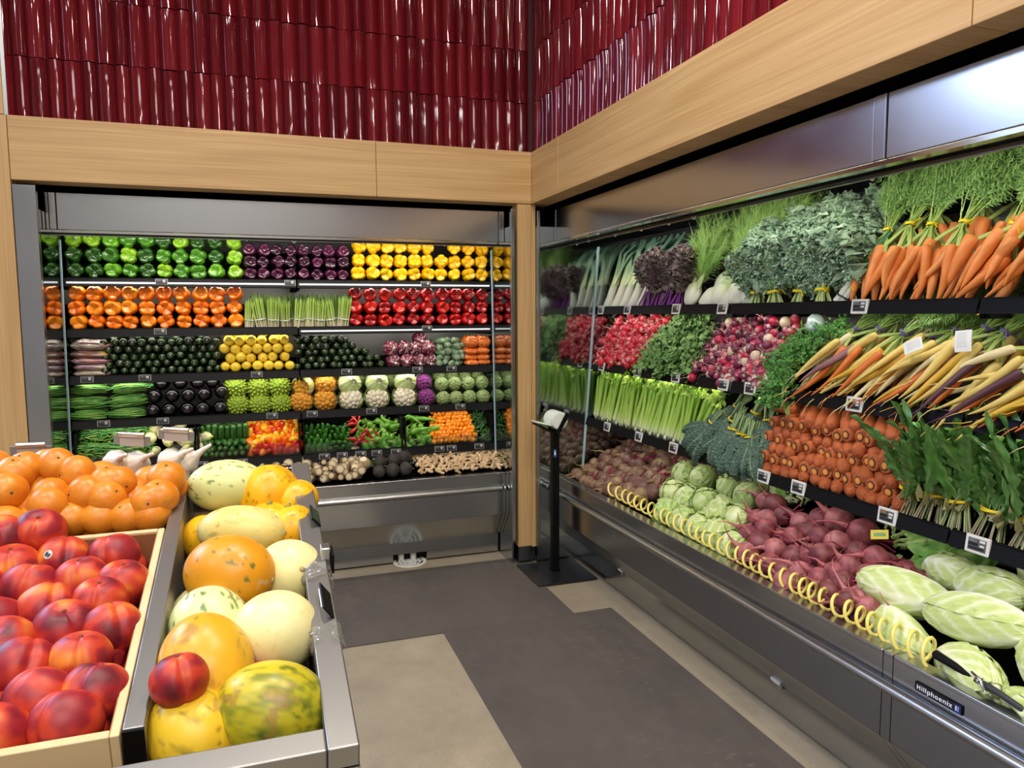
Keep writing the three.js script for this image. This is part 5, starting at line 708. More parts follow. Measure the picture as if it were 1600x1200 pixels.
{ // third shelf
  R = rng(91);
  const celery = seed => { const r = rng(seed), o = new THREE.Group(); o.name = 'celery'; const cs = [C('#e9efcc'), C('#b5d266'), C('#8aba42')];
    const stalk = k => { const a = k * 2.4, q = 0.010 * Math.sqrt(k), x = Math.cos(a) * q, z = Math.sin(a) * q, L = 0.23 + r() * 0.06, f = 1.2 + r() * 0.9; return grid(9, 9, (u, t) => { const w = u * TAU, y = t * L, rad = lerp(0.0135, 0.0085, t) * (t < 0.1 ? 0.7 + 3 * t : 1), rb = 1 + 0.06 * Math.sin(w * 8), cx = x * lerp(1, f, t * t), cz = z * lerp(1, f, t * t); return [cx + Math.cos(w) * rad * rb, y, cz + Math.sin(w) * rad * 0.75 * rb, t < 0.25 ? mix(cs[0], cs[1], t * 4) : mix(cs[1], cs[2], t)]; }, { p0: true, p1: true }); };
    for (let k = 0; k < 9; k++) part('stalk', stalk(k), X.wax, o);
    const t = []; for (let k = 0; k < 60; k++) { const p = [(r() - 0.5) * 0.08, 0.23 + r() * 0.1, (r() - 0.4) * 0.07], a = r() * TAU, l = 0.02 + r() * 0.022, d = [Math.cos(a), 0.5 * Math.sin(a) + 0.3, (r() - 0.3)], s = [-d[1], d[0], r() - 0.5], w = l * 0.45, kk = mix(C('#a9cf4a'), C('#c9e36a'), r()), B = [0, 1, 2].map(i => p[i] + d[i] * l * 0.6 + s[i] * w), D = [0, 1, 2].map(i => p[i] + d[i] * l * 0.6 - s[i] * w), T = [0, 1, 2].map(i => p[i] + d[i] * l); t.push([p, B, T, kk], [p, T, D, mix(kk, C('#7fae3a'), 0.3)]); }
    part('leaves', shards(t), X.leaf, o).userData.kind = 'stuff'; part('base', xf(egg(12, 8, 0.024, 0.018, () => C('#e6ecc9')), [0, 0.012, 0], [Math.PI / 2, 0, 0]), X.wax, o); return o; };
  const cs = [1, 2, 3, 4].map(celery), cl = [];
  for (let i = 0; i < 14; i++) cl.push(spawn(cs[i % 4], 'celery', FB, 0.07 + i * 0.077, 0.868, 0.40, [-0.16 + rr(-0.05, 0.05), rr(-0.4, 0.4), 0.02 - 0.34 * Math.abs(Math.sin(i * 1.3)) + (i > 11 ? -0.12 : 0)], rr(1.02, 1.1)));
  for (let i = 0; i < 13; i++) cl.push(spawn(cs[(i + 2) % 4], 'celery', FB, 0.1 + i * 0.078, 0.87, 0.485, [-0.1, rr(-0.5, 0.5), -0.1], 0.96));
  rowLabels(cl, 'upright bright green celery head on the lowest shelf', 'celery', 'celery on the third shelf', 2);
  // dark long-leaved kale: leaves hang towards the front, stems up
  const lac = seed => { const r = rng(seed), o = new THREE.Group(); o.name = 'lacinato_kale_bunch'; const lv = [1, 2, 3].map(k => blade(16, 40, t => [0.01 * Math.sin(t * 3 + k), -0.2 * t, 0.015 + 0.05 * Math.sin(t * 2.2)], t => 0.03 * Math.pow(Math.sin(Math.PI * clamp(0.12 + 0.85 * t)), 0.6), (s, t) => [0, 0, 0.012 * n3(s * 8 + k, t * 34, seed) + 0.008 * n3(s * 15 + k, t * 60, seed + 4) + 0.003 * Math.sin(t * 60 + s * 8) * Math.abs(s) - 0.014 * s * s], (s, t) => mix(C('#7f9a70'), mix(C('#2a4439'), C('#5d7a68'), clamp(0.45 + 0.9 * n3(s * 9, t * 34, k))), ss(0.01, 0.07, Math.abs(s))))), st = [];
    for (let k = 0; k < 13; k++) { const m = part('leaf', lv[k % 3], X.leaf, o); m.position.set((r() - 0.5) * 0.04, 0.0, (r() - 0.5) * 0.03); m.rotation.set(-0.2 + r() * 0.5, (r() - 0.5) * 0.9, (r() - 0.5) * 0.95, 'ZXY'); m.scale.setScalar(0.85 + r() * 0.3); st.push(tube([[m.position.x, -0.02, m.position.z], [m.position.x * 0.6, 0.03, m.position.z], [m.position.x * 1.3 + (r() - 0.5) * 0.02, 0.1 + r() * 0.02, m.position.z - 0.01]], [0.003, 0.0036, 0.004], 6, C('#86a06c'))); }
    part('stems', G(st), X.satin, o).userData.kind = 'stuff'; part('twist_tie', G([wrapTie(0.024, 0.012), tieTail(0.022, 0.012, -1)]), M.tie, o); return o; };
  const lk = [1, 2].map(lac), ll = [];
  [[1.22, 1.0, 0.41, -0.6], [1.31, 1.02, 0.45, -0.5], [1.38, 0.99, 0.4, -0.2], [1.44, 0.975, 0.4, 0.1], [1.5, 0.97, 0.4, 0.12], [1.27, 1.07, 0.5, -0.5], [1.4, 1.06, 0.5, -0.2], [1.51, 1.04, 0.48, 0.1]].forEach(([u, h, d, a], i) => ll.push(spawn(lk[i % 2], 'lacinato_kale_bunch', FB, u, h, d, [-0.25, rr(-0.3, 0.3), a], [1, 0.78, 1])));
  rowLabels(ll, 'bunch of dark bumpy long-leaved kale with yellow tie', 'kale', 'dark kale on the third shelf', 2);
  // loose carrots stacked crosswise: rows of cut crowns and rows of blunt bodies
  const lc = k => group('carrot', ['root', body(16, 14, [[0.088, 0], [0.086, 0.0215], [0.078, 0.0265], [0.03, 0.027], [-0.04, 0.022], [-0.085, 0.014], [-0.1, 0]], (w, t, p) => { const q = mix(C('#a4542a'), C('#c06a36'), clamp(0.5 + 1.1 * n3(p[0] * 40 + k, p[1] * 40, p[2] * 40))); return Math.sin(p[2] * 300 + 4 * n3(w, p[2] * 40, k)) > 0.94 ? mix(q, C('#7a3a1c'), 0.5) : q; }, (p, w) => { const b = 1 + 0.05 * n3(p[2] * 30, w, k); return [p[0] * b, p[1] * b, p[2]]; }), X.matte], ['crown', xf(egg(18, 10, 0.0165, 0.003, (w, t, p) => { const d = Math.hypot(p[0], p[1]) / 0.0165; return d > 0.76 ? C('#33261a') : mix(C('#f0a24e'), C('#d97f30'), d); }), [0, 0, 0.087]), X.matte]);
  const bc = k => group('carrot', ['root', body(16, 16, [[0.1, 0], [0.098, 0.014], [0.085, 0.0225], [0.05, 0.0275], [0.0, 0.028], [-0.06, 0.026], [-0.1, 0.02], [-0.104, 0]], (w, t, p) => { const q = mix(C('#9c4e26'), C('#ba6230'), clamp(0.5 + 1.1 * n3(p[0] * 40 + k, p[1] * 40, p[2] * 40))); return Math.sin(p[2] * 260 + 4 * n3(w, p[2] * 40, k)) > 0.93 ? mix(q, C('#7a3a1c'), 0.45) : q; }, (p, w) => { const b = 1 + 0.05 * n3(p[2] * 30, w, k); return [p[0] * b, p[1] * b, p[2]]; }), X.matte], ['root_tip', xf(egg(8, 5, 0.004, 0.008, () => C('#a4582c')), [0, -0.002, 0.1]), X.matte]);
  const A1 = [1, 2, 3].map(lc), A2 = [4, 5, 6].map(bc), rl = [];
  const order = ['b', 'a', 'b', 'a', 'b', 'a', 'b'];
  order.forEach((k, j) => { const row = []; for (let i = 0; i < 13; i++) { const u = 1.575 + (j % 2) * 0.026 + i * 0.0535; if (u > 2.24 || (j > 4 && u < 1.6)) continue; row.push(spawn(pick(k === 'a' ? A1 : A2), 'carrot', FB, u + rr(-0.004, 0.004), 0.892 + j * 0.0345 + rr(-0.003, 0.003), 0.46 + j * 0.012 + (k === 'b' ? -0.012 : 0.006) + rr(-0.008, 0.008), [k === 'a' ? rr(-0.05, 0.12) : rr(0.05, 0.3), k === 'a' ? rr(-0.2, 0.2) : 0.72 + rr(-0.1, 0.1), rr(0, 6)], rr(0.9, 1.05))); } row.forEach((o, i) => tag(o, k === 'a' ? `orange carrot with its cut crown to the front, ${rowName(6 - j, 7)} row, ${ord(i + 1)} from the left` : `blunt orange carrot body, ${rowName(6 - j, 7)} row of the carrot stack, ${ord(i + 1)} from the left`, 'carrot', 'loose carrots on the third shelf')); rl.push(...row); });
  tag(spawn(A2[0], 'carrot', FB, 1.6, 1.125, 0.47, [0, 1.35, 0]), 'orange carrot lying crosswise on top of the stack at its left end', 'carrot', 'loose carrots on the third shelf');
  // dandelion greens
  const dLeaf = (k, tooth, w0, L) => blade(8, 26, t => [0.03 * Math.sin(t * 2 + k) * t, L * t, 0.03 * Math.sin(t * 1.6 + k) + 0.09 * t * t * (0.3 + 0.35 * (k % 3))], t => { const sw = (t * 8) % 1; return (t < 0.18 ? 0.004 : w0 * Math.pow(Math.sin(Math.PI * clamp((t - 0.1) / 0.95)), 0.7) * (tooth ? 0.4 + 0.65 * sw : 1)) + 0.001; }, (s, t) => [0, 0, -0.01 * Math.abs(s) + 0.004 * Math.sin(t * 22 + s * 3 + k)], (s, t) => mix(mix(C('#a9c47a'), C('#8a4a4a'), t < 0.12 ? 0.5 : 0), mix(C('#36662a'), C('#66964a'), clamp(0.45 + 0.8 * n3(s * 3, t * 9, k) + 0.1 * s)), lerp(ss(0.0, 0.08, Math.abs(s)), 1, 0.5 + 0.4 * t) * (t < 0.14 ? 0 : 1)));
  const green = seed => { const r = rng(seed), o = new THREE.Group(); o.name = 'dandelion_bunch'; const lv = [dLeaf(1, true, 0.034, 0.28), dLeaf(2, true, 0.03, 0.25), dLeaf(3, false, 0.03, 0.24), dLeaf(4, true, 0.036, 0.22), dLeaf(5, true, 0.028, 0.28)], st = [];
    for (let k = 0; k < 34; k++) { const m = part('leaf', lv[k % 5], X.leafGloss, o); m.position.set((r() - 0.5) * 0.05, 0.02 + r() * 0.03, (r() - 0.5) * 0.04); m.rotation.set(-0.4 + r() * 0.95, (r() - 0.5) * 2.6, (r() - 0.5) * 1.3, 'ZXY'); m.scale.setScalar(0.7 + r() * 0.4); }
    for (let k = 0; k < 22; k++) { const x = (r() - 0.5) * 0.09, z = (r() - 0.5) * 0.05; st.push(tube([[x, -0.02 - r() * 0.02, z + 0.012], [x * 0.7, 0.03, z * 0.8], [x * 0.6, 0.1, z * 0.7]], [0.0022, 0.0026, 0.002], 5, t => mix(pick([C('#b98a8a'), C('#b9c48a'), C('#8fa06a')]), C('#7fa050'), t))); }
    part('stems', G(st), X.satin, o).userData.kind = 'stuff'; part('twist_tie', G([wrapTie(0.036, 0.052), tieTail(0.034, 0.052, 1)]), M.tie, o); return o; };
  const dg = [1, 2, 3].map(green), dl = [];
  [[2.28, -0.08], [2.37, -0.08], [2.46, 0.06], [2.56, -0.1], [2.67, 0], [2.79, 0.1], [2.92, 0]].forEach(([u, a], i) => dl.push(spawn(dg[i % 3], 'dandelion_bunch', FB, u, 0.89, 0.405, [-0.2, rr(-0.4, 0.4), a], 1.0)));
  [[2.33, 0.0], [2.42, -0.1], [2.54, 0.05], [2.66, 0], [2.8, 0]].forEach(([u, a], i) => dl.push(spawn(dg[(i + 1) % 3], 'dandelion_bunch', FB, u, 0.92, 0.52, [-0.12, rr(-0.6, 0.6), a], 0.98)));
  [[2.28, 0], [2.38, 0.1], [2.49, -0.1], [2.6, 0.1], [2.72, 0], [2.84, 0]].forEach(([u, a], i) => dl.push(spawn(dg[i % 3], 'dandelion_bunch', FB, u, 0.97, 0.6, [0.0, rr(-0.6, 0.6), a], 0.82)));
  rowLabels(dl, 'bunch of toothed dark green leaves with yellow tie', 'greens', 'leafy greens on the third shelf', 3);
}
// ---------------------------------------------------------------- well of the right case
{
  R = rng(101);
  const beet = (seed, c, r0, tail, hairs = 2) => { const gs = [egg(18, 14, r0, r0 * 1.04, (w, t, p) => { let k = mix(C(c[0]), C(c[1]), clamp(0.5 + 1.3 * n3(p[0] * 38 + seed, p[1] * 38, p[2] * 38))); if (n3(p[0] * 150, p[1] * 150, p[2] * 150 + seed) > 0.34) k = mix(k, C(c[3] || '#4a3a30'), 0.6); return t > 0.9 ? mix(k, C(c[2]), ss(0.9, 0.98, t)) : k; }, (p, w, t) => { const b = 1 + 0.09 * n3(p[0] * 24 + seed, p[1] * 24, p[2] * 24); return [p[0] * b, p[1] * b, p[2] * b + (t < 0.08 ? (0.08 - t) * r0 * 2.4 : 0)]; })];
    const s = Math.sin(seed * 2.3), q = Math.cos(seed * 1.7); gs.push(tube([0, 0.15, 0.35, 0.6, 0.8, 1].map(t => [s * tail * 0.4 * t * t + 0.004 * Math.sin(t * 9 + seed), q * tail * 0.3 * t * t, r0 * 1.0 + tail * t * (1 - 0.25 * t)]), [0.3, 0.17, 0.1, 0.06, 0.04, 0.02].map(k => k * r0), 7, C(c[0])));
    for (let k = 0; k < hairs; k++) gs.push(tube([[0, 0, r0 * 1.15], [0.02 * Math.sin(k * 3 + seed), 0.02 * Math.cos(k * 2 + seed), r0 * 1.35], [0.045 * Math.sin(k * 3 + seed), 0.04 * Math.cos(k * 2 + seed), r0 * 1.3]], [0.0016, 0.001, 0.0005], 4, C(c[0])));
    return G(gs); };
  const crown = (c1, c2, n = 5) => G(Array.from({ length: n }, (_, k) => tube([[Math.cos(k * 1.3) * 0.005, Math.sin(k * 1.3) * 0.005, 0], [Math.cos(k * 1.3) * 0.011, Math.sin(k * 1.3) * 0.01, -0.022], [Math.cos(k * 1.3) * 0.024, Math.sin(k * 1.3) * 0.02, -0.05]], [0.0045, 0.0035, 0.003], 5, k % 2 ? C(c1) : C(c2))));
  const GB = [['#96785a', '#745844', '#9a4a4a'], ['#83604f', '#64453e', '#8a3a44'], ['#a58a60', '#80654a', '#a45a4a'], ['#795449', '#5f403a', '#8a3a44']];
  const gb = GB.map((c, k) => group('beet', ['root', beet(k + 1, c, 0.036, 0.1), X.satin], ['stem_stubs', xf(crown('#a8304a', '#7a2a3a', 4), [0, 0, -0.032]), X.satin])), gl = [];
  for (let j = 0; j < 8; j++) for (let i = 0; i < 17; i++) { const z = 0.255 + i * 0.061 + (j % 2) * 0.03, s = -0.01 + j * 0.062; if (z > 1.22 || (z > 0.98 + 0.2 * (s < 0.05 ? 0 : 0) && s < 0.33) || (z > 0.9 && s < 0.06)) continue;
    const big = z > 0.68 && R() < 0.5; gl.push(spawn(pick(gb), 'beet', FW, z + rr(-0.008, 0.008), s + rr(-0.008, 0.008), 0.026 + rr(0, 0.026), [rr(-0.5, 0.9), rr(-1.6, 0.5), rr(0, 6)], big ? rr(1.15, 1.35) : rr(0.85, 1.08))); }
  rowLabels(gl, 'brownish golden beet in the heap near the glass end', 'beet', 'golden beets in the well', 6);
  const stemB = seed => { const r = rng(seed); return group('beet_greens_bundle', ['stems', G(Array.from({ length: 11 }, (_, k) => { const x = (k - 5) * 0.006; return tube([[x * 0.6, (r() - 0.5) * 0.014, 0], [x, (r() - 0.5) * 0.016, -0.06], [x * 1.6, (r() - 0.5) * 0.02, -0.13]], [0.0042, 0.0048, 0.0035], 6, k % 3 ? C('#9c1f40') : C('#c24a62')); })), X.wax, 'stuff'], ['tie', tube(Array.from({ length: 11 }, (_, k) => [Math.cos(k / 10 * TAU) * 0.036, Math.sin(k / 10 * TAU) * 0.014, -0.03]), 0.0025, 4, C('#cfc9d6')), X.satin]); };
  const sb = [1, 2].map(stemB);
  [[0.66, 0.38, 0.06, -0.9], [0.9, 0.22, 0.07, 0.7], [0.95, 0.3, 0.05, 0.5], [0.36, 0.36, 0.05, -0.6]].forEach(([z, s, n, a], i) => tag(spawn(sb[i % 2], 'beet_greens_bundle', FW, z, s, n, [-0.25, a, 0.1]), ['tied crimson beet stems below the celery, left of the big beet', 'crimson beet stems between the golden beets and the cabbages', 'second crimson beet stems tucked behind the first beside the cabbages', 'crimson beet stems deep in the golden beet heap near the glass'][i], 'beet stems'));
  // cabbages: a round heart in veined leaves
  const shell = (r, rz, a0, wA, f0, f1, cv, cl, seed, lift, crinkle = 0.002, side = 5, ribW = 0) => grid(32, 44, (u, t) => {
    const s = u * 2 - 1, f = lerp(f0, f1, t), a = a0 + s * wA * Math.pow(Math.sin(Math.PI * clamp(0.12 + 0.8 * t)), 0.5), mid = Math.exp(-Math.pow(s / (0.06 + ribW * (1 - t) * (1 - t)), 2)) * (1 - 0.5 * t), vq = t * side - Math.abs(s) * 1.5 + 0.25 * n3(s * 4, t * 6, seed + 8), vein = Math.exp(-Math.pow((vq - Math.round(vq)) / 0.13, 2)) * ss(0.02, 0.1, Math.abs(s)) * (1 - 0.45 * Math.abs(s)), fine = n3(s * 9, t * 12, seed) * 0.7 + n3(s * 20, t * 26, seed + 3) * 0.4;
    const q = 1 + (lift * (0.25 + Math.pow(Math.abs(s), 3)) + crinkle * (fine + 1.0 * vein + 1.6 * mid)) / r, e = crinkle * 3 * Math.pow(Math.abs(s), 5) * Math.sin(t * 50 + seed), w = Math.sin(f);
    return [Math.cos(a) * w * (r * q + e), Math.sin(a) * w * (r * q + e), Math.cos(f) * rz * q, mix(mix(C(cl[0]), C(cl[1]), clamp(0.4 + 0.5 * fine + 0.35 * Math.abs(s))), C(cv), clamp(0.85 * mid + 0.75 * vein))];
  }, { wrap: false, p0: false, p1: false });
  const cab = seed => { const r = rng(seed), cl = pick([['#b3cb74', '#8fb353'], ['#c9d692', '#a9c067'], ['#c0d084', '#9cbd60']]); const parts = [['heart', egg(24, 16, 0.068, 0.064, (w, t, p) => mix(C(cl[0]), C('#e0e8bc'), clamp(0.4 + n3(p[0] * 30, p[1] * 30, p[2] * 30 + seed)))), X.wax]]; for (let k = 0; k < 5; k++) parts.push(['leaf', shell(0.0695, 0.0655, k / 5 * TAU + r() * 0.5, 1.2 + r() * 0.3, Math.PI * 0.98, Math.PI * (0.1 + 0.14 * r()), '#eef2d2', [cl[0], cl[1]], seed * 5 + k, 0.001 + 0.0024 * k, 0.0013), X.leaf]); return group('cabbage', ...parts); };
  const cs = [1, 2, 3, 4, 5].map(cab), cpos = [[1.013, 0.272, 0.06], [1.137, 0.286, 0.065], [1.101, 0.133, 0.06], [1.214, 0.133, 0.06], [1.326, 0.157, 0.06], [1.347, 0.29, 0.065], [1.484, 0.276, 0.065], [1.46, 0.137, 0.06], [1.578, 0.139, 0.06], [1.204, 0.015, 0.05], [1.333, 0.012, 0.05], [1.455, 0.02, 0.05], [1.579, 0.02, 0.05], [1.69, 0.012, 0.045], [1.08, 0.4, 0.05], [1.24, 0.41, 0.05], [1.42, 0.41, 0.05], [1.58, 0.4, 0.05]], cl = [];
  cpos.forEach(([z, s, n], i) => cl.push(spawn(cs[i % 5], 'cabbage', FW, z, s, n, [rr(-1.0, 0.2), rr(-0.8, 0.8), rr(0, 6)], rr(0.92, 1.06))));
  rowLabels(cl, 'pale green cabbage in the well', 'cabbage', 'cabbages in the well of the right case', 4);
  // red beets with long tails
  const RBc = [['#a8585e', '#78363e', '#7a2038', '#4a2e2c'], ['#8e4a4e', '#612c32', '#7a2038', '#42282a'], ['#b87276', '#8c484c', '#7a2038', '#5a3834']];
  const rb = RBc.map((c, k) => group('beet', ['root', beet(k + 11, c, 0.0445, 0.12, 3), X.satin], ['stem_stubs', xf(crown('#8c1f40', '#a83a54', 5), [0, 0, -0.04]), X.satin])), rl = [];
  const rp = [[1.718, 0.08], [1.817, 0.057], [1.817, -0.008], [1.919, 0.003], [1.754, 0.238], [1.845, 0.241], [1.893, 0.155], [1.977, 0.208], [1.978, 0.307], [2.097, 0.295], [2.14, 0.21], [2.068, 0.202], [2.234, 0.201], [2.069, 0.126], [2.186, 0.135], [2.011, 0.118], [1.964, 0.083], [2.071, 0.016], [2.143, 0.033], [2.224, 0.053], [2.307, 0.037], [2.271, 0.123], [2.213, 0.006], [1.723, 0.18], [1.671, 0.169], [1.676, 0.271], [1.612, 0.276], [1.884, 0.3], [1.906, 0.218], [1.891, 0.067], [2.16, 0.085], [2.299, 0.0], [2.363, 0.012], [1.754, 0.14], [2.011, -0.004], [2.051, -0.032]];
  rp.forEach(([z, s], i) => rl.push(spawn(rb[i % 3], 'beet', FW, z, s, 0.07 + rr(-0.012, 0.014), [rr(-0.7, 0.5), rr(-1.5, -0.2), rr(0, 6)], (i === 9 || i === 8) ? 1.25 : rr(0.84, 1.06))));
  for (let j = 0; j < 4; j++) for (let i = 0; i < 8; i++) rl.push(spawn(rb[(i + j) % 3], 'beet', FW, 1.74 + i * 0.085 + (j % 2) * 0.04, 0.0 + j * 0.085, 0.012, [rr(-1, 0), rr(-1, 1), rr(0, 6)], 0.95));
  rowLabels(rl, 'dusty red beet in the heap between cabbages', 'beet', 'red beets in the well', 7);
  // their greens behind, and leaf lettuce by the cabbages
  const leafy = (seed, c1, c2, rib, n, L, w, nm) => { const r = rng(seed), o = new THREE.Group(); o.name = nm; const lv = [1, 2, 3].map(k => blade(12, 16, t => [0.02 * Math.sin(t * 3 + k), L * t, 0.05 * Math.sin(t * 2.4 + k * 0.5)], t => 0.004 + (t < 0.3 ? 0 : w * Math.pow(Math.sin(Math.PI * clamp((t - 0.28) / 0.76)), 0.6)), (s, t) => [0, 0, 0.009 * Math.abs(s) * Math.sin(t * 30 + s * 4 + k) + 0.006 * n3(s * 5, t * 9, k) - 0.01 * Math.abs(s)], (s, t) => mix(C(rib), mix(C(c1), C(c2), clamp(0.5 + 0.9 * n3(s * 4, t * 7, k))), ss(0.03, 0.14, Math.abs(s)) * ss(0.25, 0.4, t)))); for (let k = 0; k < n; k++) { const m = part('leaf', lv[k % 3], X.leaf, o); m.rotation.set(-1.2 + r() * 1.2, (r() - 0.5) * 1.5, (r() - 0.5) * 1.8, 'ZXY'); m.position.set((r() - 0.5) * 0.05, 0, (r() - 0.5) * 0.03); m.scale.setScalar(0.8 + r() * 0.4); } return o; };
  const lt = leafy(1, '#5f9a34', '#9cc75a', '#d9e6b4', 14, 0.2, 0.06, 'leafy_greens'), lt2 = leafy(2, '#4a8a30', '#86b54e', '#a9c47a', 14, 0.22, 0.055, 'leafy_greens');
  tag(spawn(lt, 'leafy_greens', FW, 1.72, 0.36, 0.05, [-0.2, 0.2, 0.4], 0.85), 'loose light green leaves between the cabbages and the red beets', 'greens'); tag(spawn(lt2, 'leafy_greens', FW, 2.2, 0.33, 0.05, [-0.5, 0, -0.7], 0.95), 'loose beet greens behind the right end of the red beet heap', 'greens'); tag(spawn(lt2, 'leafy_greens', FW, 2.32, 0.31, 0.04, [-0.6, 0.4, -1.3], 0.9), 'loose beet greens drooping beside the napa cabbages', 'greens');
  tag(spawn(sb[0], 'beet_greens_bundle', FW, 2.02, 0.39, 0.09, [-0.2, -0.9, 0]), 'pinkish beet stems behind the largest red beets', 'beet stems');
  const lab = group('bunch_tag', ['card', bx(-0.03, 0.03, -0.016, 0.016, -0.0008, 0.0008), tint(M.tie, '#e6d23a')], ['band', bx(-0.02, 0.02, -0.006, 0.006, 0.001, 0.0016), tint(M.tie, '#7fae5a')]);
  tag(spawn(lab, 'bunch_tag', FW, 2.2, 0.275, 0.12, [-0.4, 0.3, 0.25]), 'small yellow paper tag on a red beet bunch', 'paper tag');
  // napa cabbages
  const napa = seed => { const r = rng(seed), parts = [['heart', egg(24, 18, 0.06, 0.139, () => C('#e8eec6')), X.wax]]; for (let k = 0; k < 6; k++) parts.push(['leaf', shell(0.062 + 0.0019 * k, 0.14 + 0.0012 * k, k * 2.4 + r() * 0.4, 1.15 + r() * 0.2, Math.PI * 0.985, Math.PI * (0.06 + 0.07 * r()), '#f6f7ea', ['#dfe7ac', '#a9c262'], seed * 9 + k, 0.0012, 0.0012, 6, 0.4), X.leaf]); parts.push(['base', xf(egg(12, 8, 0.03, 0.012, () => C('#f0efdf')), [0, 0, -0.136]), X.wax]); return group('napa_cabbage', ...parts); };
  const ns = [1, 2, 3].map(napa), NL = ['large crinkled napa cabbage lying beside the red beets', 'large white-ribbed napa cabbage in the middle of the napa heap', 'pale napa cabbage lying above the middle one', 'napa cabbage at the back touching the beet greens', 'napa cabbage low at the front behind the yellow hose', 'napa cabbage at the front edge above the black sprayer handle', 'pale napa cabbage end near the right shelf price tag', 'bright green napa cabbage near the ledge right of the sprayer', 'white napa cabbage lowest at the right front corner', 'white napa cabbage end right of the middle one', 'napa cabbage beyond the lowest right one', 'napa cabbage in the upper row beyond the others'];
  [[2.405, 0.125, 0.075, -1.05, 0.98], [2.635, 0.125, 0.085, -1.35, 1.0], [2.585, 0.262, 0.075, 1.4, 0.9], [2.43, 0.29, 0.045, 1.3, 0.86], [2.475, 0.0, 0.035, 1.25, 0.9], [2.7, -0.01, 0.035, 1.1, 0.98], [2.7, 0.38, 0.06, -1.5, 0.82], [2.86, 0.075, 0.07, 0.9, 0.95], [2.89, -0.04, 0.03, 1.2, 0.9], [2.85, 0.225, 0.075, -1.3, 0.9], [3.1, 0.08, 0.06, 1.2, 1], [3.08, 0.25, 0.07, 1.3, 1]].forEach(([z, s, n, a, k], i) => tag(spawn(ns[i % 3], 'napa_cabbage', FW, z, s, n, [i % 3 === 1 ? 0.12 : -0.15, a, [0.5, 2.2, 3.6, 1.1, 4.4, 5.2][i % 6]], k), NL[i], 'napa cabbage'));
  // coiled yellow hose with its sprayer on the ledge
  const h = thing('spray_hose', 'coiled yellow spray hose stretched along the ledge of the right case', 'hose', [0.215, 0.54, 1.6]), pts = [], turns = 36;
  for (let k = 0; k <= turns * 16; k++) { const q = k / (turns * 16), a = q * turns * TAU, z = 0.53 + 2.06 * Math.pow(q, 0.85) + (0.006 * Math.sin(q * 40)), x = lerp(0.235, 0.196, q), r1 = 0.031 + (q > 0.9 ? (q - 0.9) * 0.12 : 0); pts.push([x + Math.cos(a) * r1 * 0.85 - 0.215, 0.568 + Math.sin(a) * r1 - 0.54, z - 1.6]); }
  part('coil', tube(pts, 0.0056, 7), M.yellowHose, h);
  const sp = thing('spray_nozzle', 'black trigger sprayer with a chrome head at the end of the hose', 'sprayer', [0.185, 0.56, 2.6]);
  part('handle', tube([[0.005, 0.014, -0.02], [0.004, 0.016, -0.012], [0.002, 0.012, 0.04], [0, 0.008, 0.085], [0, 0.006, 0.115]], [0.005, 0.0125, 0.0105, 0.009, 0.0085], 12), M.black, sp); part('collar', tube([[0, 0.006, 0.112], [0, 0.005, 0.13]], 0.012, 12), M.chrome, sp);
  part('lever', tube([[-0.004, 0.022, 0.1], [-0.012, 0.017, 0.13], [-0.02, -0.004, 0.15]], [0.003, 0.004, 0.003], 8), M.chrome, sp); part('hose_end', tube([[0, 0.004, 0.128], [0.0, 0.0, 0.17], [-0.005, -0.008, 0.24]], [0.011, 0.0085, 0.008], 10), M.darkGrey, sp);
}
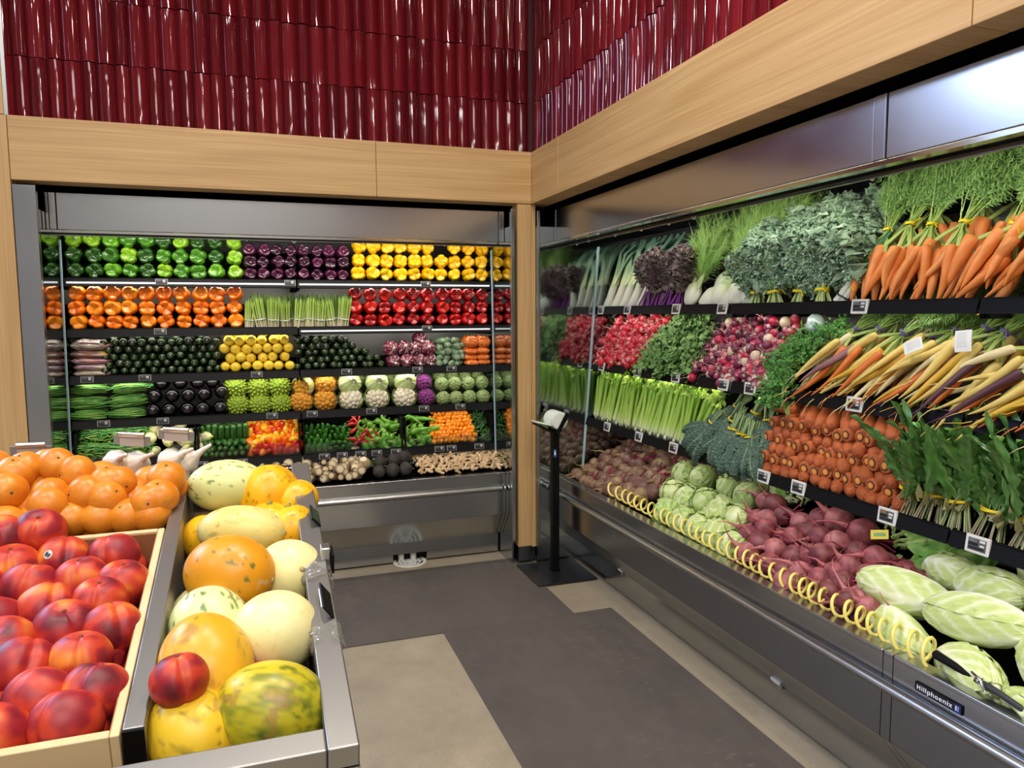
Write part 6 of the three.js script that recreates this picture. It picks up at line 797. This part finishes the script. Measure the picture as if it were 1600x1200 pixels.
// ---------------------------------------------------------------- sloping stand in the foreground
{
  R = rng(111);
  const st = thing('display_stand', 'sloping steel and wood fruit stand in the left foreground', 'display stand', [-2.1, 0, 2.62]);
  // its panels follow the slope: a box in stand axes (u, v, n)
  const SB = (u0, u1, v0, v1, n0, n1, r) => { const g = bx(u0, u1, n0, n1, -v1, -v0, r); g.rotateX(TILT); g.translate(SP0.x, SP0.y, SP0.z); return g; };
  const P = (n, g, m, l) => wpart(n, g, m, st, l), BACK = 0.955;
  P('right_rail', SB(-0.042, 0, 0, BACK, -0.035, 0, 0.003), M.brushed); P('front_rail', SB(-1.35, -0.0425, 0, 0.042, -0.035, 0, 0.003), M.brushed); P('rail_cap', SB(-0.041, 0.001, -0.001, 0.041, -0.055, -0.036), M.steelV);
  P('divider', SB(-0.2985, -0.2715, 0.105, BACK, -0.2, 0.0, 0.002), M.brushed); P('divider_end', SB(-0.2985, -0.2715, 0.1, 0.104, -0.2, -0.001), M.black);
  P('trough_floor', SB(-0.27, -0.043, 0.043, BACK, -0.17, -0.16), M.black); P('trough_side', SB(-0.0425, -0.038, 0.043, BACK, -0.16, -0.036), M.blackMatte);
  P('tray_floor', SB(-1.35, -0.3, 0.043, BACK, -0.11, -0.1), M.blackMatte); P('back_rail', SB(-1.35, -0.0, BACK, BACK + 0.02, -0.2, -0.012, 0.002), M.steelV);
  P('ridge', SB(-1.35, -0.3, 0.8, BACK, -0.099, -0.05), M.blackMatte);
  P('front_panel', SB(-1.35, -0.002, 0.004, 0.024, -0.3, -0.057), M.wood); P('corner_plate', SB(-0.05, 0.001, 0.0, 0.003, -0.3, -0.057), M.steelV);
  P('side_panel', prism([[3.02, 0.0], [3.02, 0.86], [2.16, 1.04], [2.16, 0.0]].map(q => [q[0], q[1]]), 'x', -1.432, -1.41), M.wood); P('back_panel', bx(-2.75, -1.44, 0, 1.0, 2.12, 2.14), M.wood);
  // wooden crate
  const cr = thing('crate', 'pale plywood crate of nectarines on the foreground stand', 'crate', FS.at(-0.6, 0.4, -0.08).toArray()), W = (n, g, m) => wpart(n, g, m, cr);
  W('right_side', SB(-0.3135, -0.3015, 0.1, 0.68, -0.1, -0.004, 0.002), M.ply); W('back_side', SB(-0.9, -0.314, 0.668, 0.68, -0.1, -0.004, 0.002), M.ply); W('front_side', SB(-0.9, -0.314, 0.1, 0.114, -0.1, -0.004, 0.002), M.ply); W('base', SB(-0.9, -0.314, 0.114, 0.668, -0.1, -0.092), M.plyInside);
  W('inner_lining', G([SB(-0.3155, -0.3136, 0.115, 0.667, -0.091, -0.008), SB(-0.9, -0.316, 0.6655, 0.6675, -0.091, -0.008)]), M.plyInside);
  // nectarines
  const nec = seed => { const r0 = 0.0475, red = C('#8e1524'), or = C('#ba361f'), yl = C('#dd842c'), dk = C('#5f0e20'); return egg(72, 32, r0, r0 * 0.96, (w, t, p) => { const a = n3(p[0] * 22 + seed * 3, p[1] * 22, p[2] * 22) + 0.35 * n3(p[0] * 55, p[1] * 55 + seed, p[2] * 55), f = n3(p[0] * 260, p[1] * 260, p[2] * 260 + seed); let k = a > 0.1 ? mix(or, yl, ss(0.22, 0.75, a)) : mix(or, red, ss(0.1, -0.16, a)); k = mix(k, dk, ss(-0.2, -0.5, a)); return mix(k, or, clamp(0.1 + f * 0.4) * 0.35); }, (p, w, t) => { let d = Math.abs(((w + Math.PI) % TAU) - Math.PI); const g = Math.exp(-Math.pow(d / 0.17, 2)) * Math.sin(t * Math.PI) * (1 - 0.6 * ss(0.5, 1, t)); const b = 1 - 0.13 * g + 0.02 * n3(p[0] * 20 + seed, p[1] * 20, p[2] * 20), dim = Math.exp(-Math.pow(t / 0.1, 2)) * 0.16; return [p[0] * b, p[1] * b, p[2] * (b - dim)]; }); };
  const sticker = (m => xf(egg(14, 6, 0.009, 0.0012, (w, t, p) => (Math.hypot(p[0], p[1]) < 0.0045 ? C('#39424c') : C('#d9d8d2'))), [0, 0, 0.0465]))();
  const ns = [1, 2, 3, 4, 5, 6].map(k => group('nectarine', ['flesh', nec(k), X.satin], ['stem_cavity', xf(egg(8, 5, 0.004, 0.003, () => C('#6a3a20')), [0, 0, 0.0385]), X.matte])), nst = [1, 4].map(k => { const o = ns[k].clone(); const m = part('sticker', sticker, X.film, o); m.rotation.set(1.7, 0.9, 0); m.position.set(0, 0, 0); return o; });
  const nl = [];
  // nectarines on the slope, rows from the back: [u, v]
  const spots = [[-0.52, 0.728], [-0.582, 0.715], [-0.47, 0.617], [-0.385, 0.61], [-0.55, 0.6], [-0.355, 0.505], [-0.505, 0.528], [-0.425, 0.532], [-0.58, 0.526], [-0.535, 0.431], [-0.46, 0.449], [-0.383, 0.453], [-0.5, 0.358], [-0.423, 0.386], [-0.352, 0.37], [-0.46, 0.296], [-0.384, 0.297], [-0.53, 0.25], [-0.42, 0.217], [-0.35, 0.213], [-0.46, 0.153], [-0.376, 0.16], [-0.62, 0.638], [-0.565, 0.345], [-0.6, 0.26], [-0.54, 0.16]];
  spots.forEach(([u, v], i) => nl.push(spawn(i % 5 === 2 ? nst[i % 2] : ns[(i * 5) % 6], 'nectarine', FS, u, v - (v > 0.69 ? 0.05 : 0), v > 0.69 ? 0.01 : -0.02, [rr(-2.7, -1.3), rr(-0.6, 0.6), rr(-2.2, -0.9)], rr(0.97, 1.05))));
  for (let j = 0; j < 6; j++) for (let i = 0; i < 4; i++) nl.push(spawn(ns[(i + j * 2) % 6], 'nectarine', FS, -0.368 - i * 0.09, 0.17 + j * 0.088, -0.06, [rr(-1, 1), rr(-1, 1), 0], 0.95));
  rowLabels(nl, 'red and orange nectarine in the wooden crate', 'nectarine', 'nectarines in the crate', 9);
  // oranges
  const or = seed => egg(28, 20, 0.04, 0.037, (w, t, p) => { const a = n3(p[0] * 26 + seed, p[1] * 26, p[2] * 26), f = n3(p[0] * 300, p[1] * 300, p[2] * 300 + seed); let k = mix(C('#d17a18'), C('#d98e28'), clamp(0.5 + a)); k = mix(k, C('#c4660c'), clamp(f * 0.8)); return n3(p[0] * 70, p[1] * 70 + seed, p[2] * 70) > 0.52 ? mix(k, C('#a8703a'), 0.5) : k; }, (p, w, t) => { const b = 1 + 0.022 * n3(p[0] * 40 + seed, p[1] * 40, p[2] * 40) + 0.006 * n3(p[0] * 240, p[1] * 240, p[2] * 240 + seed) - 0.05 * Math.exp(-Math.pow(t / 0.07, 2)); return p.map(q => q * b); });
  const os = [1, 2, 3, 4].map(k => group('orange', ['peel', or(k), X.wax], ['stem_scar', xf(egg(8, 5, 0.003, 0.0018, () => C(k % 2 ? '#5a7a3a' : '#4a4a44')), [0, 0, 0.0352]), X.matte])), ol = [];
  const osp = [[-0.656, 1.043], [-0.582, 1.029], [-0.642, 0.962], [-0.602, 0.911], [-0.55, 0.907], [-0.596, 1.0], [-0.553, 1.031], [-0.524, 1.034], [-0.505, 0.971], [-0.482, 0.981], [-0.446, 0.949], [-0.4, 0.916], [-0.346, 0.906], [-0.307, 0.923], [-0.304, 0.875], [-0.318, 0.829], [-0.374, 0.866], [-0.42, 0.92], [-0.568, 0.826], [-0.523, 0.826], [-0.47, 0.827], [-0.417, 0.842], [-0.372, 0.82], [-0.336, 0.805], [-0.616, 0.835], [-0.6, 0.758], [-0.546, 0.755], [-0.522, 0.879], [-0.483, 0.757], [-0.428, 0.752], [-0.38, 0.748], [-0.333, 0.745], [-0.488, 0.905], [-0.457, 0.873], [-0.433, 0.799], [-0.647, 0.919], [-0.65, 0.77]];
  osp.forEach(([u, v], i) => { const e = i % 2 && v > 0.78 ? 0.05 : 0, q = Math.max(0, v - 0.8) * 0.5 + e; ol.push(spawn(os[i % 4], 'orange', FS, u, v - q, -0.004 + 0.45 * q, [rr(-1.8, 0), rr(-1, 1), rr(0, 6)], rr(0.9, 1.0))); });
  for (let j = 0; j < 3; j++) for (let i = 0; i < 6; i++) ol.push(spawn(os[(i + j) % 4], 'orange', FS, -0.36 - i * 0.075, 0.76 + j * 0.07, -0.05 + j * 0.01, [0, 0, 0], 0.9));
  rowLabels(ol, 'ripe orange in the pile behind the crate', 'orange', 'oranges on the stand', 7);
  // melons
  const melon = (nm, r0, h0, c1, c2, sp, seed, mode) => group(nm, ['rind', egg(88, 64, r0, h0, (w, t, p) => {
    const x = Math.cos(w), y = Math.sin(w), st = mode === 'streak' || mode === 'green'; const a = n3(p[0] * 14 + seed, p[1] * 14, p[2] * 10), f = st ? n3(p[0] * 75 + seed, p[1] * 75, p[2] * 17) + 0.6 * n3(p[0] * 170, p[1] * 170 + seed, p[2] * 40) + 0.3 * n3(p[0] * 20, p[1] * 20, p[2] * 12 + seed) : n3(p[0] * 120 + seed, p[1] * 120, p[2] * 60) + 0.35 * n3(p[0] * 50, p[1] * 50, p[2] * 40 + seed); let k = mix(C(c1), C(c2), clamp(0.5 + a * 0.9));
    if (mode === 'speck') k = mix(k, C(sp), ss(0.42, 0.56, f)); else if (mode === 'dash') k = mix(k, C(sp), ss(0.34, 0.5, n3(x * 8 + seed, y * 8, p[2] * 36) + 0.4 * n3(x * 26, y * 26, p[2] * 60))); else if (mode === 'green') k = mix(mix(k, C(sp), 0.75 * ss(-0.15, 0.55, f)), C('#3f5a1c'), 0.8 * ss(0.35, 0.7, n3(p[0] * 60, p[1] * 60 + 5, p[2] * 34) + 0.5 * n3(p[0] * 150, p[1] * 150, p[2] * 80))); else if (mode === 'streak') k = mix(k, C(sp), ss(0.3, 0.75, f) * 0.8);
    const sc = n3(p[0] * 24 + seed * 2, p[1] * 24, p[2] * 24) + 0.5 * n3(p[0] * 75, p[1] * 75 + seed, p[2] * 75) + 0.3 * n3(p[0] * 180, p[1] * 180, p[2] * 180); if (mode !== 'plain') k = mix(k, C(mode === 'speck' && seed === 3 ? '#c9b48a' : '#94713c'), 0.65 * ss(0.5, 0.68, sc)); else k = mix(k, C('#cdbf74'), 0.5 * ss(0.3, 0.8, sc)); return k; },
    (p, w, t) => { const b = 1 + 0.015 * n3(p[0] * 16 + seed, p[1] * 16, p[2] * 16) + (mode === 'green' || mode === 'streak' ? 0.006 * n3(p[0] * 70, p[1] * 70, p[2] * 40) : 0); return p.map(q => q * b); }), X.wax], ['stem_end', xf(egg(10, 6, 0.006, 0.004, () => C('#a89a6a')), [0, 0, h0 * 0.985]), X.matte]);
  const ribbed = (nm, r0, h0, c1, c2, seed) => group(nm, ['rind', egg(72, 40, r0, h0, (w, t, p) => { let k = mix(C(c1), C(c2), clamp(0.5 + n3(p[0] * 18 + seed, p[1] * 18, p[2] * 18) + 0.25 * Math.cos(w * 7))); return n3(p[0] * 110 + seed, p[1] * 110, p[2] * 110) > 0.46 ? mix(k, C('#7a5a1c'), 0.7) : k; }, (p, w, t) => { const g = 1 - 0.035 * Math.pow(0.5 + 0.5 * Math.cos(w * 7), 3) * Math.sin(t * Math.PI), d = Math.exp(-Math.pow(t / 0.1, 2)) * 0.1 + Math.exp(-Math.pow((1 - t) / 0.1, 2)) * 0.1; return [p[0] * g, p[1] * g, p[2] * (1 - d)]; }), X.wax], ['stem', tube([[0, 0, h0 * 0.86], [0.003, 0, h0 * 0.95], [0.008, 0.003, h0 * 1.02]], [0.007, 0.005, 0.004], 8, C('#8a8a4a')), X.matte]);
  const mel = (p, n, u, v, d, rot, label, cat = 'melon', s = 1) => tag(spawn(p, n, FS, u, v, d, rot, s), label, cat);
  const sp1 = melon('melon', 0.06, 0.087, '#d9dd9a', '#c9d28a', '#5f7a34', 1, 'speck');
  mel(sp1, 'melon', -0.187, 0.85, 0.0, [0, Math.PI / 2 - 0.1, 0.08], 'pale green speckled oval melon on top at the back of the trough');
  mel(melon('melon', 0.053, 0.09, '#dfd58e', '#e2c86a', '#b59a4a', 2, 'streak'), 'melon', -0.155, 0.664, -0.02, [0, Math.PI / 2 - 0.28, -0.1], 'pale yellow streaked oval melon below the speckled one');
  mel(melon('melon', 0.07, 0.084, '#dc9a1a', '#d08812', '#6a6a24', 3, 'speck'), 'melon', -0.173, 0.485, -0.01, [0.0, Math.PI / 2 - 0.5, 0.2], 'deep orange-yellow melon with brown scars and green flecks');
  mel(melon('melon', 0.066, 0.068, '#e9e2a8', '#e2d894', '#d9cf8a', 4, 'plain'), 'melon', -0.068, 0.509, -0.04, [-0.6, 0.4, 0], 'smooth cream honeydew melon by the right rail, the farther one');
  mel(melon('melon', 0.069, 0.073, '#ebe5ae', '#e4dc9a', '#d9cf8a', 5, 'plain'), 'melon', -0.098, 0.321, -0.035, [-0.1, 1.2, 0], 'smooth cream honeydew melon by the right rail, the nearer one');
  mel(melon('melon', 0.068, 0.078, '#dde2a6', '#cfd894', '#5a7c34', 6, 'dash'), 'melon', -0.203, 0.373, -0.05, [0.5, 0.35, 0], 'pale melon with dark green dashes beside the nearer honeydew');
  mel(melon('melon', 0.07, 0.088, '#d89a18', '#dfae28', '#8a7a2c', 7, 'streak'), 'melon', -0.203, 0.246, -0.03, [0.55, 0.25, 0], 'golden melon behind the single dark red nectarine');
  mel(melon('melon', 0.06, 0.07, '#dcb01c', '#e2be2c', '#7a6a1e', 8, 'streak'), 'melon', -0.216, 0.14, -0.055, [0.2, 0.9, 0.2], 'bright yellow melon at the front left corner of the trough');
  mel(melon('melon', 0.07, 0.084, '#cdb822', '#aaa41e', '#5a6c1e', 9, 'green'), 'melon', -0.11, 0.14, -0.04, [0, 1.25, 0.25], 'yellow melon heavily mottled green at the front right of the trough');
  mel(melon('melon', 0.06, 0.07, '#e9e2b0', '#e2dca0', '#d9cf8a', 10, 'plain'), 'melon', -0.22, 0.47, -0.09, [0, 0.3, 0], 'cream melon mostly hidden under the scarred orange-yellow melon');
  const gr = ribbed('squash', 0.06, 0.056, '#edbc1c', '#e4a912', 1), gr2 = ribbed('squash', 0.058, 0.05, '#f0c022', '#e8ac14', 2);
  [[-0.1, 0.835, -0.02, [-2.2, 0.4, 0], 1.2, 'large smooth-ribbed yellow squash right of the pale speckled melon'], [-0.042, 0.81, -0.03, [-1.9, 0.4, 0], 0.95, 'ribbed yellow squash at the back right of the trough'], [-0.056, 0.69, -0.04, [-2, 0.3, 0], 0.95, 'ribbed yellow squash against the right rail above the honeydew'], [-0.1, 0.745, -0.045, [-1.8, 0, 0], 0.85, 'flecked yellow squash between the speckled and streaked melons'], [-0.225, 0.74, -0.07, [-2, -0.3, 0], 0.95, 'yellow squash low against the steel divider'], [-0.06, 0.62, -0.1, [-2, 0, 0], 0.95, 'yellow squash low beneath the farther honeydew']].forEach(([u, v, n, rot, s, l], i) => mel(i % 2 ? gr2 : gr, 'squash', u, v, n, rot, l, 'squash', s));
  tag(spawn(ns[0], 'nectarine', FS, -0.232, 0.163, 0.02, [-2.0, 0.2, -1.5], 0.84), 'single dark red nectarine resting on the melons', 'nectarine'); tag(spawn(ns[1], 'nectarine', FS, -0.135, 0.225, -0.06, [-2, 0, 0], 0.85), 'nectarine peeping out between the golden and the mottled melons', 'nectarine');
  // garlic beyond the ridge
  const gar = group('garlic', ['bulb', egg(24, 14, 0.03, 0.026, (w, t, p) => mix(C('#efe9df'), C('#cfc3b6'), clamp(0.3 + 0.6 * Math.abs(Math.sin(w * 5)))), (p, w, t) => { const b = 1 + 0.06 * Math.abs(Math.sin(w * 4)); return [p[0] * b, p[1] * b, p[2] + (t < 0.2 ? (0.2 - t) * 0.09 : 0)]; }), X.satin], ['neck', tube([[0, 0, 0.028], [0.004, 0.002, 0.05], [0.012, 0.0, 0.07]], [0.011, 0.006, 0.004], 7, C('#e4dccf')), X.satin]);
  [[-0.315, 0.972, 0.018, 0.9], [-0.283, 0.98, 0.012, 1.4], [-0.43, 0.98, 0.02, 0.3], [-0.39, 0.985, 0.012, 0.6]].forEach(([u, v, n, a], i) => tag(spawn(gar, 'garlic', FS, u, v, n, [-0.6, a, 0]), ['white garlic bulb at the ridge, beside the rightmost price holder', 'white garlic bulb nearest the steel divider', 'white garlic bulb behind the middle of the orange pile', 'white garlic bulb behind the oranges, near the middle price holder'][i], 'garlic'));
  // price holders
  const holder = () => group('price_holder', ['backing', bx(-0.05, 0.05, -0.014, 0.014, -0.003, 0.0), M.grey], ['card', bx(-0.033, 0.033, -0.017, 0.015, 0.001, 0.003), ST({ color: '#b9b4b0', roughness: 0.4 })], ['clip', xf(tube([[-0.034, 0, 0], [0.034, 0, 0]], 0.008, 8), [0, 0.02, 0.003]), tint(M.rail, '#dfe3e6')], ['stem', bx(-0.012, 0.012, -0.075, -0.017, -0.001, 0.002), M.clear]);
  const ho = holder(); [[-0.6, 0.985, 0.06, 0.05], [-0.395, 0.985, 0.072, -0.2], [-0.3, 0.985, 0.078, -0.2]].forEach(([u, v, n, a], i) => tag(spawn(ho, 'price_holder', FS, u, v, n, [0, a, -0.06], 0.8), ['clear price holder behind the left end of the oranges', 'clear price holder behind the middle oranges, on a clear stem', 'clear price holder above the garlic beside the divider'][i], 'price holder'));
  const rt = (nm, parts, u, v, n, rot, label) => tag(spawn(group(nm, ...parts), nm, FS, u, v, n, rot), label, 'price tag');
  rt('rail_tag', [['clip', bx(-0.012, 0.006, -0.005, 0.02, -0.012, 0.012, 0.003), tint(M.rail, '#cfd2d4')], ['plate', bx(0.007, 0.012, -0.03, 0.008, -0.02, 0.02), M.black]], 0.002, 0.49, 0.004, [0, 0, 0], 'clear clip with a black tag on the right rail beside the farther honeydew');
  rt('rail_tag', [['plate', bx(-0.003, 0.0, -0.02, 0.016, -0.038, 0.038), M.black], ['card', bx(-0.0065, -0.004, -0.014, 0.014, -0.026, 0.03), ST({ color: '#c9c3bd', roughness: 0.5 })]], -0.012, 0.325, 0.012, [0, 0, 0.6], 'dark tag with a pale card on the right rail at the nearer honeydew');
  rt('rail_tag', [['plate', bx(-0.003, 0.0, -0.015, 0.012, -0.032, 0.032), M.black], ['card', bx(0.0005, 0.001, -0.012, 0.01, -0.028, 0.028), ST({ color: '#24422c', roughness: 0.4 })]], -0.008, 0.645, 0.012, [0, 0, 0.7], 'small dark green card on the right rail beside the ribbed squash');
  rt('stand_tag', [['plate', bx(-0.02, 0.02, -0.03, 0.03, -0.002, 0.002, 0.001), M.grey], ['screen', bx(-0.016, 0.016, -0.024, 0.024, 0.0022, 0.003), M.darkGrey]], -0.62, 0.70, 0.045, [-0.3, 0.3, 0], 'small grey tag cut by the left edge, at the crate and the oranges');
  // crumpled clear film tied round the rail
  const film = seed => grid(26, 14, (a, t) => { const w = a * TAU * 0.9 + seed, k = n3(a * 9 + seed, t * 5, 1) + 0.5 * n3(a * 20, t * 11, seed), r1 = 0.026 + 0.007 * k; return [-0.02 + Math.cos(w) * r1 * 1.02, -0.012 + Math.sin(w) * (0.022 + 0.006 * k), (t - 0.5) * 0.05 * (0.6 + 0.5 * Math.sin(a * 9)) + 0.008 * k]; }, { wrap: false, p0: false, p1: false });
  [[0.435, 1], [0.245, 2]].forEach(([v, k]) => tag(spawn(proto('plastic_film', film(k), PH({ color: '#f2f2f0', roughness: 0.1, transmission: 0.92, thickness: 0, side: THREE.DoubleSide })), 'plastic_film', FS, 0, v, 0, [0, 0, 0]), k === 1 ? 'twist of clear plastic film round the right rail, beside the honeydews' : 'twist of clear plastic film round the right rail, near the mottled melon', 'plastic film'));
}
// ---------------------------------------------------------------- bag dispenser stand in the corner
{
  const t = thing('bag_dispenser', 'black floor stand with a roll of pale produce bags beside the corner post', 'dispenser', [0.07, 0.006, 0.2]), P = (n, g, m, par = t) => part(n, g, m, par);
  P('base_plate', new RoundedBoxGeometry(0.36, 0.008, 0.36, 2, 0.003).translate(0.0, 0.004, 0.0), PH({ color: '#17191d', roughness: 0.35 })); P('column', new RoundedBoxGeometry(0.042, 0.84, 0.042, 2, 0.003).translate(0, 0.425, -0.02), M.black); P('column_foot', new RoundedBoxGeometry(0.05, 0.02, 0.05, 2, 0.003).translate(0, 0.016, -0.02), M.black);
  const hd = new THREE.Group(); hd.name = 'roll_holder'; hd.position.set(-0.01, 0.87, -0.01); hd.rotation.z = -0.5; t.add(hd);
  for (const z of [-0.065, 0.065]) P('arm', new RoundedBoxGeometry(0.024, 0.13, 0.008, 2, 0.003).translate(0.02, 0.02, z), M.black, hd);
  P('cradle', new RoundedBoxGeometry(0.1, 0.01, 0.13, 2, 0.003).translate(-0.045, -0.05, 0), M.black, hd); P('spindle', tube([[0.02, 0.05, -0.075], [0.02, 0.05, 0.075]], 0.012, 10), M.black, hd);
  P('bag_roll', tube([[0.0, 0.025, -0.058], [0, 0.025, -0.0575], [0, 0.025, 0.0575], [0, 0.025, 0.058]], [0.04, 0.052, 0.052, 0.04], 28), ST({ color: '#dfe8de', roughness: 0.6 }), hd); P('bag_tail', new RoundedBoxGeometry(0.085, 0.004, 0.11, 2, 0.0015).rotateZ(0.25).translate(-0.07, -0.03, 0), ST({ color: '#e3eae2', roughness: 0.5 }), hd);
  const lb = P('sticker', new RoundedBoxGeometry(0.018, 0.045, 0.002, 2, 0.0008).translate(-0.006, 0.7, 0.0015), tint(M.tie, '#2a4a9a')); P('sticker_print', G([bx(-0.012, -0.003, 0.69, 0.71, 0.0026, 0.003), bx(-0.012, -0.007, 0.712, 0.718, 0.0026, 0.003)]), M.whitePlastic);
}
// ---------------------------------------------------------------- shelf price tags
{
  R = rng(121);
  const face = (k, dark) => { const cv = document.createElement('canvas'); cv.width = 128; cv.height = 88; const q = cv.getContext('2d'); q.fillStyle = dark ? '#1d1f22' : '#e3e4e0'; q.fillRect(0, 0, 128, 88); q.fillStyle = dark ? '#3a3c40' : '#55585a'; q.fillRect(8, 8, 112, 72); q.fillStyle = '#17181a'; q.fillRect(10, 34, 60, 18); q.fillRect(14, 58, 96, 14); q.fillStyle = '#d9dad6'; q.fillRect(78, 12 + k * 3, 34, 16); q.fillRect(80, 40, 28, 12); q.fillStyle = k === 2 ? '#b98a3a' : '#8a8d90'; for (let j = 0; j < 3; j++) q.fillRect(14, 12 + j * 7, 34 + ((j * 17 + k * 9) % 24), 3); const m = new THREE.CanvasTexture(cv); m.colorSpace = THREE.SRGBColorSpace; return ST({ map: m, roughness: 0.35 }); };
  const fw = [0, 1, 2].map(k => face(k, false)), fd = [0, 1].map(k => face(k, true));
  const mk = (w, h, f, body) => { const g = new THREE.PlaneGeometry(w * 0.86, h * 0.84); return group('price_tag', ['housing', bx(-w / 2, w / 2, -h / 2, h / 2, -0.006, 0.002, 0.002), body], ['screen', g.translate(0, 0, 0.0026), f]); };
  const tA = [0, 1].map(k => mk(0.062, 0.034, fd[k], M.grey)), tB = [0, 1, 2].map(k => mk(0.072, 0.05, fw[k], M.whitePlastic));
  const put = (F, p, u, h, d, where) => tag(spawn(p, 'price_tag', F, u, h, d - 0.006, [-0.12, 0, 0]), where, 'price tag', 'shelf price tags');
  const A = [[1.68, 0.388, [[-1.994, 'green peppers'], [-1.329, 'purple peppers'], [-0.541, 'yellow peppers']]], [1.413, 0.384, [[-2.012, 'orange peppers'], [-0.538, 'red peppers']]], [1.164, 0.374, [[-2.374, 'salad bags'], [-2.098, 'left zucchini stack'], [-1.526, 'yellow squash'], [-1.026, 'right zucchini stack'], [-0.603, 'radicchio'], [-0.391, 'grey-green squash']]], [0.926, 0.364, [[-2.307, 'bagged green beans'], [-2.02, 'eggplants'], [-1.452, 'romanesco'], [-1.23, 'orange cauliflowers'], [-0.887, 'white cauliflowers'], [-0.57, 'violet cauliflowers'], [-0.34, 'artichokes']]], [0.673, 0.348, [[-2.053, 'endives'], [-1.83, 'small cucumbers'], [-1.623, 'little sweet peppers'], [-1.17, 'left half of the short green chilies'], [-1.067, 'right half of the short green chilies'], [-0.959, 'red chilies'], [-0.864, 'left half of the long green peppers'], [-0.749, 'right half of the long green peppers'], [-0.48, 'left half of the orange chilies'], [-0.403, 'right half of the orange chilies'], [-0.225, 'slim green chilies']]]];
  A.forEach(([h, d, l]) => l.forEach(([u, n], i) => put(FA, tA[i % 2], u, h, d, `small dark shelf price tag below the ${n}`)));
  const B = [[1.518, 0.418, [[0.065, 'leeks nearest the glass'], [0.393, 'leeks'], [0.892, 'purple kale'], [1.268, 'fennel'], [2.045, 'orange carrot bunches']]], [1.19, 0.383, [[0.152, 'red radishes nearest the glass'], [0.582, 'gap between red radishes and cilantro'], [0.955, 'cilantro'], [1.337, 'mixed radishes'], [1.52, 'right end of the mixed radishes'], [2.075, 'mixed-colour carrots']]], [0.857, 0.35, [[0.293, 'celery nearest the glass'], [0.659, 'middle of the celery'], [0.997, 'right end of the celery'], [1.659, 'left half of the loose carrots'], [1.856, 'right half of the loose carrots'], [2.261, 'leafy greens at their left end'], [2.57, 'leafy greens, right of the shelf joint']]]];
  B.forEach(([h, d, l]) => l.forEach(([u, n], i) => put(FB, tB[i % 3], u, h, d, `white shelf price tag below the ${n}`)));
}
scene.traverse(k => { if (k.isMesh || k.isLight) k.castShadow = k.receiveShadow = true; });
renderer.render(scene, camera);
